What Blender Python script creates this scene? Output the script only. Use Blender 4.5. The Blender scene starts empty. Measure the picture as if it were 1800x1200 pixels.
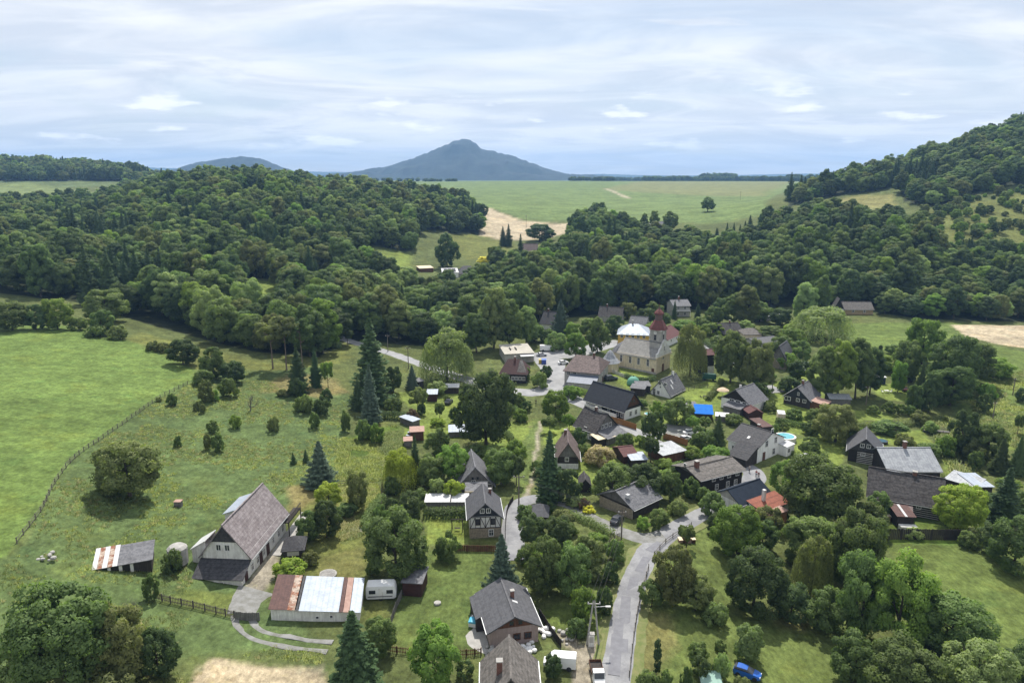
import bpy, math, random
import numpy as np
from mathutils import Vector

random.seed(7)
SC = bpy.context.scene
COL = SC.collection
R = math.radians

# ------------------------------------------------------------------ camera
CAM_H = 65.0            # drone height over the village floor, metres
PITCH = 13.15           # degrees below the horizon
FOC = 1250.0            # focal length in pixels of an 1800 px wide picture
cd = bpy.data.cameras.new('drone_camera')
cd.lens = 36.0 * FOC / 1800.0
cd.sensor_width = 36.0
cd.clip_start = 1.0
cd.clip_end = 40000.0
cam = bpy.data.objects.new('drone_camera', cd)
COL.objects.link(cam)
cam.location = (0, 0, CAM_H)
cam.rotation_euler = (R(90 - PITCH), 0, 0)
SC.camera = cam

# ------------------------------------------------------------------ sun, sky, exposure
SUN_EL, SUN_AZ = 57.0, 5.0      # azimuth measured to the right of the viewing direction (+Y)
sun = bpy.data.lights.new('sun', 'SUN')
sun.energy = 4.0
sun.angle = R(0.6)
sun.color = (1.0, 0.955, 0.88)
so = bpy.data.objects.new('sun', sun)
COL.objects.link(so)
so.location = (0, 200, 400)
so.rotation_euler = (R(-(90 - SUN_EL)), 0, R(-SUN_AZ))

W = bpy.data.worlds.new('World')
SC.world = W
W.use_nodes = True
nt = W.node_tree
nt.nodes.clear()
def N(t, **k):
    n = nt.nodes.new(t)
    for a, b in k.items():
        setattr(n, a, b)
    return n
def L(a, b):
    nt.links.new(a, b)
def MATH(op, a, b=None, clamp=False):
    n = N('ShaderNodeMath', operation=op, use_clamp=clamp)
    for i, v in enumerate((a, b)):
        if v is None: continue
        if isinstance(v, (int, float)): n.inputs[i].default_value = v
        else: L(v, n.inputs[i])
    return n.outputs[0]
def RANGE(v, a, b, c=0.0, d=1.0):
    n = N('ShaderNodeMapRange', interpolation_type='SMOOTHSTEP')
    L(v, n.inputs[0])
    for i, q in enumerate((a, b, c, d)): n.inputs[i + 1].default_value = q
    return n.outputs[0]
sky = N('ShaderNodeTexSky', sky_type='NISHITA', sun_disc=False)
sky.sun_elevation = R(SUN_EL); sky.sun_rotation = R(SUN_AZ)
sky.altitude = 400; sky.air_density = 1.0; sky.dust_density = 1.2; sky.ozone_density = 1.0
tc = N('ShaderNodeTexCoord')
sep = N('ShaderNodeSeparateXYZ'); L(tc.outputs['Generated'], sep.inputs[0])
zc = MATH('MAXIMUM', sep.outputs[2], 0.0)
den = MATH('ADD', zc, 0.13)
cx = MATH('DIVIDE', sep.outputs[0], den); cy = MATH('DIVIDE', sep.outputs[1], den)
cmb = N('ShaderNodeCombineXYZ'); L(cx, cmb.inputs[0]); L(cy, cmb.inputs[1])
def CLOUD(scale, sx, sy, detail, rough, dist, off):
    mp = N('ShaderNodeMapping'); mp.inputs['Scale'].default_value = (sx, sy, 1); mp.inputs['Location'].default_value = (off, off * .7, 0)
    mp.inputs['Rotation'].default_value = (0, 0, R(-7))
    L(cmb.outputs[0], mp.inputs[0])
    n = N('ShaderNodeTexNoise'); n.inputs['Scale'].default_value = scale; n.inputs['Detail'].default_value = detail
    n.inputs['Roughness'].default_value = rough; n.inputs['Distortion'].default_value = dist
    L(mp.outputs[0], n.inputs['Vector'])
    return n.outputs['Fac']
veil = RANGE(CLOUD(.6, .8, 1.2, 8, .56, 1.0, 3.1), .24, .58)
streak = RANGE(CLOUD(1.1, .5, 1.3, 9, .6, 1.6, 8.4), .50, .76)
wisps = RANGE(CLOUD(1.7, .6, 1.5, 9, .64, 1.6, 1.7), .56, .82)
# small flat cumulus that stand low over the horizon, on a cylinder round the view
az = MATH('ARCTAN2', sep.outputs[0], sep.outputs[1])
cc = N('ShaderNodeCombineXYZ'); L(MATH('MULTIPLY', az, 4.6), cc.inputs[0]); L(MATH('MULTIPLY', zc, 19.0), cc.inputs[1])
cn = N('ShaderNodeTexNoise'); cn.inputs['Scale'].default_value = 2.1; cn.inputs['Detail'].default_value = 7; cn.inputs['Roughness'].default_value = .52
L(cc.outputs[0], cn.inputs['Vector'])
puff = RANGE(cn.outputs['Fac'], .56, .66)
band = MATH('MULTIPLY', RANGE(zc, .022, .045), RANGE(zc, .075, .14, 1, 0))
puff = MATH('MULTIPLY', puff, band)
cover = MATH('ADD', MATH('MULTIPLY', veil, .50), .44)
cover = MATH('MAXIMUM', cover, MATH('MULTIPLY', streak, .9))
cover = MATH('MAXIMUM', cover, MATH('MULTIPLY', wisps, .8))
horiz = RANGE(zc, .0, .17, .55, 0.0)
cover = MATH('MAXIMUM', cover, horiz)
sm = N('ShaderNodeVectorMath', operation='SCALE'); L(sky.outputs[0], sm.inputs[0]); sm.inputs['Scale'].default_value = .078
tone = N('ShaderNodeMixRGB'); tone.inputs[1].default_value = (.545, .58, .64, 1); tone.inputs[2].default_value = (.75, .757, .77, 1)
L(RANGE(CLOUD(1.1, .8, 1.4, 9, .6, 1.2, 5.5), .34, .66), tone.inputs[0])
mx = N('ShaderNodeMixRGB'); L(cover, mx.inputs[0]); L(sm.outputs[0], mx.inputs[1]); L(tone.outputs[0], mx.inputs[2])
mx2 = N('ShaderNodeMixRGB'); L(MATH('MULTIPLY', puff, .85), mx2.inputs[0]); L(mx.outputs[0], mx2.inputs[1]); mx2.inputs[2].default_value = (.88, .88, .89, 1)
bg = N('ShaderNodeBackground'); L(mx2.outputs[0], bg.inputs[0]); bg.inputs[1].default_value = 1.0
wo = N('ShaderNodeOutputWorld'); L(bg.outputs[0], wo.inputs[0])

SC.view_settings.view_transform = 'Standard'
SC.view_settings.look = 'None'
SC.view_settings.exposure = 0.52
SC.view_settings.gamma = 1.0
SC.view_settings.use_curve_mapping = False
cy_ = SC.cycles
cy_.max_bounces = 5; cy_.diffuse_bounces = 2; cy_.glossy_bounces = 2; cy_.transmission_bounces = 3; cy_.transparent_max_bounces = 4
cy_.volume_bounces = 0
cy_.use_denoising = True
cy_.caustics_reflective = False; cy_.caustics_refractive = False
cy_.sample_clamp_indirect = 4.0

# ------------------------------------------------------------------ materials
MATS = {}
def lin(c):
    """sRGB 0-255 to linear"""
    return tuple(((v / 255) / 12.92 if v / 255 <= .04045 else ((v / 255 + .055) / 1.055) ** 2.4) for v in c)
def mat(name, col, col2=None, scale=1.5, rough=.8, detail=5, stretch=(1, 1, 1), lo=.38, hi=.62, metallic=0.0,
        bump=0.0, bscale=8.0, bstretch=(1, 1, 1), spec=.3, wave=None, obvar=0.0, streak=0.0):
    if name in MATS: return MATS[name]
    m = bpy.data.materials.new(name); m.use_nodes = True
    t = m.node_tree; n = t.nodes; b = n['Principled BSDF']
    b.inputs['Roughness'].default_value = rough; b.inputs['Metallic'].default_value = metallic
    b.inputs['Specular IOR Level'].default_value = spec
    co = n.new('ShaderNodeTexCoord')
    base = None
    if col2 is None: col2 = tuple(c * .72 for c in col)
    mp = n.new('ShaderNodeMapping'); mp.inputs['Scale'].default_value = stretch
    t.links.new(co.outputs['Object'], mp.inputs[0])
    nz = n.new('ShaderNodeTexNoise'); nz.inputs['Scale'].default_value = scale; nz.inputs['Detail'].default_value = detail; nz.inputs['Roughness'].default_value = .65
    t.links.new(mp.outputs[0], nz.inputs['Vector'])
    rg = n.new('ShaderNodeMapRange'); rg.inputs[1].default_value = lo; rg.inputs[2].default_value = hi
    t.links.new(nz.outputs['Fac'], rg.inputs[0])
    mix = n.new('ShaderNodeMixRGB'); mix.inputs[1].default_value = (*col, 1); mix.inputs[2].default_value = (*col2, 1)
    t.links.new(rg.outputs[0], mix.inputs[0]); base = mix.outputs[0]
    if wave:                                # board joints / tile courses: (axis, spacing m, darkening)
        ax, sp, dk = wave
        w = n.new('ShaderNodeTexWave'); w.bands_direction = ax; w.inputs['Scale'].default_value = .314 / sp
        w.inputs['Distortion'].default_value = .4; w.inputs['Detail'].default_value = 1
        t.links.new(co.outputs['Object'], w.inputs['Vector'])
        r2 = n.new('ShaderNodeMapRange'); r2.inputs[1].default_value = 0; r2.inputs[2].default_value = .3; r2.inputs[3].default_value = 1 - dk; r2.inputs[4].default_value = 1
        t.links.new(w.outputs['Fac'], r2.inputs[0])
        ml = n.new('ShaderNodeMixRGB'); ml.blend_type = 'MULTIPLY'; ml.inputs[0].default_value = 1
        t.links.new(base, ml.inputs[1]); t.links.new(r2.outputs[0], ml.inputs[2]); base = ml.outputs[0]
    if streak:                              # weather streaks down the surface, fine grain
        mp2 = n.new('ShaderNodeMapping'); mp2.inputs['Scale'].default_value = (3.2, 3.2, .35)
        t.links.new(co.outputs['Object'], mp2.inputs[0])
        n2 = n.new('ShaderNodeTexNoise'); n2.inputs['Scale'].default_value = 1.0; n2.inputs['Detail'].default_value = 6; n2.inputs['Roughness'].default_value = .7
        t.links.new(mp2.outputs[0], n2.inputs['Vector'])
        r3 = n.new('ShaderNodeMapRange'); r3.inputs[1].default_value = .35; r3.inputs[2].default_value = .65; r3.inputs[3].default_value = 1 - streak; r3.inputs[4].default_value = 1 + streak * .5
        t.links.new(n2.outputs['Fac'], r3.inputs[0])
        m3 = n.new('ShaderNodeMixRGB'); m3.blend_type = 'MULTIPLY'; m3.inputs[0].default_value = 1
        t.links.new(base, m3.inputs[1]); t.links.new(r3.outputs[0], m3.inputs[2]); base = m3.outputs[0]
    t.links.new(base, b.inputs['Base Color'])
    if bump:
        bm_ = n.new('ShaderNodeMapping'); bm_.inputs['Scale'].default_value = bstretch
        t.links.new(co.outputs['Object'], bm_.inputs[0])
        bn = n.new('ShaderNodeTexNoise'); bn.inputs['Scale'].default_value = bscale; bn.inputs['Detail'].default_value = 4
        t.links.new(bm_.outputs[0], bn.inputs['Vector'])
        bp = n.new('ShaderNodeBump'); bp.inputs['Strength'].default_value = bump; bp.inputs['Distance'].default_value = .1
        t.links.new(bn.outputs['Fac'], bp.inputs['Height']); t.links.new(bp.outputs[0], b.inputs['Normal'])
    MATS[name] = m
    return m

# ------------------------------------------------------------------ terrain height
TH = R(PITCH); CT, ST = math.cos(TH), math.sin(TH)
def ray(px, py):
    a = (px - 900) / FOC; b = (600 - py) / FOC
    return np.array([a, CT + b * ST, -ST + b * CT])
def on_level(px, py, z):
    d = ray(px, py); t = (z - CAM_H) / d[2]
    return d[0] * t, d[1] * t, z
def on_depth(px, y, z):
    k = y * CT + (CAM_H - z) * ST
    return (px - 900) / FOC * k, y, z
ctrl = []
for px, py, z in [(0,1200,7),(250,1200,4),(450,1200,2),(700,1200,.5),(900,1200,0),(1100,1200,0),(1300,1200,-1),(1500,1200,-2),(1800,1200,-1.5),
                  (0,1050,9),(250,1050,4.5),(0,950,11),(0,800,13),(0,700,14),(0,590,15),(150,585,13),(250,600,11),(340,660,8),(200,800,8.5),(340,900,4.5),(420,1030,2.2),
                  (470,800,3.5),(450,700,6),(600,1090,.8),(600,900,1),(600,760,2),(560,640,5),(640,640,3),(720,640,2),(700,700,1.2),(720,900,.3),(760,1060,0),
                  (900,1000,0),(850,850,0),(850,700,.5),(900,650,.8),(960,640,.8),(1000,750,0),(1080,1050,0),(1150,940,.2),(1100,600,1.6),(1120,655,1.0),(1300,570,2.2),
                  (1200,800,-.3),(1200,700,.3),(1330,800,-.6),(1300,640,.8),(1500,580,.8),(1650,590,.8),(1800,585,1.0),(1450,690,-.4),(1550,720,-1.3),(1600,660,-.6),
                  (1655,762,-3.2),(1700,815,-3.6),(1690,840,-3.4),(1620,800,-1.8),(1750,760,-2.0),(1800,700,-.8),(1800,860,-2.5),(1600,900,-1.5),(1520,840,-1.2),
                  (1620,1000,-.6),(1780,1000,-.6),(1450,1000,-2.8),(1400,1080,-2.5),(1250,1000,-.6),(1200,1100,-.4),(1380,920,-1.6)]:
    ctrl.append(on_level(px, py, z))
for px, y, z in [(-400,300,24),(-400,500,36),(-400,800,46),(-400,1200,78),
                 (0,300,17),(0,400,21),(0,550,25),(0,700,30),(0,850,42),(0,1050,53),(0,1250,80),(0,1700,60),
                 (200,300,12),(200,400,18),(200,550,26),(200,700,33),(200,850,42),(200,1050,54),(200,1250,70),
                 (300,270,9),(300,350,13),(300,450,24),(300,560,40),(300,650,46),(300,760,49),(300,1000,51),(280,1350,60.5),(280,1700,74),(280,2100,58),
                 (450,260,6),(450,337,11),(450,450,26),(450,560,43),(450,650,51),(450,760,52),(450,1000,49),
                 (600,300,4.5),(600,360,8),(600,450,19),(600,550,33),(600,650,42),(600,800,44),(600,1000,42),
                 (720,320,3),(720,440,8.5),(720,520,20),(720,650,36),(720,900,38),
                 (840,345,2),(800,430,6.5),(830,500,11),(850,600,17),(860,750,32),(840,950,36),
                 (960,335,1.4),(960,400,4),(960,460,8.5),(960,560,14),(1000,600,17),(1000,700,23),(1000,950,33),
                 (1100,340,1.8),(1100,420,7),(1100,500,15),(1100,600,25),(1100,700,29),(1100,1200,40),
                 (1200,340,1.8),(1200,420,7),(1200,500,14),(1200,570,24),(1200,650,29.5),(1200,800,33),
                 (1330,345,2.4),(1330,420,9),(1330,500,20),(1330,600,32),(1330,800,36),
                 (1450,350,3.2),(1450,400,14),(1450,470,27),(1500,540,39.5),(1530,600,48),(1450,680,53),(1420,900,44),
                 (1600,350,5),(1600,400,22),(1600,470,34),(1600,540,43),(1600,620,56),(1600,700,73),(1600,900,66),
                 (1720,352,4),(1720,400,18),(1720,470,36),(1720,540,52),(1720,620,72),(1720,700,92),(1720,900,85),
                 (1820,356,4),(1820,400,17),(1820,470,38),(1820,540,60),(1820,620,84),(1820,700,108),(1820,800,112),(1820,1000,95),
                 (2100,360,8),(2100,470,48),(2100,620,100),(2100,800,135),(2300,700,130),(2100,1200,90),
                 (900,1900,50),(600,1900,50),(1300,1900,49.5),(1600,1500,52),(0,2600,56),(900,2300,46),(1300,2300,46),(1300,1300,42),(800,1300,42),
                 (0,3500,46),(900,3500,38),(1800,3500,42),(0,9500,38),(900,9500,36),(1800,9500,38),(2300,2500,50),(-400,2500,55)]:
    ctrl.append(on_depth(px, y, z))
for x, y, z in [(-130,20,8),(-60,20,3.5),(0,20,0),(60,20,0),(130,20,-1),(-200,90,16),(-220,180,20),(200,90,0),(230,180,0),(260,260,0)]:
    ctrl.append((x, y, z))
ctrl = np.array(ctrl)
def uv(x, y):
    return x / (y + 60.0) * 2.2, np.log(y + 60.0) * 2.0
cu, cv = uv(ctrl[:, 0], ctrl[:, 1])
def tps(r2):
    return np.where(r2 > 1e-12, .5 * r2 * np.log(np.maximum(r2, 1e-12)), 0.0)
n_ = len(ctrl)
A = np.zeros((n_ + 3, n_ + 3))
A[:n_, :n_] = tps((cu[:, None] - cu[None]) ** 2 + (cv[:, None] - cv[None]) ** 2) + np.eye(n_) * 2e-4
A[:n_, n_:] = np.c_[np.ones(n_), cu, cv]; A[n_:, :n_] = A[:n_, n_:].T
WT = np.linalg.solve(A, np.r_[ctrl[:, 2], 0, 0, 0])
def height_exact(x, y):
    x = np.asarray(x, float).ravel(); y = np.asarray(y, float).ravel()
    out = np.empty(len(x))
    for i in range(0, len(x), 20000):
        u, v = uv(x[i:i + 20000], y[i:i + 20000])
        out[i:i + 20000] = tps((u[:, None] - cu) ** 2 + (v[:, None] - cv) ** 2) @ WT[:n_] + WT[n_] + WT[n_ + 1] * u + WT[n_ + 2] * v
    return out
rows = np.r_[np.arange(20, 70, 3.0), np.arange(70, 400, .8), np.geomspace(400, 9500, 170)]
NR, NC = len(rows), 600
us = np.linspace(-1, 1, NC)
HALF = .98 * rows + 90
GX = us[None] * HALF[:, None]; GY = np.repeat(rows[:, None], NC, 1)
GZ = np.empty((NR, NC))
# exact interpolation on a coarse lattice, then bilinear refinement is plenty smooth here
cr = np.unique(np.r_[np.arange(0, NR, 4), NR - 1]); ccn = np.unique(np.r_[np.arange(0, NC, 5), NC - 1])
cz = height_exact(GX[np.ix_(cr, ccn)], GY[np.ix_(cr, ccn)]).reshape(len(cr), len(ccn))
tmp = np.array([np.interp(np.arange(NC), ccn, cz[i]) for i in range(len(cr))])
for j in range(NC): GZ[:, j] = np.interp(rows, rows[cr], tmp[:, j])
_rng = np.random.default_rng(3)
def vnoise(x, y, s, seed=0):
    """smooth value noise 0..1"""
    x = np.asarray(x) / s + 1000.0; y = np.asarray(y) / s + 1000.0
    xi = np.floor(x).astype(np.int64); yi = np.floor(y).astype(np.int64)
    fx = x - xi; fy = y - yi
    fx = fx * fx * (3 - 2 * fx); fy = fy * fy * (3 - 2 * fy)
    def hsh(a, b):
        h = (a * 374761393 + b * 668265263 + seed * 1442695041) & 0xffffffff
        h = ((h ^ (h >> 13)) * 1274126177) & 0xffffffff
        return ((h ^ (h >> 16)) & 0xffff) / 65535.0
    return (hsh(xi, yi) * (1 - fx) + hsh(xi + 1, yi) * fx) * (1 - fy) + (hsh(xi, yi + 1) * (1 - fx) + hsh(xi + 1, yi + 1) * fx) * fy
far_ = np.clip((GY - 420) / 400, 0, 1)
GZ += (vnoise(GX, GY, 9, 1) - .5) * .22 + (vnoise(GX, GY, 3.1, 2) - .5) * .10 * (1 - far_)
def H(x, y):
    """terrain height at scalar or array x, y (bilinear in the mesh)"""
    x = np.asarray(x, float); y = np.asarray(y, float)
    ri = np.interp(y, rows, np.arange(NR)); r0 = np.clip(ri.astype(int), 0, NR - 2); fr = ri - r0
    def rowv(r):
        c = np.clip((x / HALF[r] + 1) * .5 * (NC - 1), 0, NC - 1.001); c0 = c.astype(int); fc = c - c0
        return GZ[r, c0] * (1 - fc) + GZ[r, c0 + 1] * fc
    return rowv(r0) * (1 - fr) + rowv(r0 + 1) * fr
TT = np.geomspace(40, 9000, 6000)
def at(px, py):
    """the point of the ground seen at picture position px, py (1800 x 1200)"""
    d = ray(px, py)
    P = d[None] * TT[:, None]; P[:, 2] += CAM_H
    below = P[:, 2] < H(P[:, 0], P[:, 1])
    i = int(np.argmax(below)) if below.any() else len(TT) - 1
    lo, hi = TT[max(i - 1, 0)], TT[i]
    for _ in range(18):
        m = (lo + hi) / 2; p = d * m
        if p[2] + CAM_H < H(p[0], p[1]): hi = m
        else: lo = m
    p = d * hi
    return Vector((p[0], p[1], float(H(p[0], p[1]))))
def atd(px, y):
    """the ground point in picture column px at depth y"""
    x = (px - 900) / FOC * y
    for _ in range(3):
        k = y * CT + (CAM_H - float(H(x, y))) * ST; x = (px - 900) / FOC * k
    return Vector((x, y, float(H(x, y))))
def pxd(x, y):
    z = H(x, y); k = y * CT + (CAM_H - z) * ST
    return 900 + x / k * FOC
def inpoly(x, y, poly):
    x = np.asarray(x); y = np.asarray(y); ins = np.zeros(x.shape, bool)
    n = len(poly); j = n - 1
    for i in range(n):
        xi, yi = poly[i]; xj, yj = poly[j]
        if yi != yj:
            c = ((yi > y) != (yj > y)) & (x < (xj - xi) * (y - yi) / (yj - yi) + xi)
            ins ^= c
        j = i
    return ins

# ------------------------------------------------------------------ object helpers
def tag(o, label=None, cat=None, group=None, kind=None):
    if label: o['label'] = label
    if cat: o['category'] = cat
    if group: o['group'] = group
    if kind: o['kind'] = kind
    return o
def empty(name, loc, rz=0.0):
    o = bpy.data.objects.new(name, None); COL.objects.link(o)
    o.location = loc; o.rotation_euler = (0, 0, rz); o.empty_display_size = .3
    return o
def link(name, me, parent=None, m=None, loc=None):
    o = bpy.data.objects.new(name, me); COL.objects.link(o)
    if parent is not None: o.parent = parent
    if m is not None and len(me.materials) == 0: me.materials.append(m)
    if loc is not None: o.location = loc
    return o
def quads_mesh(name, V, nv=4):
    """many separate polygons of nv corners from an (n, nv, 3) array"""
    n = len(V); me = bpy.data.meshes.new(name)
    me.vertices.add(n * nv); me.vertices.foreach_set('co', np.ascontiguousarray(V, dtype=np.float32).ravel())
    me.loops.add(n * nv); me.loops.foreach_set('vertex_index', np.arange(n * nv, dtype=np.int32))
    me.polygons.add(n); me.polygons.foreach_set('loop_start', np.arange(0, n * nv, nv, dtype=np.int32))
    me.polygons.foreach_set('loop_total', np.full(n, nv, dtype=np.int32))
    me.update(calc_edges=True)
    return me
def grid_mesh(name, X, Y, Z):
    nr, nc = X.shape
    me = bpy.data.meshes.new(name)
    co = np.stack([X, Y, Z], -1).reshape(-1, 3).astype(np.float32)
    me.vertices.add(nr * nc); me.vertices.foreach_set('co', co.ravel())
    a = (np.arange(nr - 1)[:, None] * nc + np.arange(nc - 1)[None]).ravel()
    f = np.stack([a, a + 1, a + nc + 1, a + nc], -1).astype(np.int32)
    me.loops.add(f.size); me.loops.foreach_set('vertex_index', f.ravel())
    me.polygons.add(len(f)); me.polygons.foreach_set('loop_start', np.arange(0, f.size, 4, dtype=np.int32))
    me.polygons.foreach_set('loop_total', np.full(len(f), 4, dtype=np.int32))
    me.update(calc_edges=True)
    me.polygons.foreach_set('use_smooth', np.ones(len(f), dtype=bool))
    return me
class MB:
    """collects boxes, prisms and free polygons and links them as one mesh"""
    def __init__(s): s.v = []; s.f = []
    def poly(s, pts):
        k = len(s.v); s.v += [tuple(p) for p in pts]; s.f.append(tuple(range(k, k + len(pts))))
    def box(s, x0, x1, y0, y1, z0, z1):
        k = len(s.v)
        s.v += [(x0,y0,z0),(x1,y0,z0),(x1,y1,z0),(x0,y1,z0),(x0,y0,z1),(x1,y0,z1),(x1,y1,z1),(x0,y1,z1)]
        s.f += [tuple(k + i for i in q) for q in ((3,2,1,0),(4,5,6,7),(0,1,5,4),(1,2,6,5),(2,3,7,6),(3,0,4,7))]
        return s
    def slab(s, pts, th):
        """thick plate: pts is the top polygon, th its thickness straight down the normal"""
        p = [Vector(q) for q in pts]; nn = (p[1] - p[0]).cross(p[2] - p[0]).normalized()
        if nn.z < 0: p.reverse(); nn = -nn
        k = len(s.v); n = len(p)
        s.v += [tuple(q) for q in p] + [tuple(q - nn * th) for q in p]
        s.f.append(tuple(range(k, k + n))); s.f.append(tuple(range(k + 2 * n - 1, k + n - 1, -1)))
        for i in range(n):
            j = (i + 1) % n; s.f.append((k + i, k + n + i, k + n + j, k + j))
        return s
    def bar(s, a, b, w, h=None):
        """square bar from a to b"""
        a = Vector(a); b = Vector(b); d = (b - a).normalized(); h = h or w
        up = Vector((0, 0, 1)) if abs(d.z) < .95 else Vector((1, 0, 0))
        x = d.cross(up).normalized() * w / 2; y = x.cross(d).normalized() * h / 2
        k = len(s.v)
        for c in (a, b): s.v += [tuple(c - x - y), tuple(c + x - y), tuple(c + x + y), tuple(c - x + y)]
        s.f += [tuple(k + i for i in q) for q in ((3,2,1,0),(4,5,6,7),(0,1,5,4),(1,2,6,5),(2,3,7,6),(3,0,4,7))]
        return s
    def lathe(s, prof, n=12, c=(0, 0), ph=0.0):
        """prof: list of (radius, z)"""
        k = len(s.v)
        for r, z in prof:
            for i in range(n):
                a = ph + 2 * math.pi * i / n; s.v.append((c[0] + r * math.cos(a), c[1] + r * math.sin(a), z))
        for j in range(len(prof) - 1):
            for i in range(n):
                i2 = (i + 1) % n; s.f.append((k + j * n + i, k + j * n + i2, k + (j + 1) * n + i2, k + (j + 1) * n + i))
        s.f.append(tuple(k + (len(prof) - 1) * n + i for i in range(n))); s.f.append(tuple(k + i for i in range(n - 1, -1, -1)))
        return s
    def mesh(s, name, smooth=False):
        me = bpy.data.meshes.new(name); me.from_pydata(s.v, [], s.f); me.update()
        if smooth: me.polygons.foreach_set('use_smooth', np.ones(len(me.polygons), dtype=bool))
        return me
    def build(s, name, m, parent=None, loc=None, smooth=False):
        return link(name, s.mesh(name, smooth), parent, m, loc)
# ------------------------------------------------------------------ ground: one sheet with real colour zones
def ipoly(pts): return [tuple(at(px, py)[:2]) for px, py in pts]
def dpoly(pts): return [tuple(atd(px, y)[:2]) for px, y in pts]
C_GRASS = (.105, .128, .046); C_ROUGH = (.104, .146, .052); C_MEADOW = (.132, .192, .050); C_LAWN = (.185, .235, .055)
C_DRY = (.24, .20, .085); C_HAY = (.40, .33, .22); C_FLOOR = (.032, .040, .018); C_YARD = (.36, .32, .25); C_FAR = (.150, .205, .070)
C_OLIVE = (.150, .165, .048); C_TAN = (.47, .39, .27); C_SOIL = (.17, .13, .085)
ZONES = []          # (polygon, colour, strength, wobble m)
def zi(c, pts, w=1.2, s=1.0): ZONES.append((ipoly(pts), c, s, w))
def zd(c, pts, w=6, s=1.0): ZONES.append((dpoly(pts), c, s, w))
# farther country
zd(C_FAR, [(560,1000),(840,640),(856,760),(880,735),(920,690),(1000,690),(1080,620),(1250,590),(1345,600),(1345,800),(1420,1900),(560,1900)], 4)
zd((.235,.215,.10), [(1060,1250),(1340,950),(1400,1850),(1120,1850)], 20, .55)
zd((.40,.36,.24), [(1060,1300),(1068,1300),(1110,1000),(1100,1000)], 2)
zd(C_TAN, [(795,590),(812,640),(850,740),(862,748),(885,715),(920,680),(1000,672),(1000,610),(960,585),(900,575),(850,585)], 3)
zd(C_OLIVE, [(780,500),(790,585),(850,583),(905,572),(900,500),(850,470)], 3)
zd((.175,.215,.08), [(-260,840),(195,800),(215,860),(60,1055),(-260,1060)], 5)
zd(C_OLIVE, [(225,1250),(345,1250),(340,1720),(225,1720)], 8)
zd((.22,.25,.05), [(418,545),(462,545),(462,620),(418,620)], 3)
zd(C_LAWN, [(425,318),(492,318),(492,360),(425,360)], 3)
zd(C_LAWN, [(640,420),(722,430),(722,478),(640,470)], 3)
zd((.24,.23,.09), [(1478,535),(1574,540),(1570,600),(1478,612)], 4)
zd(C_OLIVE, [(1560,420),(1600,500),(1700,520),(1830,520),(1830,410),(1700,425)], 6)
zd((.46,.38,.27), [(1120,560),(1160,560),(1160,575),(1120,575)], 2)
# near country
zi(C_MEADOW, [(-160,560),(0,571),(125,573),(160,590),(225,598),(300,617),(344,650),(345,663),(320,680),(280,700),(230,735),(180,770),(130,806),(95,850),(70,900),(45,937),(15,975),(-20,1000),(-200,1010)], .9)
zi(C_ROUGH, [(15,975),(45,937),(70,900),(95,850),(130,806),(180,770),(230,735),(280,700),(345,664),(440,640),(560,640),(620,700),(610,780),(620,860),(520,850),(450,1040),(570,1140),(340,1150),(0,1195),(-150,1190),(-150,1010)], 1.5)
zi(C_OLIVE, [(225,596),(345,650),(420,650),(500,650),(600,640),(620,600),(560,590),(480,640),(330,606),(250,585)], 2)
zi(C_DRY, [(455,690),(480,668),(520,655),(590,665),(612,690),(560,700),(500,690)], 1.6, .8)
zi(C_OLIVE, [(512,850),(640,850),(660,900),(640,1010),(690,1090),(640,1100),(640,1060),(520,1010),(480,1030),(515,950)], 1.2)
zi(C_DRY, [(505,852),(550,852),(552,880),(516,900),(505,880)], 1.2, .85)
zi(C_DRY, [(590,870),(655,840),(668,870),(640,930),(600,940)], 1.5, .45)
zi(C_DRY, [(560,980),(640,960),(640,1000),(600,1030),(560,1015)], 1.5, .3)
zi(C_YARD, [(424,1042),(445,1008),(472,965),(500,937),(516,938),(492,975),(480,1018),(462,1040)], .5)
zi(C_HAY, [(330,1215),(352,1168),(372,1157),(420,1163),(480,1172),(568,1172),(580,1230)], .8)
zi((.15,.18,.05), [(275,1055),(330,1035),(420,1042),(432,1055),(412,1085),(330,1070)], .9)
zi((.112,.150,.044), [(705,1010),(745,1000),(750,965),(862,965),(858,1030),(842,1060),(856,1140),(700,1132),(690,1100)], .5)
zi(C_OLIVE, [(805,945),(905,948),(905,970),(800,970)], .5, .8)
zi(C_LAWN, [(745,905),(826,905),(826,955),(750,958)], .4)
zi(C_LAWN, [(700,770),(735,728),(690,690),(800,680),(838,690),(842,765),(800,772),(745,772)], .4)
zi((.10,.15,.03), [(600,770),(700,745),(715,780),(690,840),(625,850),(600,820)], 1)
zi((.125,.165,.05), [(908,770),(936,735),(952,738),(946,790),(938,850),(918,870),(905,830)], .4)
zi(C_YARD, [(946,740),(952,740),(946,790),(940,840),(926,880),(918,880),(934,840)], .25, .9)
zi((.30,.26,.17), [(880,748),(934,746),(934,750),(880,753)], .2, .9)
zi(C_LAWN, [(840,745),(905,740),(935,745),(925,770),(890,800),(880,830),(840,790)], .4)
zi(C_LAWN, [(955,745),(1010,740),(1012,765),(975,790),(955,780)], .4)
zi(C_LAWN, [(1060,775),(1130,765),(1135,800),(1060,840),(1010,870),(985,840),(1015,800)], .4)
zi(C_LAWN, [(1010,660),(1135,640),(1145,690),(1120,690),(1060,660),(1000,700),(985,690)], .4)
zi(C_LAWN, [(1200,685),(1265,660),(1300,672),(1260,735),(1205,745),(1130,755),(1125,735),(1200,705)], .4)
zi(C_LAWN, [(1330,680),(1440,650),(1450,695),(1480,735),(1440,770),(1340,750)], .4)
zi(C_LAWN, [(1390,775),(1450,760),(1490,775),(1480,815),(1440,830),(1400,820)], .4)
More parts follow.
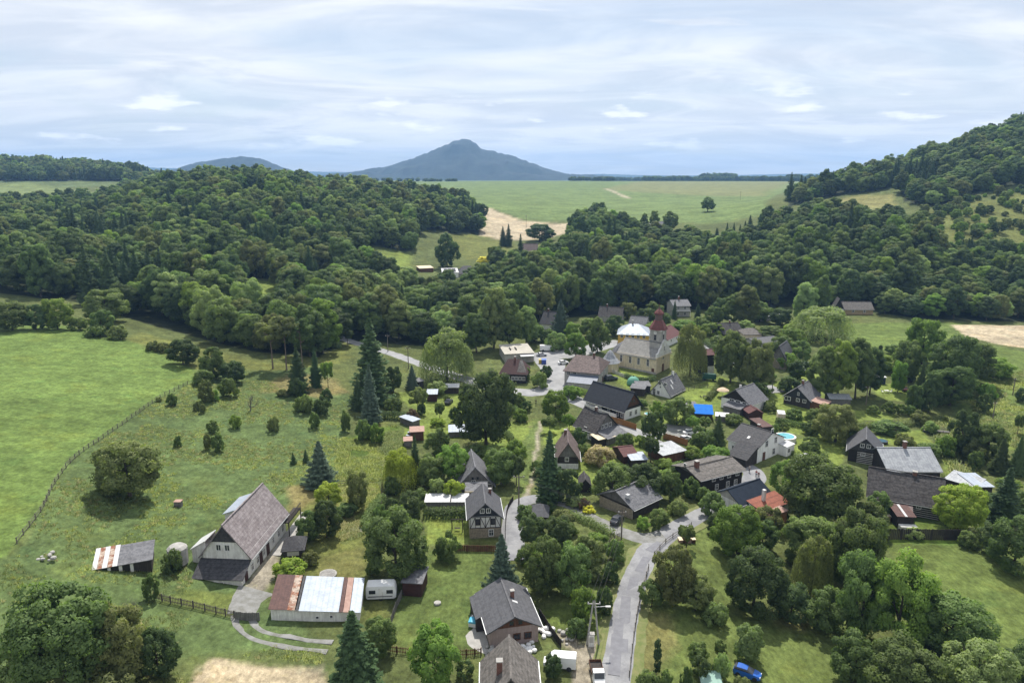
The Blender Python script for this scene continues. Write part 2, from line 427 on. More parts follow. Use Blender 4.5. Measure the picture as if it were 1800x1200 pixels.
zi(C_LAWN, [(1530,768),(1620,755),(1650,790),(1690,850),(1665,850),(1655,790),(1560,780)], .5)
zi(C_LAWN, [(1440,715),(1575,728),(1570,740),(1530,738),(1470,745)], .5)
zi(C_LAWN, [(1535,675),(1595,672),(1600,705),(1540,702)], .5)
zi(C_LAWN, [(1760,745),(1830,735),(1830,800),(1765,790)], .6)
zi((.125,.170,.045), [(1485,568),(1690,566),(1700,600),(1830,625),(1830,760),(1760,745),(1690,735),(1600,640),(1490,612)], 1.5)
zi(C_TAN, [(1672,571),(1850,573),(1850,618),(1760,606),(1700,592)], .8)
zi((.118,.155,.042), [(1552,950),(1690,947),(1830,970),(1830,1240),(1640,1240),(1600,1050)], 1.0)
zi((.13,.20,.03), [(1560,946),(1690,948),(1740,962),(1690,958),(1570,955)], .5, .8)
zi((.125,.160,.046), [(1110,1240),(1120,1100),(1150,980),(1215,925),(1290,930),(1290,1080),(1480,1080),(1560,1230)], .8)
zi(C_DRY, [(1118,1190),(1122,1080),(1175,1075),(1190,1130),(1150,1200)], 1.5, .55)
zi(C_DRY, [(1355,1070),(1420,1080),(1420,1110),(1370,1100)], 1.4, .5)
zi(C_SOIL, [(985,1105),(1030,1100),(1075,1130),(1075,1160),(1010,1150)], .6, .0)
zi((.33,.29,.22), [(972,1113),(1000,1108),(1020,1130),(1060,1128),(1072,1140),(1070,1215),(1000,1215),(1010,1165),(1000,1140)], .5)
zi((.13,.17,.045), [(930,1080),(1005,1050),(1060,1030),(1068,1100),(1040,1120),(980,1105)], .8)
zi((.10,.14,.03), [(1555,925),(1650,900),(1690,925),(1690,935),(1560,935)], .5)
rgba = np.ones((NR, NC, 4), np.float32)
wide = vnoise(GX, GY, 26, 11)[..., None]
base = np.array(C_GRASS) * (1 - wide * .35) + np.array(C_OLIVE) * wide * .35
base = np.where((GY > 1000)[..., None], np.array((.13, .17, .07)), base)
for poly, c, s, w in ZONES:
    px = np.array([p[0] for p in poly]); py = np.array([p[1] for p in poly])
    r0, r1 = np.searchsorted(rows, [py.min() - 15, py.max() + 15])
    if r1 <= r0: continue
    X, Y = GX[r0:r1], GY[r0:r1]
    k = np.zeros(X.shape)
    for q in range(5):        # soft, uneven edge
        ox = (vnoise(X, Y, w * 2.6 + .5, 20 + q) - .5) * 2 * w; oy = (vnoise(X, Y, w * 2.6 + .5, 40 + q) - .5) * 2 * w
        k += inpoly(X + ox, Y + oy, poly)
    k = (k / 5 * s)[..., None]
    base[r0:r1] = base[r0:r1] * (1 - k) + np.array(c) * k
# forest floor comes in under the woods (polygons shared with the planting below)
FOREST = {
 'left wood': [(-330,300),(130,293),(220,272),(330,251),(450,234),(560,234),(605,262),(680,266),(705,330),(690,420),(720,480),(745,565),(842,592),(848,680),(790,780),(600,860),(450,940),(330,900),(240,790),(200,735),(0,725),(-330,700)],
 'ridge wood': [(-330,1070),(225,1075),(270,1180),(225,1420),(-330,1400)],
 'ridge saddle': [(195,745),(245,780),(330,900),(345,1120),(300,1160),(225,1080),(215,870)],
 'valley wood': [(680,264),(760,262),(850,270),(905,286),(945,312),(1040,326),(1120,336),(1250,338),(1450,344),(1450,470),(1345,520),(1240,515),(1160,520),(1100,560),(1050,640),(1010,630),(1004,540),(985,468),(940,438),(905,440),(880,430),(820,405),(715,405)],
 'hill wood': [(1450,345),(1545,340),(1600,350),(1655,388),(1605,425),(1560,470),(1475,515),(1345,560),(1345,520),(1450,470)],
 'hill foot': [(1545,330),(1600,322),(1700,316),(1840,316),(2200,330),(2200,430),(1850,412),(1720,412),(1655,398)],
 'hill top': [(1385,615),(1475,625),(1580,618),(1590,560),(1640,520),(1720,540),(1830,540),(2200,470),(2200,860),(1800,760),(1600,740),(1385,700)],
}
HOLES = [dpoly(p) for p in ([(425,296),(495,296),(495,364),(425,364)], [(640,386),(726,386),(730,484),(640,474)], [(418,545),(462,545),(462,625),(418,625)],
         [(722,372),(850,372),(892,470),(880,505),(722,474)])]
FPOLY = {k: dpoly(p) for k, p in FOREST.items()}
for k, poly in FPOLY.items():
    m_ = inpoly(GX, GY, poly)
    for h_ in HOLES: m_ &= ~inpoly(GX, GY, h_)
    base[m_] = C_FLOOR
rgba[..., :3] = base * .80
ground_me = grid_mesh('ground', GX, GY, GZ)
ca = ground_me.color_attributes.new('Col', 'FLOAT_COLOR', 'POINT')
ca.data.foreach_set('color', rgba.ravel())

def ground_mat():
    m = bpy.data.materials.new('meadow_ground'); m.use_nodes = True
    t = m.node_tree; n = t.nodes; b = n['Principled BSDF']; b.inputs['Roughness'].default_value = .95; b.inputs['Specular IOR Level'].default_value = .1
    at_ = n.new('ShaderNodeAttribute'); at_.attribute_name = 'Col'
    co = n.new('ShaderNodeTexCoord')
    cur = at_.outputs['Color']
    for sc, lo, hi, a, b2, st in ((.045, .35, .65, .80, 1.22, (1, 1, 1)), (.32, .32, .68, .74, 1.30, (1, 1, 1)), (1.6, .3, .7, .68, 1.36, (1, .6, 1)), (6.0, .3, .7, .80, 1.2, (1, 1, 1))):
        mp = n.new('ShaderNodeMapping'); mp.inputs['Scale'].default_value = st; t.links.new(co.outputs['Object'], mp.inputs[0])
        nz = n.new('ShaderNodeTexNoise'); nz.inputs['Scale'].default_value = sc; nz.inputs['Detail'].default_value = 4; nz.inputs['Roughness'].default_value = .6
        t.links.new(mp.outputs[0], nz.inputs['Vector'])
        rg = n.new('ShaderNodeMapRange'); rg.inputs[1].default_value = lo; rg.inputs[2].default_value = hi; rg.inputs[3].default_value = a; rg.inputs[4].default_value = b2
        t.links.new(nz.outputs['Fac'], rg.inputs[0])
        mu = n.new('ShaderNodeMixRGB'); mu.blend_type = 'MULTIPLY'; mu.inputs[0].default_value = 1
        t.links.new(cur, mu.inputs[1]); t.links.new(rg.outputs[0], mu.inputs[2]); cur = mu.outputs[0]
    # straw-coloured and lime tints that come and go
    for sc, lo, hi, col, amt in ((.11, .54, .70, (1.28, 1.08, .82), .5), (.7, .56, .70, (1.12, 1.16, .9), .7), (.19, .56, .68, (.80, .92, .95), .7)):
        nz = n.new('ShaderNodeTexNoise'); nz.inputs['Scale'].default_value = sc; nz.inputs['Detail'].default_value = 6; nz.inputs['Roughness'].default_value = .62
        t.links.new(co.outputs['Object'], nz.inputs['Vector'])
        rg = n.new('ShaderNodeMapRange'); rg.inputs[1].default_value = lo; rg.inputs[2].default_value = hi; rg.inputs[4].default_value = amt
        t.links.new(nz.outputs['Fac'], rg.inputs[0])
        mu = n.new('ShaderNodeMixRGB'); mu.blend_type = 'MULTIPLY'; mu.inputs[2].default_value = (*col, 1)
        t.links.new(rg.outputs[0], mu.inputs[0]); t.links.new(cur, mu.inputs[1]); cur = mu.outputs[0]
    t.links.new(cur, b.inputs['Base Color'])
    bn = n.new('ShaderNodeTexNoise'); bn.inputs['Scale'].default_value = 1.1; bn.inputs['Detail'].default_value = 8; bn.inputs['Roughness'].default_value = .7
    t.links.new(co.outputs['Object'], bn.inputs['Vector'])
    bp = n.new('ShaderNodeBump'); bp.inputs['Strength'].default_value = .55; bp.inputs['Distance'].default_value = .5
    t.links.new(bn.outputs['Fac'], bp.inputs['Height']); t.links.new(bp.outputs[0], b.inputs['Normal'])
    return m
ground = link('ground', ground_me, None, ground_mat())
tag(ground, 'rolling green meadows, gardens and fields of the valley', 'ground', kind='structure')

# ------------------------------------------------------------------ roads, tracks and water: sheets that follow the ground
def spline(pts, step):
    P = [np.array(p[:2]) for p in pts]; out = []
    P = [2 * P[0] - P[1]] + P + [2 * P[-1] - P[-2]]
    for i in range(1, len(P) - 2):
        a, b, c, d = P[i - 1:i + 3]; n = max(2, int(np.linalg.norm(c - b) / step))
        for k in range(n):
            t = k / n
            out.append(.5 * ((2 * b) + (-a + c) * t + (2 * a - 5 * b + 4 * c - d) * t * t + (-a + 3 * b - 3 * c + d) * t ** 3))
    out.append(P[-2]); return np.array(out)
def ribbon(name, pts, width, lift, m, label, cat, step=1.0, wob=.26, nc=7, crown=0.0, offset=0.0, seed=0, kind='structure', follow=True):
    S = spline([at(*p) for p in pts], step); T = np.gradient(S, axis=0); T /= np.linalg.norm(T, axis=1)[:, None] + 1e-9
    Nn = np.stack([T[:, 1], -T[:, 0]], -1); n = len(S)
    w = np.interp(np.linspace(0, 1, n), np.linspace(0, 1, len(width)), width) if isinstance(width, (list, tuple)) else np.full(n, width)
    u = np.linspace(-.5, .5, nc)
    s_ = np.cumsum(np.r_[0, np.linalg.norm(np.diff(S, axis=0), axis=1)])
    X = np.empty((n, nc)); Y = np.empty((n, nc))
    for j in range(nc):
        e = w * u[j] + offset
        if j in (0, nc - 1): e = e + (vnoise(s_, s_ * 0 + j, 1.7, 5 + seed) - .5) * 2 * wob
        X[:, j] = S[:, 0] + Nn[:, 0] * e; Y[:, j] = S[:, 1] + Nn[:, 1] * e
    Z = H(X, Y) + crown * (1 - (2 * u[None]) ** 2)
    if n > 9:           # a graded bed: even out the bumps along and across
        Zs = np.pad(Z, ((4, 4), (0, 0)), mode='edge'); Zs = sum(Zs[i:i + n] for i in range(9)) / 9
        Z = .5 * Zs + .5 * Zs.mean(1, keepdims=True) if (np.mean(w) < 9) else Zs
    Z = np.maximum(Z, H(X, Y) - .03) + lift
    Z[:, 0] -= lift * .9; Z[:, -1] -= lift * .9
    o = link(name, grid_mesh(name, X, Y, Z), None, m)
    return tag(o, label, cat, kind=kind)
M_ASPH = mat('asphalt', (.29, .29, .295), (.20, .20, .21), .22, .9, 8, lo=.42, hi=.6, bump=.2, bscale=20, streak=.12)
M_ASPH2 = mat('worn_asphalt', (.33, .33, .33), (.25, .25, .255), .35, .9, 8, bump=.2, bscale=20, streak=.1)
M_PATCH = mat('tar_patch', (.20, .20, .215), (.165, .165, .18), 1.2, .85)
M_GRAVEL = mat('gravel_track', (.25, .248, .24), (.17, .168, .15), .9, .95, 8, bump=.4, bscale=9)
MAIN = [(1076,1240),(1086,1165),(1094,1110),(1104,1060),(1118,1012),(1140,972),(1168,942),(1208,918),(1240,900),(1285,876),(1318,852),(1326,836),(1312,820),(1290,812)]
main_road = ribbon('road', MAIN, [4.9,4.7,4.6,4.6,4.6,4.8,5.2,5.0,4.4,4.2,4.0,5.0,5.0,4.0], .10, M_ASPH, 'patched grey asphalt road winding up into the village', 'road')
ribbon('verge', MAIN[:10], [7.0]*9, .045, mat('verge_grass', (.19, .19, .08), (.12, .15, .045), .8, .95, 7), 'pale mown grass verge along the asphalt road', 'verge', wob=.35)
ribbon('road', [(545,570),(610,598),(690,622),(740,640),(820,667),(880,684),(940,691)], [4.6,4.6,4.8,4.8,5,6,7], .10, M_ASPH2, 'pale road leaving the village beside the tall spruces', 'road', seed=2)
ribbon('road', [(925,692),(962,684),(984,664),(972,646),(968,632)], [6,8,7.5,9,12], .13, M_ASPH2, 'grey street from the square down to the grass strip', 'road', seed=3)
ribbon('village_square', [(930,628),(990,622),(1040,612),(1090,600)], [10,14,10,7], .11, M_ASPH2, 'asphalt square between the shop and the church', 'square', seed=4)
ribbon('road', [(975,684),(1010,702),(1050,722),(1088,744),(1130,764),(1165,786),(1200,800),(1290,812)], [7,6,5,4.2,4.2,4,3.6,3.6], .12, M_ASPH2, 'narrow lane past the black-roofed log house', 'road', seed=5)
ribbon('road', [(902,985),(900,940),(903,905),(913,886),(940,877),(985,880)], [4.6,4.6,4.4,4.2,4,3], .10, M_ASPH, 'short asphalt drive beside the half-timbered house', 'road', seed=6)
ribbon('road', [(1168,944),(1130,946),(1095,935),(1060,918),(1015,896),(970,880)], [5,4,2.8,2.4,2.2,2], .08, M_GRAVEL, 'thin gravel lane joining the main road at the bend', 'road', seed=7)
ribbon('road', [(1170,602),(1222,600),(1262,622),(1290,640)], 3.4, .1, M_ASPH2, 'pale path behind the church garden', 'path', seed=8)
ribbon('parking_lot', [(1160,752),(1190,758),(1225,764)], [8,10,8], .1, mat('car_park', (.25,.25,.245), (.18,.185,.16), .5, .9, 7), 'grey gravel car park behind the orange fence', 'car park', seed=9)
ribbon('path', [(1370,690),(1360,685),(1345,678)], 5, .1, M_ASPH2, 'pale drive beside the slate-gabled house', 'path', seed=10)
TRK = [(452,1036),(436,1052),(424,1078),(432,1100),(456,1116),(500,1127),(580,1138)]
ribbon('track', TRK[:3], [6,4.2,3.6], .07, M_GRAVEL, 'grey gravel drive between white farmhouse and gate', 'track', seed=11)
ribbon('track', TRK[2:], 1.0, .06, M_GRAVEL, 'outer wheel rut of the farm track', 'track', offset=1.05, seed=12)
ribbon('track', TRK[2:], 1.0, .06, M_GRAVEL, 'inner wheel rut of the farm track', 'track', offset=-1.05, seed=13)
M_WATER = mat('stream_water', (.035, .032, .022), (.02, .02, .015), .5, .12, spec=.5, bump=.15, bscale=3)
ribbon('stream', [(1635,742),(1655,765),(1675,795),(1692,822),(1700,850)], [2.4,2.8,2.6,2.6,2.4], .05, M_WATER, 'dark narrow stream between leafy banks', 'stream', wob=.5, seed=14)
def ground_patch(name, pts, m, label, cat, lift=.06, kind='structure', n=10):
    """small irregular sheet laid on the ground"""
    P = [at(*p) for p in pts]; c = sum(P, Vector()) / len(P)
    ring = []
    for i in range(len(P)):
        a, b = P[i], P[(i + 1) % len(P)]
        for k in range(4):
            q = a.lerp(b, k / 4); ring.append((q.x + (random.random() - .5) * .2, q.y + (random.random() - .5) * .2))
    mb = MB(); lev = 5; nn = len(ring)
    for r in range(lev + 1):
        f = r / lev
        for x, y in ring:
            X = c.x + (x - c.x) * f; Y = c.y + (y - c.y) * f; mb.v.append((X, Y, float(H(X, Y)) + lift))
    for r in range(lev):
        for i in range(nn):
            j = (i + 1) % nn; mb.f.append((r * nn + i, (r + 1) * nn + i, (r + 1) * nn + j, r * nn + j))
    return tag(mb.build(name, m), label, cat, kind=kind)
# repairs in the road surface: parts of the road
def road_patch(px, py, l, w, ang, k):
    p = at(px, py); mb = MB(); ca_, sa_ = math.cos(R(ang)), math.sin(R(ang)); nx, ny = 4, 8
    for i in range(ny + 1):
        for j in range(nx + 1):
            a = (j / nx - .5) * w; b = (i / ny - .5) * l
            X = p.x + a * ca_ - b * sa_; Y = p.y + a * sa_ + b * ca_
            mb.v.append((X, Y, float(H(X, Y)) + .125))
    for i in range(ny):
        for j in range(nx):
            q = i * (nx + 1) + j; mb.f.append((q, q + 1, q + nx + 2, q + nx + 1))
    mb.build('repair_patch', M_PATCH, main_road)
for k, a in enumerate([(1082,1150,9,1.6,-11),(1087,1108,5.5,1.4,-11),(1099,1068,6,1.5,-12),(1112,1030,5,1.5,-17),(1130,992,5,1.4,-26),(1152,962,4,1.8,-42),(1097,1135,3,1.1,-10),(1101,1085,3.2,1.2,-12)]): road_patch(*a, k)

# ------------------------------------------------------------------ far mountains
def ridge(name, pts, y0, depth, col, label, seed=0, rough=6.0, n=260):
    """pts: (px, py) of the skyline; a real ridge body of that depth, sloping to the plain on both sides"""
    px = np.linspace(pts[0][0], pts[-1][0], n)
    py = np.interp(px, [p[0] for p in pts], [p[1] for p in pts])
    nr = 25; t = np.linspace(-1, 1, nr)
    prof = np.clip(1 - np.abs(t) ** 1.25, 0, 1)
    X = np.empty((nr, n)); Y = np.empty((nr, n)); Z = np.empty((nr, n))
    for i in range(nr):
        y = y0 + t[i] * depth
        k = y0 * CT
        x0 = (px - 900) / FOC * k
        zt = CAM_H + (308 - py) / FOC * y0
        X[i] = x0; Y[i] = y + (vnoise(x0, x0 * 0 + i * 90, 300, seed) - .5) * depth * .1
        Z[i] = 30 + (zt - 30) * prof[i] + (vnoise(x0, x0 * 0 + y, 120, seed + 1) - .5) * rough * 5 * (prof[i] * (1 - prof[i]) * 4) + (vnoise(x0, x0 * 0 + y, 22, seed + 2) - .5) * rough
    o = link(name, grid_mesh(name, X, Y, Z), None, mat('far_woods_%d' % seed, col, tuple(c * .35 for c in col), .022, .95, 12, bump=1.0, bscale=.05))
    return tag(o, label, 'mountain', kind='structure')
MTN = (.022, .036, .024)
ridge('mountain', [(575,309),(640,301),(690,291),(740,276),(776,262),(795,254),(800,251),(812,249.5),(828,250),(836,255),(845,264),(870,269),(905,277),(940,290),(975,302),(1010,308),(1080,312)],
      4600, 650, MTN, 'blue cone-shaped wooded mountain with a rocky summit in the middle', 1, 9)
ridge('hill', [(290,303),(325,295),(345,288),(385,281),(425,277),(445,278),(470,284),(495,295),(530,306),(560,311)], 4200, 420, MTN, 'low blue rounded hill beyond the wooded ridge', 4, 7)
ridge('hills', [(-200,297),(60,293),(205,292),(290,296),(420,300),(600,303),(760,305),(1000,308),(1060,306),(1120,308),(1250,309),(1380,306),(1480,305),(1560,304),(1700,300),(1900,296),(2100,296)], 8200, 700, (.05, .075, .045), 'faint blue line of hills along the horizon', 7, 6, 400)
# ------------------------------------------------------------------ foliage materials
def leaf_mat(name, col, col2, trans=.45, var=.22, rough=.55):
    """col / col2: two leaf tints mixed leaf by leaf; every plant also shifts a little as a whole"""
    m = bpy.data.materials.new(name); m.use_nodes = True
    t = m.node_tree; n = t.nodes; b = n['Principled BSDF']; out = n['Material Output']
    b.inputs['Roughness'].default_value = rough; b.inputs['Specular IOR Level'].default_value = .10
    a = n.new('ShaderNodeAttribute'); a.attribute_name = 'tint'
    oi = n.new('ShaderNodeObjectInfo')
    mix = n.new('ShaderNodeMixRGB'); mix.inputs[1].default_value = (*[c * k for c, k in zip(col, (2.4, 2.45, 2.05))], 1); mix.inputs[2].default_value = (*[c * k for c, k in zip(col2, (2.4, 2.45, 2.05))], 1)
    t.links.new(a.outputs['Fac'], mix.inputs[0])
    hs = n.new('ShaderNodeHueSaturation')
    r1 = n.new('ShaderNodeMapRange'); r1.inputs[3].default_value = .485; r1.inputs[4].default_value = .515
    r2 = n.new('ShaderNodeMapRange'); r2.inputs[3].default_value = 1 - var; r2.inputs[4].default_value = 1 + var
    wn = n.new('ShaderNodeTexWhiteNoise'); wn.noise_dimensions = '1D'
    t.links.new(oi.outputs['Random'], r1.inputs[0]); t.links.new(oi.outputs['Random'], wn.inputs['W']); t.links.new(wn.outputs['Value'], r2.inputs[0])
    t.links.new(r1.outputs[0], hs.inputs['Hue']); t.links.new(r2.outputs[0], hs.inputs['Value']); t.links.new(mix.outputs[0], hs.inputs['Color'])
    t.links.new(hs.outputs[0], b.inputs['Base Color'])
    tr = n.new('ShaderNodeBsdfTranslucent')
    g = n.new('ShaderNodeMixRGB'); g.blend_type = 'MULTIPLY'; g.inputs[0].default_value = 1; g.inputs[2].default_value = (1.15, 1.3, .55, 1)
    t.links.new(hs.outputs[0], g.inputs[1]); t.links.new(g.outputs[0], tr.inputs[0])
    ms = n.new('ShaderNodeMixShader'); ms.inputs[0].default_value = trans
    t.links.new(b.outputs[0], ms.inputs[1]); t.links.new(tr.outputs[0], ms.inputs[2]); t.links.new(ms.outputs[0], out.inputs['Surface'])
    MATS[name] = m
    return m
LEAF = {
 'mid':    leaf_mat('leaf_mid', (.052, .072, .032), (.092, .118, .050)),
 'dark':   leaf_mat('leaf_dark', (.034, .050, .026), (.060, .080, .038)),
 'bright': leaf_mat('leaf_bright', (.070, .104, .030), (.115, .155, .044)),
 'pale':   leaf_mat('leaf_pale', (.098, .125, .062), (.150, .178, .085)),
 'olive':  leaf_mat('leaf_olive', (.066, .076, .036), (.108, .116, .056)),
 'fir':    leaf_mat('needle_dark', (.020, .035, .018), (.036, .056, .026), .12, .2),
 'blue':   leaf_mat('needle_blue', (.028, .042, .034), (.050, .068, .054), .10, .15),
 'lime':   leaf_mat('leaf_lime', (.115, .145, .030), (.16, .18, .04)),
 'yellow': leaf_mat('leaf_yellow', (.28, .25, .04), (.36, .32, .06)),
 'straw':  leaf_mat('leaf_straw', (.15, .125, .085), (.20, .175, .12)),
 'purple': leaf_mat('leaf_purple', (.055, .035, .032), (.080, .058, .045)),
}
M_BARK = mat('bark', (.10, .082, .062), (.055, .045, .035), 3, .9, 6, stretch=(1, 1, .25))
M_BARK2 = mat('pale_bark', (.22, .17, .13), (.12, .09, .07), 3, .9, 6, stretch=(1, 1, .25))

def rnd_dirs(g, n):
    v = g.normal(size=(n, 3)); return v / (np.linalg.norm(v, axis=1)[:, None] + 1e-9)
def leaf_cards(g, P, Nrm, size, asp=.62, droop=None):
    """diamond leaves at P facing Nrm"""
    n = len(P)
    up = rnd_dirs(g, n) if droop is None else np.tile(np.array([0, 0, -1.0]), (n, 1)) + rnd_dirs(g, n) * droop
    t = np.cross(Nrm, up); t /= np.linalg.norm(t, axis=1)[:, None] + 1e-9
    b = np.cross(t, Nrm)
    s = size * g.uniform(.65, 1.35, n)[:, None]
    bend = Nrm * s * .22
    V = np.stack([P - b * s, P - t * s * asp - bend, P + b * s, P + t * s * asp - bend], 1)
    return V
def crown_mesh(name, V, Ns, tint):
    me = quads_mesh(name, V)
    k = V.shape[1]
    at_ = me.attributes.new('tint', 'FLOAT', 'POINT'); at_.data.foreach_set('value', np.repeat(tint, k).astype(np.float32))
    me.polygons.foreach_set('use_smooth', np.ones(len(V), dtype=bool))
    nn = np.repeat(Ns, k, 0); nn /= np.linalg.norm(nn, axis=1)[:, None] + 1e-9
    me.normals_split_custom_set_from_vertices(nn.tolist())
    return me
def tube(mb, pts, rad, n=6):
    k0 = len(mb.v)
    for i, (p, r) in enumerate(zip(pts, rad)):
        a = Vector(pts[max(i - 1, 0)]); b = Vector(pts[min(i + 1, len(pts) - 1)]); d = (b - a).normalized()
        x = d.cross(Vector((0, 1, 0)) if abs(d.y) < .9 else Vector((1, 0, 0))).normalized(); y = d.cross(x)
        for j in range(n):
            t = 2 * math.pi * j / n; mb.v.append(tuple(Vector(p) + (x * math.cos(t) + y * math.sin(t)) * r))
    for i in range(len(pts) - 1):
        for j in range(n):
            j2 = (j + 1) % n; mb.f.append((k0 + i * n + j, k0 + i * n + j2, k0 + (i + 1) * n + j2, k0 + (i + 1) * n + j))
def trunk_mesh(name, g, Hh, Rr, r0, top=.7, limbs=7, zlo=.25, m=None, lean=.04):
    mb = MB(); pts = [(0, 0, -.4)]; rad = [r0 * 1.35]; x = y = 0.0
    for i in range(1, 6):
        x += g.uniform(-1, 1) * lean * Hh * .3; y += g.uniform(-1, 1) * lean * Hh * .3
        pts.append((x, y, Hh * top * i / 5)); rad.append(r0 * (1 - .16 * i))
    tube(mb, pts, rad, 7)
    for k in range(limbs):
        f = g.uniform(zlo, .95); z = Hh * top * f; i = min(int(f * 5), 4)
        q = Vector(pts[i]).lerp(Vector(pts[i + 1]), f * 5 - i); a = k * 2.4 + g.uniform(-.4, .4); l = Rr * g.uniform(.5, .9) * (1.1 - .4 * f)
        e = q + Vector((math.cos(a) * l, math.sin(a) * l, l * g.uniform(.35, .9)))
        mid = q.lerp(e, .5) + Vector((0, 0, -.06 * l))
        tube(mb, [q, mid, e], [r0 * .42, r0 * .28, r0 * .08], 5)
    me = mb.mesh(name, True); me.materials.append(m or M_BARK)
    return me
def broadleaf(seed, Hh, Rr, nclump, nleaf, leaf, z0=.10, shape=1.0, gap=.0, clr=(.20, .36), top=1.0, cols=None):
    g = np.random.default_rng(seed)
    cz = Hh * (z0 + 1) / 2; rz = Hh * (1 - z0) / 2
    # a handful of big boughs, each carrying its own clumps of leaves, so that deep gaps open between them
    nb = max(10, nclump // 6); k_ = np.arange(nb) + .5
    ph = np.arccos(np.clip(1 - 1.8 * k_ / nb, -1, 1)); ga = k_ * 2.39996 + g.uniform(-.35, .35, nb) + seed
    BD = np.c_[np.sin(ph) * np.cos(ga), np.sin(ph) * np.sin(ga), np.cos(ph)] + g.normal(size=(nb, 3)) * .07
    bl = g.uniform(.42, .56, nb)
    BC = np.c_[BD[:, 0] * Rr * bl, BD[:, 1] * Rr * bl, cz + BD[:, 2] * rz * bl]
    br = g.uniform(.42, .56, nb)
    bi = np.arange(nclump) % nb; d2 = rnd_dirs(g, nclump); d2 += BD[bi] * .75; d2 /= np.linalg.norm(d2, axis=1)[:, None]
    q = g.uniform(.55, 1.0, nclump)[:, None]
    C = BC[bi] + d2 * q * (br[bi])[:, None] * np.array([Rr, Rr, rz * (.8 if Hh > 1.6 * Rr else 1)])
    D = C - np.array([0, 0, cz]); D /= np.linalg.norm(D, axis=1)[:, None] + 1e-9
    rc = Rr * g.uniform(*clr, nclump) * .9
    C[:, 2] = np.clip(C[:, 2], Hh * z0 + rc * .5, Hh - rc * .8)
    per = nleaf // len(D); PV, PN, PT = [], [], []
    core = np.array([0, 0, cz])
    for c, r in zip(C, rc):
        out = c - core; out /= np.linalg.norm(out) + 1e-9
        d = rnd_dirs(g, per * 2); d = d[(d @ out + .5 * d[:, 2]) > -.55][:per]
        P = c + d * np.array([1, 1, .82]) * r * g.uniform(.62, 1.08, len(d))[:, None]
        ln = d + .8 * rnd_dirs(g, len(d)) + np.array([0, 0, .25]); ln /= np.linalg.norm(ln, axis=1)[:, None]
        PV.append(leaf_cards(g, P, ln, leaf))
        oc = P - core; oc /= np.linalg.norm(oc, axis=1)[:, None] + 1e-9
        PN.append(.42 * d + .26 * oc + .62 * ln)
        PT.append(np.clip(g.uniform(0, .65) + g.uniform(-.3, .45, len(d)), 0, 1))
    return np.concatenate(PV), np.concatenate(PN), np.concatenate(PT)
def conifer(seed, Hh, Rr, nlev, leaf, z0=.06, dense=1.0, droop=.32):
    g = np.random.default_rng(seed); PP, NN, SS, TT_ = [], [], [], []
    for i in range(nlev):
        f = i / (nlev - 1); z = Hh * (z0 + (1 - z0) * f ** .92); r = Rr * (1 - f) ** .82 * g.uniform(.70, 1.18) + .12
        nb = max(4, int((7 + 10 * (1 - f)) * dense)); a0 = g.uniform(0, 6.28)
        for b in range(nb):
            a = a0 + 6.283 * b / nb + g.uniform(-.15, .15); l = r * g.uniform(.55, 1.2)
            ns = max(3, int(l / (leaf * .55)))
            s = (np.arange(ns) + .7) / ns
            zz = z - droop * l * s + .28 * l * s ** 2.4
            dirv = np.array([math.cos(a), math.sin(a), 0]); side = np.array([-math.sin(a), math.cos(a), 0])
            for sd in (-1, 0, 1):
                off = side * sd * (.16 + .30 * (1 - s)[:, None]) * l * .35
                P = dirv * (l * s)[:, None] + off; P[:, 2] += zz + g.uniform(-.1, .1, ns) * leaf - abs(sd) * .1 * l * .3
                n = np.tile(np.array([0, 0, 1.0]), (ns, 1)) + dirv * .45 + side * sd * .35 + rnd_dirs(g, ns) * .45
                PP.append(P); NN.append(n); TT_.append(np.clip(g.uniform(0, .5) + .5 * s + g.uniform(-.2, .2, ns), 0, 1))
    P = np.concatenate(PP); n = np.concatenate(NN); n /= np.linalg.norm(n, axis=1)[:, None]
    V = leaf_cards(g, P, n, leaf, .5)
    oc = P.copy(); oc[:, 2] = np.linalg.norm(P[:, :2], axis=1) * .35; oc /= np.linalg.norm(oc, axis=1)[:, None] + 1e-9
    return V, n * .6 + oc * .6, np.concatenate(TT_)
def willow(seed, Hh, Rr, nclump, nleaf, leaf):
    g = np.random.default_rng(seed)
    V, Nn, T = broadleaf(seed, Hh, Rr * .9, nclump, int(nleaf * .5), leaf, .30, .5)
    ns = int(nleaf * .5 / 9); a = g.uniform(0, 6.28, ns); rr = Rr * g.uniform(.45, 1.0, ns) ** .6
    z1 = Hh * (.86 - .34 * (rr / Rr) ** 2) * g.uniform(.9, 1.05, ns); PV, PN, PT = [V], [Nn], [T]
    ln_ = Hh * g.uniform(.30, .62, ns)
    for k in range(9):
        P = np.c_[np.cos(a) * rr * (1 + .02 * k), np.sin(a) * rr * (1 + .02 * k), np.maximum(z1 - ln_ * k / 9, .4)] + g.normal(size=(ns, 3)) * .12
        n = np.c_[np.cos(a), np.sin(a), .25 + 0 * a] + .5 * rnd_dirs(g, ns); n /= np.linalg.norm(n, axis=1)[:, None]
        PV.append(leaf_cards(g, P, n, leaf, .42, .25)); PN.append(n); PT.append(np.clip(g.uniform(0, 1, ns), 0, 1))
    return np.concatenate(PV), np.concatenate(PN), np.concatenate(PT)
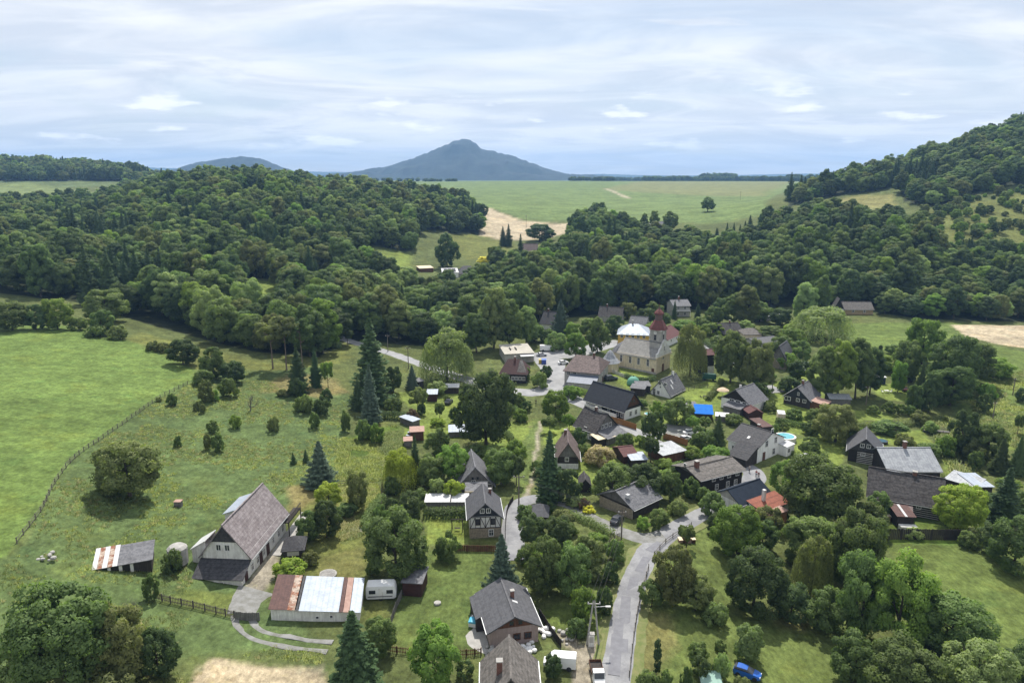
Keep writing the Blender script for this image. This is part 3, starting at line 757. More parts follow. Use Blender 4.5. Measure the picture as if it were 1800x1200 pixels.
def bare(seed, Hh, r0):
    g = np.random.default_rng(seed); mb = MB()
    def br(p, d, l, r, lev):
        pts = [p]; q = Vector(p)
        for i in range(3):
            d = (d + Vector(g.uniform(-.22, .22, 3))).normalized(); q = q + d * l / 3; pts.append(q.copy())
        tube(mb, pts, [r, r * .8, r * .62, r * .45], 5 if lev < 2 else 3)
        if lev < 4:
            for k in range(4 if lev else 6):
                nd = (d + Vector(g.uniform(-1, 1, 3)) * .85 + Vector((0, 0, .15))).normalized(); br(pts[g.integers(1, 4)], nd, l * g.uniform(.5, .75), r * .5, lev + 1)
    br(Vector((0, 0, -.2)), Vector((0, 0, 1)), Hh * .45, r0, 0)
    me = mb.mesh('bare_branches'); me.materials.append(mat('grey_bark', (.16, .14, .12), (.10, .09, .08), 3, .9)); return me

# a library of plant bodies: kind -> list of (height, radius, crown mesh, trunk mesh)
LIB = {}
def lib(kind, Hh, Rr, data, tr=None):
    LIB.setdefault(kind, []).append((Hh, Rr, crown_mesh('crown_' + kind, *data), tr))
G0 = np.random.default_rng(1)
for s in range(4):
    lib('big', 14, 6, broadleaf(10 + s, 14, 6, 104, 22000, .235, -.04, 1.0, clr=(.17, .31)), trunk_mesh('trunk', G0, 14, 6, .34))
for s in range(3):
    lib('tall', 17, 5, broadleaf(30 + s, 17, 5, 104, 21000, .235, -.02, .7, clr=(.19, .33)), trunk_mesh('trunk', G0, 17, 5, .30))
for s in range(4):
    lib('mid', 7.5, 3.2, broadleaf(50 + s, 7.5, 3.2, 74, 10500, .175, -.06, 1.0, clr=(.18, .34)), trunk_mesh('trunk', G0, 7.5, 3.2, .16))
for s in range(2):
    lib('orchard', 4.2, 2.1, broadleaf(60 + s, 4.2, 2.1, 34, 3000, .19, .34, .4), trunk_mesh('trunk', G0, 4.2, 2.1, .13, .6, 6, .45))
for s in range(4):
    lib('bush', 3.0, 1.8, broadleaf(70 + s, 3.0, 1.8, 44, 3200, .16, -.15, .8, clr=(.24, .38)), trunk_mesh('stem', G0, 3, 1.8, .06, .6, 5, .1))
for s in range(2):
    lib('ball', 2.4, 1.5, broadleaf(80 + s, 2.4, 1.5, 60, 2600, .12, -.05, .2, clr=(.20, .28)), trunk_mesh('stem', G0, 2.4, 1.5, .06, .6, 5, .1))
for s in range(3):
    lib('fir', 16, 3.6, conifer(90 + s, 16, 3.6, 34, .36, .03), trunk_mesh('trunk', G0, 16, 1.5, .22, .97, 0, lean=0))
for s in range(2):
    lib('fat_fir', 9, 3.2, conifer(95 + s, 9, 3.2, 28, .34, .03, 1.25, .22), trunk_mesh('trunk', G0, 9, 1.5, .16, .95, 0, lean=0))
lib('young_fir', 3, .9, conifer(98, 3, .9, 15, .16, .02, .9, .15), trunk_mesh('trunk', G0, 3, .6, .05, .95, 0, lean=0))
for s in range(2):
    lib('willow', 13, 6.5, willow(100 + s, 13, 6.5, 54, 11000, .27), trunk_mesh('trunk', G0, 13, 6, .38))
for s in range(2):
    lib('pine', 15, 3.6, broadleaf(110 + s, 15, 3.6, 34, 4600, .27, .50, .6, clr=(.22, .36)), trunk_mesh('trunk', G0, 15, 3.4, .2, .86, 9, .6, M_BARK2, .02))
for s in range(2):
    lib('column', 5, .55, broadleaf(120 + s, 5, .55, 46, 2200, .13, .0, .3, clr=(.5, .75)), trunk_mesh('stem', G0, 5, .3, .06, .6, 0, lean=0))
BARE = [bare(5, 6, .16), bare(6, 6, .13)]

plant_no = {}
def set_mat(o, m):
    o.material_slots[0].link = 'OBJECT'; o.material_slots[0].material = m
def plant(kind, name, label, pos, h, w, leaf, cat='tree', group=None, var=None, rz=None):
    """a plant of height h and crown width w standing at pos: Empty > trunk or stem, crown"""
    vs = LIB[kind]; i = plant_no.get(kind, 0); plant_no[kind] = i + 1
    Hh, Rr, cm, tm = vs[(i if var is None else var) % len(vs)]
    o = empty(name, pos, random.uniform(0, 6.28) if rz is None else rz)
    sx = w / 2 / (Rr * 1.02); sz = h / Hh
    o.scale = (sx, sx, sz)
    if not cm.materials: cm.materials.append(LEAF['mid'])
    c = link('crown', cm, o); set_mat(c, LEAF[leaf])
    t = link('trunk' if kind not in ('bush', 'ball', 'column') else 'stem', tm, o)
    tag(o, label, cat, group)
    return o
def size_at(px, pyb, pyt, wpx):
    p = at(px, pyb)
    k = p.y * CT + (CAM_H - p.z) * ST
    # height: the top of the plant is seen at row pyt above the base
    b = (600 - pyt) / FOC; dz = -ST + b * CT; dy = CT + b * ST
    zt = CAM_H + dz / dy * p.y
    return p, max(zt - p.z, .4), wpx / FOC * k
def grow(kind, name, leaf, px, pyb, pyt, wpx, label, cat='tree', group=None):
    p, h, w = size_at(px, pyb, pyt, wpx)
    # the crown's own depth hides part of the foot: the picture's lower edge of the crown lies in front of the trunk
    return plant(kind, name, label, (p.x, p.y, p.z - .05), h, w, leaf, cat, group)

# ------------------------------------------------------------------ woods
def scatter(poly, step, seed, jit=.42):
    g = np.random.default_rng(seed)
    xs = [p[0] for p in poly]; ys = [p[1] for p in poly]
    X, Y = np.meshgrid(np.arange(min(xs), max(xs), step), np.arange(min(ys), max(ys), step))
    X = X + (np.arange(X.shape[0]) % 2)[:, None] * step / 2
    X = X + g.uniform(-jit, jit, X.shape) * step; Y = Y + g.uniform(-jit, jit, Y.shape) * step
    X = X.ravel(); Y = Y.ravel(); k = inpoly(X, Y, poly); 
    for h_ in HOLES: k &= ~inpoly(X, Y, h_)
    return np.c_[X[k], Y[k]]
WOODS = {
 'left wood':   ('tree in the wood behind the bright green meadow', 'trees of the wood beyond the meadow', 9.4, (15, 21)),
 'ridge wood':  ('tree on the far wooded ridge at the horizon', 'trees of the far ridge', 10.5, (15, 22)),
 'ridge saddle':('tree on the saddle below the yellow strip field', 'trees on the saddle', 8.5, (11, 16)),
 'valley wood': ('tall tree in the dark wood behind the church', 'trees of the wood behind the church', 9.2, (17, 23)),
 'hill wood':   ('tree on the lower slope of the wooded hill', 'trees on the lower hill slope', 8.8, (13, 19)),
 'hill foot':   ('tree at the foot of the hill behind the tan field', 'trees at the foot of the hill', 7.2, (9, 14)),
 'hill top':    ('tree high on the steep wooded hill', 'trees high on the hill', 9.4, (13, 19)),
}
allp = []
for zi_, (zname, (lb, gp, step, hr)) in enumerate(WOODS.items()):
    pts = scatter(FPOLY[zname], step, 200 + zi_)
    g = np.random.default_rng(300 + zi_)
    for x, y in pts:
        px = float(pxd(x, y))
        if px < -170 or px > 1970: continue
        n1 = float(vnoise(x, y, 34, 70)); n2 = float(vnoise(x, y, 17, 71)); con = n1 > .80
        kind = ('fir' if con else ('tall' if n2 > .52 else 'big'))
        if g.random() < .06: continue
        lowz = 1.0
        if zname == 'valley wood' and 690 < px < 900 and y < 405: lowz = .76
        if zname == 'valley wood' and px > 1095 and y > 440: lowz = .72
        h = lowz * g.uniform(*hr) * (1.06 if con else 1) * (.70 + .5 * n2) * g.uniform(.85, 1.15); w = h * (g.uniform(.36, .46) if con else g.uniform(.58, .80) if kind == 'big' else g.uniform(.46, .6))
        w = max(w, step * 1.36 if not con else 0)
        r = g.random()
        leaf = 'fir' if con else ('dark' if r < .34 else 'mid' if r < .70 else 'olive' if r < .83 else 'pale' if r < .89 else 'bright')
        allp.append((zname, x, y, h, w, kind, leaf, px))
# which of them show: keep the nearest 290 that stand in the picture and are not hidden behind the row in front
occ = {}
allp.sort(key=lambda q: q[2])
shown = []
for q in allp:
    zname, x, y, h, w, kind, leaf, px = q
    z = float(H(x, y)); top = 308 - (z + h - CAM_H) / y * FOC; c = int(px // 14)
    prev = min(occ.get(k, 1200) for k in (c - 1, c, c + 1))
    vis = prev - top if prev < 1200 else h / y * FOC
    if -30 < px < 1830: shown.append((min(vis, h / y * FOC) * w / y * FOC if vis > 3 else 0, q))
    for k in range(int((px - w / y * FOC * .45) // 14), int((px + w / y * FOC * .45) // 14) + 1): occ[k] = min(occ.get(k, 1200), top)
shown.sort(key=lambda a: -a[0])
single = {id(q) for v, q in shown[:215]}
rest = []
for q in allp:
    if id(q) in single:
        zname, x, y, h, w, kind, leaf, px = q; lb, gp, _, _ = WOODS[zname]
        pre = {'dark': 'dark green ', 'mid': 'mid green ', 'olive': 'olive green ', 'pale': 'pale silvery ', 'bright': 'bright green ', 'fir': 'dark conifer '}[leaf]
        land = {'left wood': [(130, 'above the left end of the bright meadow'), (330, 'behind the bushes of the meadow edge'), (480, 'left of the bare-trunked pines'), (620, 'behind the bare-trunked pines'), (9999, 'beside the valley road')],
                'valley wood': [(800, 'above the pale willow'), (960, 'behind the shop'), (1120, 'behind the church'), (1260, 'behind the grey villa'), (1400, 'above the long pale flat roof'), (9999, 'left of the ochre house')],
                'hill wood': [(1560, 'above the ochre house'), (9999, 'below the hillside house')], 'hill foot': [(1700, 'behind the green field'), (9999, 'behind the tan field')],
                'hill top': [(1600, 'behind the hilltop field'), (1720, 'above the hillside scrub'), (9999, 'near the hill summit')], 'ridge saddle': [(9999, 'below the yellow strip field')], 'ridge wood': [(9999, 'on the far left ridge')]}[zname]
        where = next(t_ for lim, t_ in land if px < lim)
        front = {'left wood': y < 275, 'valley wood': y < 350}.get(zname, y < 370)
        lb = ('' if kind == 'fir' else 'broad ' if kind == 'big' else 'slender ') + 'tree ' + ('in the front row ' if front else 'higher up ') + where; gp = lb
        plant(kind, 'forest_tree' if kind != 'fir' else 'forest_conifer', pre + lb, (x, y, float(H(x, y)) - .2), h, w, leaf, 'tree', pre + gp)
    else: rest.append(q)
# hillside scrub
scr = scatter(dpoly([(1575,410),(1600,480),(1640,520),(1720,538),(1830,538),(1900,520),(1900,415),(1700,418)]), 6.0, 400, .5)
gs = np.random.default_rng(9)
for x, y in scr:
    if gs.random() < .46:
        h = gs.uniform(2.5, 7.5); rest.append(('scrub', x, y, h, h * gs.uniform(.9, 1.2), 'bush' if h < 5 else 'mid', gs.choice(['mid', 'dark', 'bright', 'olive']), 0))
# distant copses and hedges on the plain, far too small to tell trunk from trunk
gf = np.random.default_rng(12)
def copse(px0, px1, y0, y1, n, h0, h1):
    for _ in range(n):
        px = gf.uniform(px0, px1); y = gf.uniform(y0, y1); p = atd(px, y); h = gf.uniform(h0, h1)
        rest.append(('copse', p.x, p.y, h, h * gf.uniform(.8, 1.3), 'big', gf.choice(['dark', 'mid', 'dark']), px))
copse(1000, 1080, 1950, 2060, 60, 10, 14); copse(1130, 1330, 2150, 2450, 380, 10, 18); copse(1040, 1400, 2600, 2900, 330, 10, 18)
copse(1235, 1290, 2300, 2400, 60, 18, 28); copse(1330, 1420, 1900, 2000, 60, 10, 16); copse(745, 805, 1930, 1980, 40, 6, 9); copse(-150, 230, 1350, 1600, 200, 14, 20)
copse(1380, 1480, 2000, 2500, 150, 12, 22); copse(560, 760, 2000, 2100, 60, 8, 12)
# all the others as one wood: instances on points, one body for each kind and leaf colour
src = bpy.data.collections.new('forest_bodies')
combos = []
for kind, leaf in [(k, l) for k in ('big', 'tall', 'mid', 'bush') for l in ('dark', 'mid', 'olive', 'pale', 'bright')] + [('fir', 'fir')]:
    for vi, (Hh, Rr, cm, tm) in enumerate(LIB[kind][:3]):
        if not cm.materials: cm.materials.append(LEAF['mid'])
        o = bpy.data.objects.new('body_%03d' % len(combos), cm); src.objects.link(o); set_mat(o, LEAF[leaf]); combos.append((kind, leaf, Hh, Rr))
cidx = {}
for i, (k, l, _, _) in enumerate(combos): cidx.setdefault((k, l), []).append(i)
def instanced(name, P, S, Rz, idx, coll, label, cat):
    me = bpy.data.meshes.new(name); n = len(P)
    me.vertices.add(n); me.vertices.foreach_set('co', np.asarray(P, np.float32).ravel())
    for nm, ty, key, arr in (('sc', 'FLOAT_VECTOR', 'vector', S), ('rz', 'FLOAT', 'value', Rz), ('ix', 'INT', 'value', idx)):
        a = me.attributes.new(nm, ty, 'POINT'); a.data.foreach_set(key, np.asarray(arr, np.int32 if ty == 'INT' else np.float32).ravel())
    o = link(name, me)
    ng = bpy.data.node_groups.new(name + '_nodes', 'GeometryNodeTree')
    ng.interface.new_socket('Geometry', in_out='INPUT', socket_type='NodeSocketGeometry'); ng.interface.new_socket('Geometry', in_out='OUTPUT', socket_type='NodeSocketGeometry')
    nd = ng.nodes; gi = nd.new('NodeGroupInput'); go = nd.new('NodeGroupOutput')
    ip = nd.new('GeometryNodeInstanceOnPoints'); ci = nd.new('GeometryNodeCollectionInfo'); ci.inputs['Collection'].default_value = coll
    ci.inputs['Separate Children'].default_value = True; ci.inputs['Reset Children'].default_value = True
    ip.inputs['Pick Instance'].default_value = True
    def attr(nm, ty):
        a = nd.new('GeometryNodeInputNamedAttribute'); a.data_type = ty; a.inputs['Name'].default_value = nm; return a.outputs['Attribute']
    cb = nd.new('ShaderNodeCombineXYZ'); ng.links.new(attr('rz', 'FLOAT'), cb.inputs[2])
    ng.links.new(gi.outputs[0], ip.inputs['Points']); ng.links.new(ci.outputs[0], ip.inputs['Instance'])
    ng.links.new(attr('ix', 'INT'), ip.inputs['Instance Index']); ng.links.new(cb.outputs[0], ip.inputs['Rotation']); ng.links.new(attr('sc', 'FLOAT_VECTOR'), ip.inputs['Scale'])
    ng.links.new(ip.outputs[0], go.inputs[0])
    md = o.modifiers.new('scatter', 'NODES'); md.node_group = ng
    return tag(o, label, cat, kind='stuff')
def forest_object(name, keys, label):
    P, S, Z, I = [], [], [], []
    for zname, x, y, h, w, kind, leaf, px in rest:
        if zname not in keys: continue
        i = random.choice(cidx[(kind, leaf)]); _, _, Hh, Rr = combos[i]
        P.append((x, y, float(H(x, y)) - .2)); S.append((w / 2 / Rr, w / 2 / Rr, h / Hh)); Z.append(random.uniform(0, 6.28)); I.append(i)
    instanced(name, P, S, Z, I, src, label, 'forest')
forest_object('forest', ('left wood', 'ridge saddle'), 'dense mixed wood rising behind the bright green meadow')
forest_object('forest', ('valley wood',), 'dark wood on the slope behind the church')
forest_object('forest', ('hill wood', 'hill foot', 'hill top'), 'thick woodland covering the steep hill')
forest_object('shrubbery', ('scrub',), 'scattered scrub on the open hillside meadow')
forest_object('forest', ('ridge wood', 'copse'), 'distant woods and copses along the horizon')
# ------------------------------------------------------------------ building materials
SLATE_D = mat('slate_dark', (.068, .066, .070), (.042, .041, .045), 2.2, .75, 6, wave=('Z', .32, .22), streak=.25, lo=.45, hi=.57)
SLATE_N = mat('slate_navy', (.036, .040, .050), (.027, .030, .038), 1.2, .8, 5, wave=('Z', .45, .15), streak=.12)
SLATE_G = mat('slate_grey', (.165, .165, .175), (.11, .11, .12), 1.8, .75, 6, wave=('Z', .35, .18), streak=.2, lo=.45, hi=.57)
SLATE_M = mat('slate_mid', (.098, .098, .106), (.075, .075, .082), 1.5, .7, 5, wave=('Z', .35, .12), streak=.12, lo=.45, hi=.57)
ETERNIT = mat('weathered_sheet', (.29, .255, .255), (.195, .165, .165), 1.1, .85, 9, lo=.40, hi=.60, wave=('Z', .45, .16), streak=.3)
BROWNR = mat('brown_sheet_roof', (.165, .125, .115), (.105, .078, .072), 1.4, .8, 7, wave=('Z', .38, .2), streak=.25, lo=.45, hi=.57)
BROWNG = mat('grey_brown_roof', (.165, .150, .138), (.105, .095, .086), 1.6, .85, 7, wave=('Z', .4, .18), streak=.25, lo=.45, hi=.57)
BLACKR = mat('old_black_shingle', (.080, .074, .072), (.045, .040, .040), 1.6, .85, 8, wave=('Z', .42, .25), streak=.35, lo=.45, hi=.57)
METAL = mat('zinc_sheet', (.36, .375, .39), (.28, .29, .31), .7, .6, 6, metallic=.25, wave=('X', .62, .12), streak=.22, lo=.45, hi=.57)
METALB = mat('pale_blue_sheet', (.38, .42, .48), (.31, .35, .41), .8, .6, 5, metallic=.15, wave=('X', .8, .12), streak=.12)
WHITEM = mat('white_sheet', (.60, .60, .60), (.50, .50, .50), .9, .5, 5, wave=('X', .7, .1), streak=.1)
RUSTED = mat('rusty_sheet', (.45, .36, .29), (.24, .095, .05), .9, .8, 8, lo=.44, hi=.56, streak=.5)
RUSTBR = mat('rust_brown_sheet', (.125, .066, .055), (.085, .045, .040), 1.3, .75, 6, wave=('X', .5, .15), streak=.2)
REDTILE = mat('red_tile', (.30, .105, .065), (.22, .075, .05), 2, .8, 6, wave=('Z', .3, .25), streak=.18)
REDBR = mat('maroon_roof', (.135, .052, .048), (.095, .04, .038), 1.8, .75, 6, wave=('Z', .3, .2), streak=.15)
PINKT = mat('pale_terracotta', (.42, .28, .23), (.34, .21, .17), 1.5, .85, 6)
WHITE = mat('white_plaster', (.82, .81, .79), (.74, .73, .70), .6, .9, 8, lo=.45, hi=.75, streak=.14)
OLDWH = mat('old_whitewash', (.78, .77, .74), (.62, .60, .57), .8, .9, 8, streak=.22)
CREAM = mat('cream_plaster', (.74, .63, .44), (.60, .52, .38), .55, .9, 8, streak=.25)
YELLOW = mat('yellow_plaster', (.72, .47, .11), (.64, .41, .10), .6, .9, 6, streak=.1)
GREYPL = mat('grey_plaster', (.44, .42, .39), (.33, .315, .295), .8, .9, 7, streak=.2)
PINKPL = mat('pinkish_plaster', (.40, .31, .285), (.33, .255, .235), .9, .9, 7, streak=.15)
STONE = mat('rubble_stone', (.33, .28, .21), (.20, .17, .13), 2.5, .9, 6, bump=.6, bscale=2.5)
WOODD = mat('tarred_boards', (.034, .027, .023), (.022, .018, .016), 1.5, .8, 6, wave=('Z', .3, .35), streak=.2)
WOODV = mat('dark_vertical_boards', (.060, .050, .045), (.040, .033, .030), 1.5, .85, 6, wave=('X', .25, .35), streak=.25)
WOODG = mat('silvery_boards', (.215, .205, .195), (.145, .135, .125), 1.2, .9, 6, wave=('X', .28, .3), streak=.25)
WOODB = mat('brown_boards', (.155, .072, .040), (.105, .050, .030), 1.4, .8, 6, wave=('X', .25, .3), streak=.2)
WOODO = mat('orange_boards', (.36, .17, .055), (.28, .13, .045), 1.6, .75, 6, wave=('X', .22, .25))
WOODR = mat('dark_red_boards', (.070, .030, .026), (.050, .023, .020), 1.5, .8, 6, wave=('X', .2, .3))
BRICK = mat('chimney_brick', (.21, .10, .075), (.14, .075, .06), 4, .9, 5)
BEAMW = mat('white_paint', (.72, .71, .69), (.62, .61, .59), 2, .7)
LOGD = mat('dark_log', (.045, .037, .032), (.030, .025, .022), 2, .85, 6, stretch=(.3, 1, 1))
CHINK = mat('lime_chinking', (.56, .54, .50), (.45, .43, .40), 2, .9)
GLASS = mat('window_glass', (.025, .030, .038), (.04, .045, .055), 1, .12, spec=.6)
CONC = mat('concrete', (.40, .385, .36), (.30, .29, .27), 1, .9, 7)
STEEL = mat('galvanised_steel', (.42, .43, .44), (.34, .35, .36), 2, .45, metallic=.6)
DARKM = mat('dark_metal', (.05, .05, .052), (.035, .035, .037), 2, .5)
BLUET = mat('blue_tarpaulin', (.006, .15, .55), (.005, .12, .46), 1.2, .7, spec=.1)

def vz(P, py):
    """height at which the upright line through P is seen in picture row py"""
    b = (600 - py) / FOC
    return CAM_H + (-ST + b * CT) / (CT + b * ST) * P[1]
WIN_CACHE = {}
def window(root, o, ux, out, u, z, w, h, fm=None, panes=2, name='window'):
    """o: wall origin, ux: along the wall, out: outward, all in the thing's own space; frame with its pane behind"""
    fm = fm or BEAMW
    key = (round(w, 2), round(h, 2), fm.name, panes)
    if key not in WIN_CACHE:
        t = .11 if w > .6 else .07; mb = MB()
        mb.box(-w/2 - t, -w/2, -.09, .02, -t, h + t); mb.box(w/2, w/2 + t, -.09, .02, -t, h + t)
        mb.box(-w/2, w/2, -.09, .02, h, h + t); mb.box(-w/2 - .02, w/2 + .02, -.14, .02, -t, 0)
        for i in range(1, panes): mb.box(-w/2 + w * i / panes - .03, -w/2 + w * i / panes + .03, -.055, .02, 0, h)
        if h > 1.0: mb.box(-w/2, w/2, -.05, .02, h * .62 - .025, h * .62 + .025)
        fme = mb.mesh('window_frame'); fme.materials.append(fm)
        gme = MB().box(-w/2, w/2, -.028, .01, 0, h).mesh('pane'); gme.materials.append(GLASS)
        WIN_CACHE[key] = (fme, gme)
    fme, gme = WIN_CACHE[key]
    p = Vector(o) + Vector(ux) * u; a = math.atan2(-Vector(out).x, Vector(out).y) + math.pi
    wo_ = link(name, fme, root); wo_.location = (p.x, p.y, z); wo_.rotation_euler = (0, 0, a)
    g_ = link('pane', gme, wo_)
    return wo_
def frame_of(A, B):
    a = at(*A) if not isinstance(A, Vector) else A; b = at(*B) if not isinstance(B, Vector) else B
    X = Vector((b.x - a.x, b.y - a.y, 0)); Ln = X.length; X /= Ln
    Y = Vector((-X.y, X.x, 0))
    return a, b, X, Y, Ln
def house(name, label, cat, A, B, D, hw, hr, ridge='x', wall=None, roof=None, gable=None, over=.45, eave=.5, wins=(), chim=(), hip=0.0, ref='r', low=None, lowm=None,
          doors=(), group=None, sky_=(), sag=0.0, th=.16, chm=None, winm=None, doorm=None):
    """A, B: foot of the front wall in the picture (left, right); D: depth in metres or the foot of the far right corner; hw, hr: metres, or picture rows when over 30"""
    a, b, X, Y, Ln = frame_of(A, B)
    if isinstance(D, tuple):           # three corners seen: square up the plan about the near corner
        left = D[0] == 'l'; pc = D[1:] if left else D; c = at(*pc); near = a if left else b
        th_ab = math.atan2(X.y, X.x); th_c = math.atan2(c.y - near.y, c.x - near.x) - math.pi / 2
        th_c = (th_c - th_ab + math.pi) % (2 * math.pi) - math.pi + th_ab; tt = (th_ab + th_c) / 2
        X = Vector((math.cos(tt), math.sin(tt), 0)); Y = Vector((-X.y, X.x, 0))
        def reach(d, px):
            lo, hi = .5, 60.0; s0 = 1 if float(pxd(near.x + d.x * 5, near.y + d.y * 5)) > float(pxd(near.x, near.y)) else -1
            for _ in range(40):
                m = (lo + hi) / 2
                if (float(pxd(near.x + d.x * m, near.y + d.y * m)) - px) * s0 < 0: lo = m
                else: hi = m
            return lo
        Ln = reach(X, B[0]) if left else reach(-X, A[0]); D = reach(Y, pc[0])
        if not left: a = near - X * Ln; a.z = float(H(a.x, a.y))
        b = a + X * Ln; b.z = float(H(b.x, b.y))
    Pw = lambda x, y: a + X * x + Y * y
    cs = [Pw(x, y) for x in (0, Ln) for y in (0, D)]
    gz = [float(H(p.x, p.y)) for p in cs]; z0 = min(a.z, b.z)
    if hw > 30: hw = vz(Pw(Ln, 0), hw) - z0
    if hr > 30:
        rp = Pw(Ln if ref == 'r' else 0 if ref == 'l' else Ln / 2, D / 2) if ridge == 'x' else Pw(Ln / 2, 0 if ref != 'b' else D)
        hr = vz(rp, hr) - z0
    hw = max(hw, 1.2); hr = max(hr, hw + .4)
    root = empty(name, (a.x, a.y, z0), math.atan2(X.y, X.x)); tag(root, label, cat, group)
    zb = min(gz) - z0 - .5
    gable = gable or wall
    if low:
        MB().box(-.04, Ln + .04, -.04, D + .04, zb, low).build('ground_floor_wall', lowm, root)
        MB().box(0, Ln, 0, D, low, hw).build('wall', wall, root)
    else: MB().box(0, Ln, 0, D, zb, hw).build('wall', wall, root)
    # P(r, s, z): r along the ridge, s across
    if ridge == 'x': LR, LS, P = Ln, D, (lambda r, s, z: (r, s, z))
    else: LR, LS, P = D, Ln, (lambda r, s, z: (s, r, z))
    m_ = LS / 2; sl = (hr - hw) / m_
    ez = hw - eave * sl; rb = MB(); hx = hip * LR if hip < 1 else hip
    ov = over
    if hip:
        r0, r1 = hx, LR - hx
        if r0 > r1: r0 = r1 = LR / 2
        e = [P(-ov, -eave, ez), P(LR + ov, -eave, ez), P(LR + ov, LS + eave, ez), P(-ov, LS + eave, ez)]
        t0, t1 = P(r0, m_, hr), P(r1, m_, hr)
        rb.slab([e[0], e[1], t1, t0], th); rb.slab([e[2], e[3], t0, t1], th); rb.slab([e[1], e[2], t1], th); rb.slab([e[3], e[0], t0], th)
    else:
        k = 6 if sag else 1
        for i in range(k):
            ra = -ov + (LR + 2 * ov) * i / k; rc_ = -ov + (LR + 2 * ov) * (i + 1) / k
            za = hr - sag * math.sin(math.pi * i / k); zc_ = hr - sag * math.sin(math.pi * (i + 1) / k)
            rb.slab([P(ra, -eave, ez), P(rc_, -eave, ez), P(rc_, m_, zc_), P(ra, m_, za)], th)
            rb.slab([P(ra, LS + eave, ez), P(rc_, LS + eave, ez), P(rc_, m_, zc_), P(ra, m_, za)], th)
        for r in (0, LR):
            pts = [P(r, 0, hw), P(r, LS, hw), P(r, m_, hr - .12)]; gb = MB()
            gb.poly(pts if (r == 0) == (ridge == 'x') else pts[::-1]); gb.build('gable', gable, root)
    ro = rb.build('roof', roof, root)
    if not hip and LR > 6:
        for sg in (-eave - .06, LS + eave + .06): MB().bar(P(-ov + .1, sg, ez - .12), P(LR + ov - .1, sg, ez - .12), .12, .10).build('gutter', STEEL, ro)
    if not hip:
        MB().bar(P(-ov, m_, hr + .03), P(LR + ov, m_, hr + .03), .26, .10).build('ridge_cap', roof, ro)
    for (r, s, w, h) in chim:         # r, s as fractions along and across the ridge, h above the roof
        c = P(r * LR, s * LS, 0); zr = hw + (hr - hw) * (1 - abs(s - .5) * 2)
        cb = MB().box(c[0] - w/2, c[0] + w/2, c[1] - w/2, c[1] + w/2, zr - 1, zr + h)
        co_ = cb.build('chimney', chm or BRICK, root)
        MB().box(c[0] - w/2 - .07, c[0] + w/2 + .07, c[1] - w/2 - .07, c[1] + w/2 + .07, zr + h, zr + h + .12).build('chimney_cap', CONC, co_)
    F = {'f': ((0, 0, 0), (1, 0, 0), (0, -1, 0), Ln), 'r': ((Ln, 0, 0), (0, 1, 0), (1, 0, 0), D), 'l': ((0, D, 0), (0, -1, 0), (-1, 0, 0), D)}
    for (fc, u, z, w, h) in wins:
        o_, ux, out, ln = F[fc]; off = .045 if low and z < low else 0
        window(root, Vector(o_) + Vector(out) * off, ux, out, u * ln if u <= 1 else u, z, w, h, winm, 2 if w > .5 else 1)
    for (fc, u, w, h) in doors:
        o_, ux, out, ln = F[fc]; p = Vector(o_) + Vector(ux) * (u * ln) + Vector(out) * .05
        dm = MB().box(-w/2, w/2, -.05, .05, -.1, h); d_ = dm.build('door', doorm or WOODB, root); d_.location = p; d_.rotation_euler = (0, 0, math.atan2(ux[1], ux[0]))
    for (u, v, w, h) in sky_:          # roof windows on the front slope of an x ridge, or right slope of a y ridge
        if ridge == 'x': p = (u * LR, v * m_); q = [P(p[0] + i * w, p[1] + j * h, hw + (p[1] + j * h) * sl + .06) for i, j in ((-.5,-.5),(.5,-.5),(.5,.5),(-.5,.5))]
        else: s0 = LS - v * m_; q = [P(u * LR + i * w, s0 - j * h, hw + (LS - s0 + j * h) * sl + .06) for i, j in ((-.5,-.5),(.5,-.5),(.5,.5),(-.5,.5))]
        MB().slab(q, .12).build('roof_window', WHITEM, root)
    root['dims'] = (Ln, D, hw, hr)
    return root
def lean(root, x0, x1, y0, y1, zlo, zhi, side, wall, roof, over=.3, name='annex', zb=-.6, wins=()):
    """box with a single-pitch roof, in the space of its house; side: the edge where the roof is low: f, b, l or r"""
    an = MB().box(x0, x1, y0, y1, zb, min(zlo, zhi)).build(name, wall, root)
    o = over
    q = {'f': [(x0-o,y0-o,zlo),(x1+o,y0-o,zlo),(x1+o,y1+.02,zhi),(x0-o,y1+.02,zhi)], 'b': [(x0-o,y0-.02,zhi),(x1+o,y0-.02,zhi),(x1+o,y1+o,zlo),(x0-o,y1+o,zlo)],
         'l': [(x0-o,y0-o,zlo),(x1+.02,y0-o,zhi),(x1+.02,y1+o,zhi),(x0-o,y1+o,zlo)], 'r': [(x0-.02,y0-o,zhi),(x1+o,y0-o,zlo),(x1+o,y1+o,zlo),(x0-.02,y1+o,zhi)]}[side]
    sidew = MB()       # the wall wedges under the slope
    zt = max(zlo, zhi) - .14; zl = min(zlo, zhi)
    if side in 'fb':
        yh = y1 if side == 'f' else y0; yl = y0 if side == 'f' else y1
        for x in (x0, x1): sidew.poly([(x, yl, zl - .01), (x, yh, zl - .01), (x, yh, zt)])
    else:
        xh = x1 if side == 'l' else x0; xl = x0 if side == 'l' else x1
        for y in (y0, y1): sidew.poly([(xl, y, zl - .01), (xh, y, zl - .01), (xh, y, zt)])
    sidew.build('wall_wedge', wall, an)
    MB().slab(q, .1).build('annex_roof', roof, an)
    return an
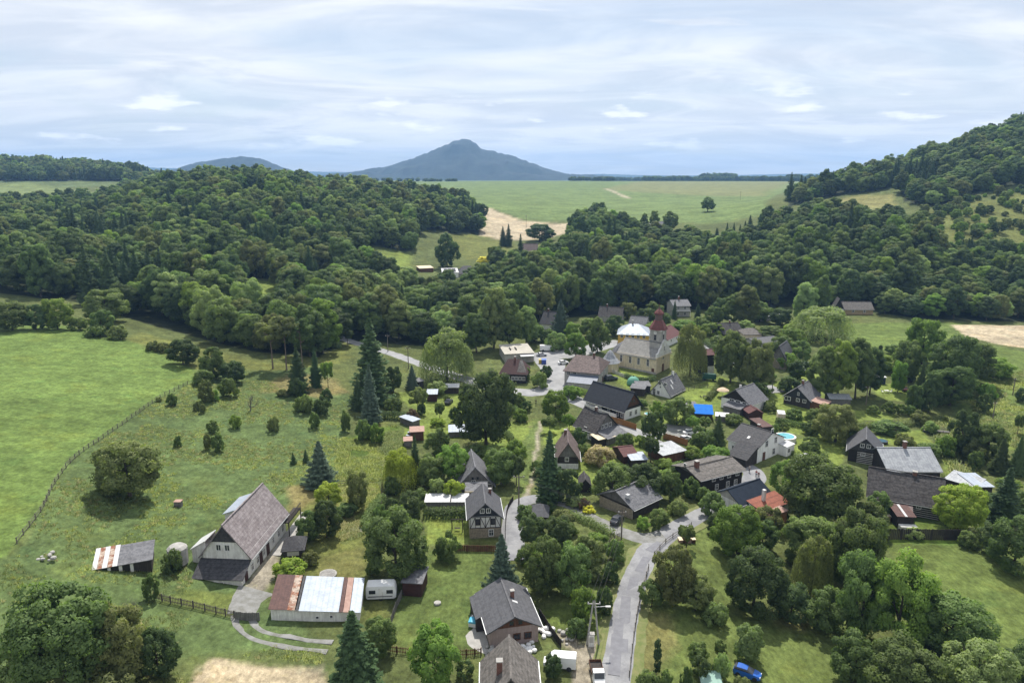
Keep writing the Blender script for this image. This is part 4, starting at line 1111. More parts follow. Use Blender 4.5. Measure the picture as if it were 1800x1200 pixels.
def shed(name, label, cat, A, B, D, hf, hb, wall, roof, over=.25, group=None, side=None, zb=-.5):
    """small lean-to shed: front height hf, rear height hb"""
    a, b, X, Y, Ln = frame_of(A, B)
    z0 = min(a.z, b.z)
    if hf > 30: hf = vz(a, hf) - z0
    if hb > 30: hb = vz(a + Y * D, hb) - z0
    root = empty(name, (a.x, a.y, z0), math.atan2(X.y, X.x)); tag(root, label, cat, group)
    lo = min(hf, hb); MB().box(0, Ln, 0, D, zb, lo).build('wall', wall, root)
    w = MB(); zt = max(hf, hb) - .1; yh, yl = (D, 0) if hb > hf else (0, D)
    for x in (0, Ln): w.poly([(x, yl, lo - .01), (x, yh, lo - .01), (x, yh, zt)])
    w.poly([(0, yh, lo - .01), (Ln, yh, lo - .01), (Ln, yh, zt), (0, yh, zt)]); w.build('upper_wall', wall, root)
    MB().slab([(-over, -over, hf), (Ln + over, -over, hf), (Ln + over, D + over, hb), (-over, D + over, hb)], .1).build('roof', roof, root)
    root['dims'] = (Ln, D, hf, hb)
    return root
def beams(root, segs, m, name='beam', w=.18):
    for a, b in segs: MB().bar(a, b, w, .08).build(name, m, root)

# ------------------------------------------------------------------ the houses, front to back
h = house('farmhouse', 'long white farmhouse with a huge pinkish-grey roof at the rough meadow', 'farmhouse', (440,1012), (503,934), 7.5, 4.4, 9.3, 'x', OLDWH, ETERNIT, OLDWH, .35, .7, sag=.18,
          wins=[('r',.5,2,.9,1.2)] + [('f',u,z,.8,1.1) for u in (.06,.2,.36,.62,.78,.9) for z in (.9,)] + [('f',u,3.1,.7,.9) for u in (.13,.33,.52,.86)], doors=[('f',.28,1.1,2.1),('f',.47,1.1,2.1)], doorm=WOODR)
Ln, D, hw, hr = h['dims']

g_ = MB(); g_.slab([(-.10, D*.5-2.3, 6.25),(-.10, D*.5+2.3, 6.25),(-.08, D*.5, hr-.15)], .06); g_.build('slate_gable_cladding', SLATE_D, h)
for u in (.36,.55): window(h, (0, D, 0), (0,-1,0), (-1,0,0), u*D, 4.75, .7, .95)
an = lean(h, -3.1, 0, -.05, D+.1, 1.6, 3.3, 'l', OLDWH, SLATE_D, .35, 'front_annex')
window(an, (-3.1, D, 0), (0,-1,0), (-1,0,0), D*.5, .35, 1.6, .6)
MB().box(-2.0,-.9,-.12,-.06,-.1,1.9).build('annex_door', WOODR, an)
bal = MB().box(13.5,19.5,-1.4,-.02,2.6,2.75); bal.build('balcony_floor', WOODV, h)
rail = MB()
for i in range(13): rail.box(13.5+i*.49,13.56+i*.49,-1.4,-1.34,2.75,3.7)
rail.box(13.5,19.5,-1.42,-1.32,3.7,3.8); rail.build('balcony_railing', WOODV, h)
for x in (13.6,19.4): MB().box(x-.08,x+.08,-1.38,-1.22,-.6,2.6).build('balcony_post', WOODV, h)
lean(h, 15.0, 21.5, D, D+3.6, 3.4, 4.8, 'b', OLDWH, METALB, .3, 'rear_annex')
lean(h, 1.0, 4.5, D, D+2.4, 4.2, 5.8, 'b', OLDWH, WHITEM, .2, 'rear_porch')
MB().box(7,23,-2.2,-.1,-.06,.06).build('stone_terrace', CONC, h)

s_ = shed('open_shed', 'low open-fronted shed with patched white and grey roof left of the farmhouse', 'shed', (166,1000), (268,1005), 5.0, 2.3, 2.9, WOODV, SLATE_G, .3)
Ln = s_['dims'][0]
for i in range(5): MB().slab([(-.35+i*Ln*.09, -.36, 2.36), (-.38+(i+1)*Ln*.09, -.36, 2.36), (-.38+(i+1)*Ln*.09, 5.35, 3.0), (-.35+i*Ln*.09, 5.35, 3.0)], .05).build('roof_sheet', RUSTED if i in (1,3) else WHITEM, s_)
for x in (.02,.22,.42,.62): MB().box(x*Ln, x*Ln+.45, -.12, -.02, -.5, 2.2).build('post', OLDWH, s_)
for x0, x1 in ((.07,.21),(.27,.41),(.48,.61)): MB().box(x0*Ln, x1*Ln, -.06, -.015, -.3, 1.95).build('bay_shade_panel', mat('painted_bay_shade', (.03,.027,.024), (.02,.018,.016), 1), s_)  # dark panels on the solid wall paint the shade inside the open bays
MB().lathe([(1.5,-.5),(1.55,2.2),(1.1,2.6),(.1,2.7)], 12, (Ln+3.6, 2.4)).build('silo', CONC, s_)

a_, b_, X_, Y_, Ln = frame_of((477,1089), (632,1091)); h = empty('long_barn', (a_.x, a_.y, min(a_.z, b_.z)), math.atan2(X_.y, X_.x)); D = 6.6
tag(h, 'whitewashed barn with brown and pale blue metal roof beside the gate', 'barn')
zf = lambda u: 3.0 - 1.35 * u
wb = MB()
for y_, dz in ((0, 0), (D, 1.15)): wb.poly([(0, y_, -.6), (Ln, y_, -.6), (Ln, y_, zf(1) + dz), (0, y_, zf(0) + dz)])
for u in (0, 1): wb.poly([(u*Ln, 0, -.6), (u*Ln, D, -.6), (u*Ln, D, zf(u) + 1.15), (u*Ln, 0, zf(u))])
wb.build('wall', OLDWH, h)
for i, (u0, u1, m, rise) in enumerate([(-.02,.19,RUSTBR,.16),(.19,.275,RUSTED,.14),(.285,.31,SLATE_D,.06),(.318,.77,METALB,.05),(.775,.815,RUSTBR,.05),(.82,.89,PINKT,.05),(.895,1.02,METALB,.05)]):
    MB().slab([(u0*Ln, -.35, zf(u0)+rise-.04), (u1*Ln, -.35, zf(u1)+rise-.04), (u1*Ln, D+.35, zf(u1)+rise+1.22), (u0*Ln, D+.35, zf(u0)+rise+1.22)], .06).build('roof_sheet', m, h)
for u in (.52,.68): window(h, (0,0,0), (1,0,0), (0,-1,0), u*Ln, .9, .35, .35, panes=1)

shed('garden_shed', 'small dark red shed with flat grey roof beside the caravan', 'shed', (708,1046), (741,1049), 4.2, 2.5, 2.8, WOODR, SLATE_G)
house('cottage', 'newly roofed dark grey cottage with brown wooden gable at the fenced lawn', 'house', (862,1139), (946,1127), 9.5, 2.9, 1081, 'y', PINKPL, SLATE_M, WOODB, .4, .55,
      wins=[('f',.55,.9,.85,.85),('f',.78,.9,.85,.85)], chim=[(.55,.62,.5,1.0)], winm=WOODB, sky_=[(.42,.72,.5,.8)])
h = bpy.data.objects['cottage']; Ln, D, hw, hr = h['dims']
for u in (.44,.62): window(h, (0,0,0), (1,0,0), (0,-1,0), u*Ln, hw+.35, .6, .7, WOODB, 1)
lean(h, -1.3, 0, 4.0, D, 2.2, 2.9, 'l', WOODV, SLATE_M, .15, 'side_shed')
MB().box(-3.0,-.1,-1.2,D+1.2,-.4,.05).build('concrete_apron', CONC, h)
house('barn_house', 'steep brown-grey roof with brick chimney at the bottom edge beside the white van', 'house', (850,1262), (946,1262), 7.9, 2.5, 5.9, 'y', WOODV, BROWNG, WOODV, .3, .5, chim=[(.35,.30,.7,1.6)])

h = house('timbered_house', 'half-timbered house with white braced panels over a stone ground floor', 'house', (826,946), (881,943), 8.2, 4.3, 883, 'y', BEAMW, SLATE_M, SLATE_N, .4, .5, low=1.95, lowm=STONE,
      wins=[('f',.68,.45,.75,1.15)], chim=[(.78,.72,.5,.9)])
Ln, D, hw, hr = h['dims']
for u in (.40,.60): window(h, (0,0,0), (1,0,0), (0,-1,0), u*Ln, hw+.75, .62, .75)
for u in (.26,.74): window(h, (0,0,0), (1,0,0), (0,-1,0), u*Ln, 2.75, .75, 1.0, WOODD)
y = -.03; zb_, zt_ = 2.05, 4.2
for u in (.02,.18,.34,.5,.66,.82,.98): beams(h, [((u*Ln, y, zb_), (u*Ln, y, zt_))], WOODD)
for a_, b_ in (((.0,y,2.05),(1,y,2.05)),((0,y,4.2),(1,y,4.2))): beams(h, [((a_[0]*Ln, y-.01, a_[2]), (b_[0]*Ln, y-.01, b_[2]))], WOODD)
for u0, u1 in ((.02,.18),(.50,.34),(.50,.66),(.98,.82)): beams(h, [((u0*Ln, y-.02, zb_), (u1*Ln, y-.02, zt_))], WOODD, 'brace')
MB().box(Ln+.01, Ln+.05, -.0, D, 1.95, hw-.05).build('side_cladding', WOODV, h)
s_ = shed('long_canopy', 'long low shed with bright white roof left of the half-timbered house', 'shed', (748,899), (822,899), 3.2, 2.2, 2.4, WOODG, WHITEM, .2)
MB().box(s_['dims'][0]*.59, s_['dims'][0]*.61, -.25, 3.45, 2.3, 2.56).build('roof_joint', SLATE_D, s_)

h = house('log_house', 'old grey log house with broad shingle roof and latticed gable', 'house', (804,866), (867,863), 9.5, 850, 820, 'y', WOODG, SLATE_G, WOODG, .4, .4, wins=[('f',.45,1.9,.7,.8)], chim=[(.45,.22,.55,1.2)])
Ln, D, hw, hr = h['dims']
for u in (.43,.57): window(h, (0,0,0), (1,0,0), (0,-1,0), u*Ln, hw+1.2, .45, .6, WOODG, 1)
beams(h, [((.0,-.04,hw),(Ln,-.04,hw)), ((Ln*.12,-.04,hw+.7),(Ln*.88,-.04,hw+.7)), ((Ln*.03,-.04,hw-1.3),(Ln*.03,-.04,hw)), ((Ln*.97,-.04,hw-1.3),(Ln*.97,-.04,hw)), ((Ln*.28,-.04,hw+.05),(Ln*.36,-.04,hw+.7)), ((Ln*.72,-.04,hw+.05),(Ln*.64,-.04,hw+.7))], BEAMW, 'gable_board', .12)
s_ = shed('porch_shed', 'grey board lean-to with cream roof edge in front of the log house', 'shed', (819,882), (856,882), 3.2, 2.5, 2.9, WOODG, SLATE_G, .2)
MB().box(-.22, s_['dims'][0]+.22, -.30, -.24, 2.25, 2.6).build('fascia', CREAM, s_)

h = house('steep_cottage', 'narrow cottage with steep brown roof behind the tall dark conifer', 'house', (980,823), (1016,824), 9.0, 803, 777, 'y', LOGD, BROWNR, WOODG, .5, .6, low=1.3, lowm=OLDWH, wins=[('f',.45,1.9,.7,.8)], chim=[(.8,.4,.6,1.0)])
h = house('dark_log_house', 'weathered dark log house with patched shingle roof and two white windows', 'house', (1011,757), (1047,777), (1083,757), 757, 726, 'x', LOGD, BLACKR, WOODG, .5, .6, low=1.6, lowm=OLDWH, wins=[('r',.3,3.1,.8,.9),('r',.48,3.1,.8,.9),('r',.68,3.1,.8,.9),('f',.5,2.2,.7,.8),('f',.75,.4,.6,.7)], chim=[(.45,.55,.6,.9)], sag=.35)
Ln, D, hw, hr = h['dims']
lean(h, Ln, Ln+3.6, .4, D-.5, 1.9, 3.0, 'r', WOODG, SLATE_G, .4, 'side_porch')
shed('timber_porch', 'pale lean-to porch in front of the weathered dark log house', 'shed', (1052,786), (1080,779), 3, 2.0, 2.4, WOODV, CREAM)

h = house('slate_log_house', 'long log house with smooth black roof, brown gable and white corner', 'house', (1030,713), (1098,738), (1125,728), 717, 689, 'x', WOODD, SLATE_N, WOODB, .5, .9, wins=[('r',.35,.7,.8,1.2),('r',.7,.7,.8,1.2),('f',.82,.6,.7,1.3),('f',.93,.6,.7,1.3),('f',.6,.6,.7,1.3)], chim=[(.75,.7,.7,.7)])
Ln, D, hw, hr = h['dims']
MB().box(Ln-.3, Ln+.06, -.03, D+.03, -.6, 2.6).build('whitewashed_corner', WHITE, h)
MB().box(-.05, Ln*.42, -.06, -.01, -.6, 1.9).build('whitewashed_front', OLDWH, h)
for u in (.35,.7): window(h, (Ln+.06,0,0), (0,1,0), (1,0,0), u*D, .7, .8, 1.2)
for u in (.42,.58): window(h, (Ln,0,0), (0,1,0), (1,0,0), u*D, hw+.9, .6, .7, WOODB, 1)
MB().box(.5, Ln*.86, -1.2, -1.05, .2, 1.4).build('fence_panel', OLDWH, h)

h = house('inn', 'broad inn with brown half-hipped roof facing the square', 'house', (992,676), (1052,680), (1069,664), 655, 627, 'x', GREYPL, BROWNR, SLATE_D, .5, .6, hip=.16, wins=[('f',.12,3.2,.9,1.0),('f',.3,3.2,.9,1.0),('f',.12,.8,.9,1.0),('r',.35,2.6,.7,1.0),('r',.6,2.6,.7,1.0)], chim=[(.7,.5,.6,1.0)], doors=[('r',.4,1.0,2)])
Ln, D, hw, hr = h['dims']
lean(h, Ln*.2, Ln*.98, -4.4, 0, 2.1, 3.6, 'f', GREYPL, mat('blue_grey_sheet', (.16,.18,.23), (.13,.15,.19), 1, .55, wave=('X',.8,.1)), .3, 'front_extension')
h = house('hipped_log_house', 'black log house with maroon half-hipped roof and white-framed windows', 'house', (880,672), (925,674), 8.0, 655, 631, 'x', WOODD, mat('dark_maroon_roof', (.085,.042,.038), (.06,.034,.032), 1.8, .8, 6, wave=('Z',.3,.2), streak=.2), GREYPL, .5, .6, hip=.22, ref='m', wins=[('f',u,1.1,.75,1.0) for u in (.12,.3,.48,.62,.76,.90)], chim=[(.5,.5,.6,.8)])
Ln, D, hw, hr = h['dims']
MB().slab([(Ln*.62,-.64,hw-.55),(Ln+.52,-.64,hw-.55),(Ln*.78+.02,D*.5-.0,hr+.06),(Ln*.70,D*.5-.8,hr-.2)], .05).build('weathered_roof_patch', BROWNG, h)
h = shed('village_shop', 'flat beige-roofed shop beside the parked van on the square', 'shop', (888,638), (938,636), 12, 3.4, 3.9, GREYPL, mat('beige_felt_roof', (.46,.43,.37), (.36,.34,.29), .5, .9, 7), .3)
MB().box(h['dims'][0]*.5, h['dims'][0]*.98, -2.6, -.05, 2.7, 2.9).build('white_canopy', WHITEM, h)
for x in (.52,.96): MB().box(h['dims'][0]*x-.06, h['dims'][0]*x+.06, -2.5, -2.38, -.3, 2.7).build('canopy_post', STEEL, h)
for x in (.25,.45): MB().box(h['dims'][0]*x, h['dims'][0]*x+.35, 4, 7, 3.6, 4.1).build('roof_duct', DARKM, h)

# church
ch = house('church', 'cream baroque church with grey roof and a red onion-capped tower', 'church', (1085,649), (1152,658), (1177,651), 629, 603, 'x', CREAM, mat('pale_slate_roof', (.30,.29,.265), (.215,.205,.19), .8, .85, 7, wave=('Z',.4,.12), streak=.15), CREAM, .2, .5,
           wins=[('f',u,2.4,.8,2.2) for u in (.10,.34,.56,.80)] + [('r',.5,4.2,.8,1.7)], doors=[('r',.5,1.3,2.6),('f',.93,.9,1.9)], winm=OLDWH)
Ln, D, hw, hr = ch['dims']
MB().box(-.25, Ln+.25, -.28, -.02, hw-.45, hw-.12).build('cornice', CREAM, ch)
MB().box(-.25, -.02, -.02, D, hw-.45, hw-.12).build('cornice', CREAM, ch)
MB().box(-.12, Ln+.12, -.12, -.045, -.6, .7).build('stone_plinth', GREYPL, ch)
for u in (.0,.22,.45,.68,.985): MB().box(u*Ln, u*Ln+.45, -.10, -.03, .7, hw-.45).build('pilaster', CREAM, ch)
apse = MB(); apse.lathe([(D*.42,-.6),(D*.42,hw-.6)], 10, (0, D/2)); apse.build('apse', CREAM, ch)
ar = MB(); ar.lathe([(D*.42+.5,hw-.75),(D*.3,hw+1.2),(.1,hr-.8)], 10, (0, D/2)); ar.build('apse_roof', SLATE_G, ch)
# stepped west front
ft = MB()
prof = [(0,hw),(0,hw+1.2),(D*.12,hw+1.4),(D*.2,hw+2.6),(D*.28,hw+3.0),(D*.36,hr+.5),(D*.5,hr+1.3),(D*.64,hr+.5),(D*.72,hw+3.0),(D*.8,hw+2.6),(D*.88,hw+1.4),(D,hw+1.2),(D,hw)]
k = len(ft.v); n_p = len(prof)
ft.v += [(Ln-.25, s, z) for s, z in prof] + [(Ln+.3, s, z) for s, z in prof]
ft.f += [tuple(range(n_p-1,-1,-1)), tuple(range(n_p, 2*n_p))] + [(i, (i+1)%n_p, n_p+(i+1)%n_p, n_p+i) for i in range(n_p)]
ft.build('curved_gable', OLDWH, ch)
window(ch, (Ln+.3,0,0), (0,1,0), (1,0,0), D*.5, hw+1.6, .7, 1.4)
MB().box(Ln-.1, Ln+.42, -.3, D+.3, hw-.4, hw+.05).build('front_cornice', CREAM, ch)
# tower astride the ridge at the west end
tw = 4.0; tx, ty = Ln-2.3, D/2; tz = vz(at(1155,655), 583) - ch.location.z
tx0 = tx - tw/2; ty0 = ty - tw/2
tow = MB().box(tx0, tx0+tw, ty0, ty0+tw, hw-.5, tz); to = tow.build('tower', GREYPL, ch)
MB().box(tx0-.18, tx0+tw+.18, ty0-.18, ty0+tw+.18, tz-4.0, tz-3.75).build('tower_band', SLATE_G, to)
MB().box(tx0-.25, tx0+tw+.25, ty0-.25, ty0+tw+.25, tz-.15, tz+.25).build('tower_cornice', OLDWH, to)
for (o_, ux, out) in (((tx0,ty0,0),(1,0,0),(0,-1,0)), ((tx0+tw,ty0,0),(0,1,0),(1,0,0)), ((tx0,ty0+tw,0),(0,-1,0),(-1,0,0))):
    window(to, o_, ux, out, tw/2, tz-3.3, .9, 1.8, GREYPL, 1, 'belfry_window')
    cl = MB().lathe([(.62,0),(.62,.06)], 16); c_ = cl.build('clock_face', BEAMW, to)
    p = Vector(o_) + Vector(ux)*tw/2 + Vector(out)*.02; c_.location = (p.x, p.y, tz-.75); c_.rotation_euler = (R(90), 0, math.atan2(ux[1], ux[0]))
REDC = mat('red_copper_roof', (.17,.052,.042), (.115,.045,.040), 1.2, .6, 6, streak=.2)
s2 = tw*.5*1.414
on = MB(); on.lathe([(s2+.35,tz+.2),(s2*.98,tz+1.1),(s2*.78,tz+2.0),(s2*.62,tz+2.7),(s2*.52,tz+3.2)], 8, (tx,ty), math.pi/8); on.build('onion_dome', REDC, to)
on = MB(); on.lathe([(s2*.44,tz+3.2),(s2*.44,tz+5.2)], 8, (tx,ty), math.pi/8); on.build('lantern', mat('lantern_wood', (.16,.10,.085), (.12,.075,.065), 2), to)
on = MB(); on.lathe([(s2*.58,tz+5.2),(s2*.56,tz+5.7),(s2*.34,tz+6.4),(s2*.14,tz+6.9),(.07,tz+7.6),(.04,tz+9.0)], 8, (tx,ty), math.pi/8); on.build('spire', REDC, to)
# small round chapel by the apse
cp = at(1062,655); c_ = empty('chapel', cp); tag(c_, 'small round chapel with pale tent roof at the church apse', 'chapel')
MB().lathe([(3.1,-.5),(3.1,3.2)], 8, (2.2, 3.0)).build('wall', CREAM, c_); MB().lathe([(3.7,3.0),(2.2,4.4),(.9,6.4),(.08,7.2)], 8, (2.2, 3.0)).build('roof', METAL, c_)

house('rectory', 'yellow rectory with pale hipped metal roof behind the church', 'house', (1086,604), (1140,606), 13, 588, 569, 'x', YELLOW, METALB, None, .5, .6, hip=.36, ref='m', wins=[('f',u,2.6,.9,1.5) for u in (.12,.3,.48,.66,.84)], chim=[(.45,.5,.6,1.3)], chm=GREYPL)
house('slate_house', 'grey slate-roofed house peeping out behind the yellow rectory', 'house', (1104,583), (1132,585), 9, 575, 557, 'x', GREYPL, SLATE_G, None, .4, .5)
house('maroon_roof_house', 'white building with maroon tiled roof right of the church tower', 'house', (1172,610), (1196,598), 9, 585, 571, 'x', WHITE, REDBR, None, .4, .5, wins=[('f',.3,1.4,.8,1.1),('f',.7,1.4,.8,1.1)])
h = house('forest_villa', 'two-storey grey villa with railed balcony at the edge of the dark wood', 'house', (1183,557), (1212,556), 9, 536, 526, 'x', GREYPL, SLATE_G, GREYPL, .4, .7, wins=[('f',.3,3.4,1.0,1.2),('f',.7,3.4,1.0,1.2),('f',.3,.8,1.0,1.2),('f',.7,.8,1.0,1.2)], chim=[(.5,.5,.6,1.4)])
Ln = h['dims'][0]; MB().box(0, Ln, -1.3, -.01, 2.8, 2.95).build('balcony_floor', WHITE, h); MB().box(0, Ln, -1.3, -1.22, 3.6, 3.72).build('balcony_rail', WHITE, h)
for x in (0.05, Ln-.2): MB().box(x, x+.15, -1.25, -1.1, -.5, 2.8).build('balcony_post', WHITE, h)
house('wooded_cottage', 'dark-roofed cottage with white gable edge under the silvery tall trees', 'house', (950,578), (972,580), 9, 569, 548, 'x', WHITE, SLATE_D, WHITE, .4, .5, chim=[(.3,.5,.5,1.0)])
house('gabled_cottage', 'dim dark cottage with two gables among trees below the wood', 'house', (1052,565), (1092,567), 8, 556, 540, 'x', GREYPL, BLACKR, WOODV, .4, .5, wins=[('f',.75,1.5,.8,1),('f',.5,1.5,.8,1)], chim=[(.3,.5,.5,1.0)])
h = house('bell_tower_hut', 'tall dark wooden hut with maroon cap roof right of the church', 'tower', (1230,656), (1254,655), 5, 622, 613, 'x', WOODD, REDBR, WOODD, .4, .4)
MB().box(h['dims'][0]*.55, h['dims'][0]+.05, -.06, -.02, -.4, 2.4).build('white_base', OLDWH, h)
h = house('white_house', 'modern white gabled house with grey roof and two roof windows', 'house', (1177,700), (1203,693), ('l',1144,695), 684, 667, 'x', WHITE, SLATE_G, WHITE, .25, .4, ref='l',
          wins=[('l',u,3.6,.75,.9) for u in (.45,.75)] + [('l',.4,.6,.7,1.0),('l',.18,.1,.7,1.9)], chim=[(.8,.5,.5,.9)], sky_=[(.35,.35,.6,.9),(.5,.62,.6,.9)], chm=WHITE)
MB().box(h['dims'][0]*.25, h['dims'][0]+.03, -.05, -.01, -.3, h['dims'][2]-.05).build('board_cladding', WOODV, h)
window(h, (0,h['dims'][1],0), (0,-1,0), (-1,0,0), h['dims'][1]*.5, h['dims'][2]+1.5, .4, .5)
h = house('black_gable_house', 'house with black gable and pale silver roof above a grey porch', 'house', (1267,715), (1316,729), 9.0, 710, 684, 'y', WHITE, SLATE_G, WOODD, .4, .5, wins=[('f',.38,2.7,1.3,.6),('f',.6,2.7,1.3,.6),('f',.82,2.7,1.0,.6)], chim=[(.5,.35,.5,1.0)], chm=WHITE)
Ln, D, hw, hr = h['dims']; lean(h, Ln*.3, Ln*.88, -3.0, 0, 2.0, 2.7, 'f', WOODG, SLATE_G, .3, 'front_porch')
h = house('slate_gable_house', 'house with dark slate gable, white-framed windows and brown side porch', 'house', (1377,708), (1422,719), 8.5, 703, 680, 'y', WOODV, SLATE_G, SLATE_N, .4, .5, wins=[('f',.55,1.7,.8,.8),('f',.8,1.7,.8,.8),('f',.15,1.5,1.6,1.0)], chim=[(.5,.5,.55,1.0)])
Ln, D, hw, hr = h['dims']; lean(h, Ln, Ln+4.2, .5, 5.5, 1.9, 2.6, 'r', WOODB, PINKT, .2, 'side_porch'); window(h, (0,0,0), (1,0,0), (0,-1,0), Ln*.55, hw+.8, .5, .8)
h = house('big_white_house', 'large white house with sweeping dark roof beside the round pool', 'house', (1279,800), (1330,814), (1376,804), 786, 759, 'x', WHITE, SLATE_D, WHITE, .3, .5,
          wins=[('r',.32,3.3,.95,1.4),('r',.66,3.3,.95,1.4),('r',.62,.6,.95,1.4),('r',.5,6.3,.7,.9),('f',.2,1.6,.8,.8)], chim=[(.45,.62,.6,.9)], doors=[('r',.25,1.0,2.1)], sky_=[(.52,.35,.6,.8)])
Ln, D, hw, hr = h['dims']
lean(h, Ln*.42, Ln-.02, -4.4, 0, 1.9, hw+.5, 'f', WOODV, SLATE_D, .3, 'carport')
ba = lean(h, Ln, Ln+2.2, D*.80, D+1.2, 2.5, 2.8, 'r', WHITE, WHITEM, .15, 'bay')
window(ba, (Ln+2.2, D*.80, 0), (0,1,0), (1,0,0), .9, .9, .9, 1.0)
h = house('black_log_house', 'long black log house with brown-grey roof and white windows beside the lane', 'house', (1229,868), (1303,852), 8.0, 3.9, 811, 'x', WOODD, BROWNG, WOODG, .6, .7, ref='m', sag=.18, wins=[('f',u,2.6,.8,.9) for u in (.32,.5,.68,.88)] + [('f',u,.5,.7,1.1) for u in (.4,.66,.85)] + [('l',.4,4.6,.6,.8)], chim=[(.16,.42,.8,1.3)])
h = house('red_extension_house', 'house with blue-black roof and red tiled extension below the lane', 'house', (1300,904), (1354,887), 6.6, 2.6, 841, 'x', OLDWH, mat('blue_black_sheet', (.026,.034,.050), (.020,.027,.040), 1, .8, spec=.1, wave=('X',.5,.15)), GREYPL, .3, .4, ref='r')
Ln, D, hw, hr = h['dims']
ex = lean(h, Ln*.22, Ln+.5, -3.8, 0, 2.1, 3.0, 'f', WHITE, REDTILE, .4, 'red_roofed_extension')
for i in range(4): window(ex, (Ln*.22,-3.8,0), (1,0,0), (0,-1,0), .9+i*1.6, .8, .8, .9, WOODB, 1)
MB().box(Ln*.55-.3, Ln*.55+.3, -1.7, -1.1, 2.2, 5.0).build('tall_chimney', OLDWH, h)
shed('terrace_hut', 'small orange-walled hut with pale pink flat roof below the red extension', 'shed', (1346,925), (1382,917), 4.0, 2.5, 2.7, WOODO, PINKT)
h = house('stone_barn', 'stone barn with grey shingle roof and board gable beside the road bend', 'barn', (1112,913), (1158,893), 8.5, 2.7, 861, 'x', WOODV, SLATE_G, WOODG, .4, .5, ref='l', sag=.2)
Ln, D, hw, hr = h['dims']
MB().box(-.06, -.01, -.02, D+.02, -.8, 2.3).build('stone_end_wall', STONE, h); MB().box(Ln*.05, Ln*.14, D*.2, D*.28, hw+1.2, hw+1.9).build('roof_light', WHITEM, h)

h = house('striped_log_house', 'black log house with pale chinked stripes and slate gable', 'house', (1490,809), (1546,820), 8.6, 797, 770, 'y', WOODD, SLATE_M, SLATE_D, .35, .5)
Ln, D, hw, hr = h['dims']
for u in (.40,.60): window(h, (0,0,0), (1,0,0), (0,-1,0), u*Ln, hw+.9, .7, .8)
for u in (.45,.80): window(h, (0,0,0), (1,0,0), (0,-1,0), u*Ln, hw-1.15, .8, .7)
for i in range(8):
    z = .2 + i*.42
    if z < hw-.2: MB().box(Ln*.27, Ln*.93, -.09, -.02, z, z+.14).build('chinking', CHINK, h)
beams(h, [((Ln/2,-.5,hr+.02),(Ln/2,D+.3,hr+.02))], BEAMW, 'white_ridge', .2)
h = house('zinc_barn', 'broad barn with pale zinc sheet roof behind the long dark farmhouse', 'barn', (1560,842), (1650,850), 11, 826, 786, 'x', WOODV, METAL, WOODV, .4, .4, chim=[(.52,.5,.7,1.4)])
h = house('long_log_farmhouse', 'very long dark shingle-roofed log farmhouse with pale chinked wall', 'farmhouse', (1524,893), (1652,915), 9.5, 3.6, 840, 'x', LOGD, BLACKR, LOGD, .5, .8, sag=.3, wins=[('f',u,2.0,.7,.7) for u in (.1,.22,.55,.7)], chim=[(.62,.52,.8,.5)])
Ln, D, hw, hr = h['dims']
for i in range(7):
    z = .3 + i*.42
    if z < hw-.3: MB().box(.1, Ln*.98, -.07, -.02, z, z+.11).build('chinking', CHINK, h)
MB().box(Ln*.15, Ln*.26, -.12, -.03, 0, 2.3).build('white_door', WHITE, h); MB().box(Ln*.33, Ln*.42, -.12, -.03, 0, 2.0).build('white_door', WHITE, h); MB().box(Ln*.5, Ln*.56, -.12, -.03, 0, 2.0).build('white_door', WHITE, h)
lean(h, Ln*.12, Ln*.6, -2.6, 0, 2.3, 2.8, 'f', WOODV, BROWNR, .2, 'veranda')
s_ = shed('long_white_shed', 'long low shed with streaky white roof right of the zinc barn', 'shed', (1660,858), (1712,874), 5.0, 2.4, 2.9, WOODV, METAL, .3)
shed('white_end_shed', 'low shed with bright white metal roof at the end of the farm', 'shed', (1714,874), (1742,874), 6.0, 2.6, 3.0, WOODV, METALB, .3)
s_ = shed('wood_store', 'small log store with brown roof and one white stripe before the long farmhouse', 'shed', (1576,926), (1605,926), 3.6, 2.4, 2.9, WOODV, RUSTBR, .3)
MB().slab([(s_['dims'][0]*.40,-.32,2.46),(s_['dims'][0]*.55,-.32,2.46),(s_['dims'][0]*.55,3.9,3.0),(s_['dims'][0]*.40,3.9,3.0)], .04).build('white_sheet', WHITEM, s_)
MB().box(.1, s_['dims'][0]+.2, -1.6, -.3, -.3, .9).build('white_bench_wall', OLDWH, s_)

# smaller buildings
shed('garden_hut', 'small brown garden hut with silver gabled roof on the bright lawn', 'shed', (751,706), (768,706), 3.4, 2.4, 2.8, WOODR, METALB)
shed('garden_hut', 'low grey-roofed hut behind the garden lawn by the spruces', 'shed', (728,683), (745,681), 3.2, 2.2, 2.4, WOODV, SLATE_G)
shed('log_shelter', 'low open shelter with white roof edge near the willow', 'shed', (782,692), (806,692), 3.2, 2.1, 2.3, WOODV, WHITEM)
shed('tool_shed', 'reddish tool shed with flat roof beside the wood stacks', 'shed', (722,774), (745,774), 3.4, 2.5, 2.6, WOODB, PINKT)
shed('hutch', 'small pale brown hutch below the reddish tool shed', 'shed', (711,786), (724,786), 2.4, 1.8, 1.9, WOODG, PINKT)
shed('blue_store', 'narrow blue-grey roofed store at the head of the wood stacks', 'shed', (726,752), (738,748), 5, 1.9, 2.1, WOODG, METALB)
shed('glass_frame', 'grey flat garden store under the big dark tree', 'shed', (790,768), (824,768), 4.0, 1.6, 2.0, WOODG, METALB)
shed('tarpaulin_shelter', 'shelter covered by a vivid blue tarpaulin', 'shelter', (1222,738), (1252,740), 4.4, 2.0, 3.2, WOODV, BLUET)
shed('lean_to_store', 'grey lean-to store beside the blue tarpaulin shelter', 'shed', (1202,727), (1226,727), 4.0, 2.0, 2.3, WOODG, SLATE_G)
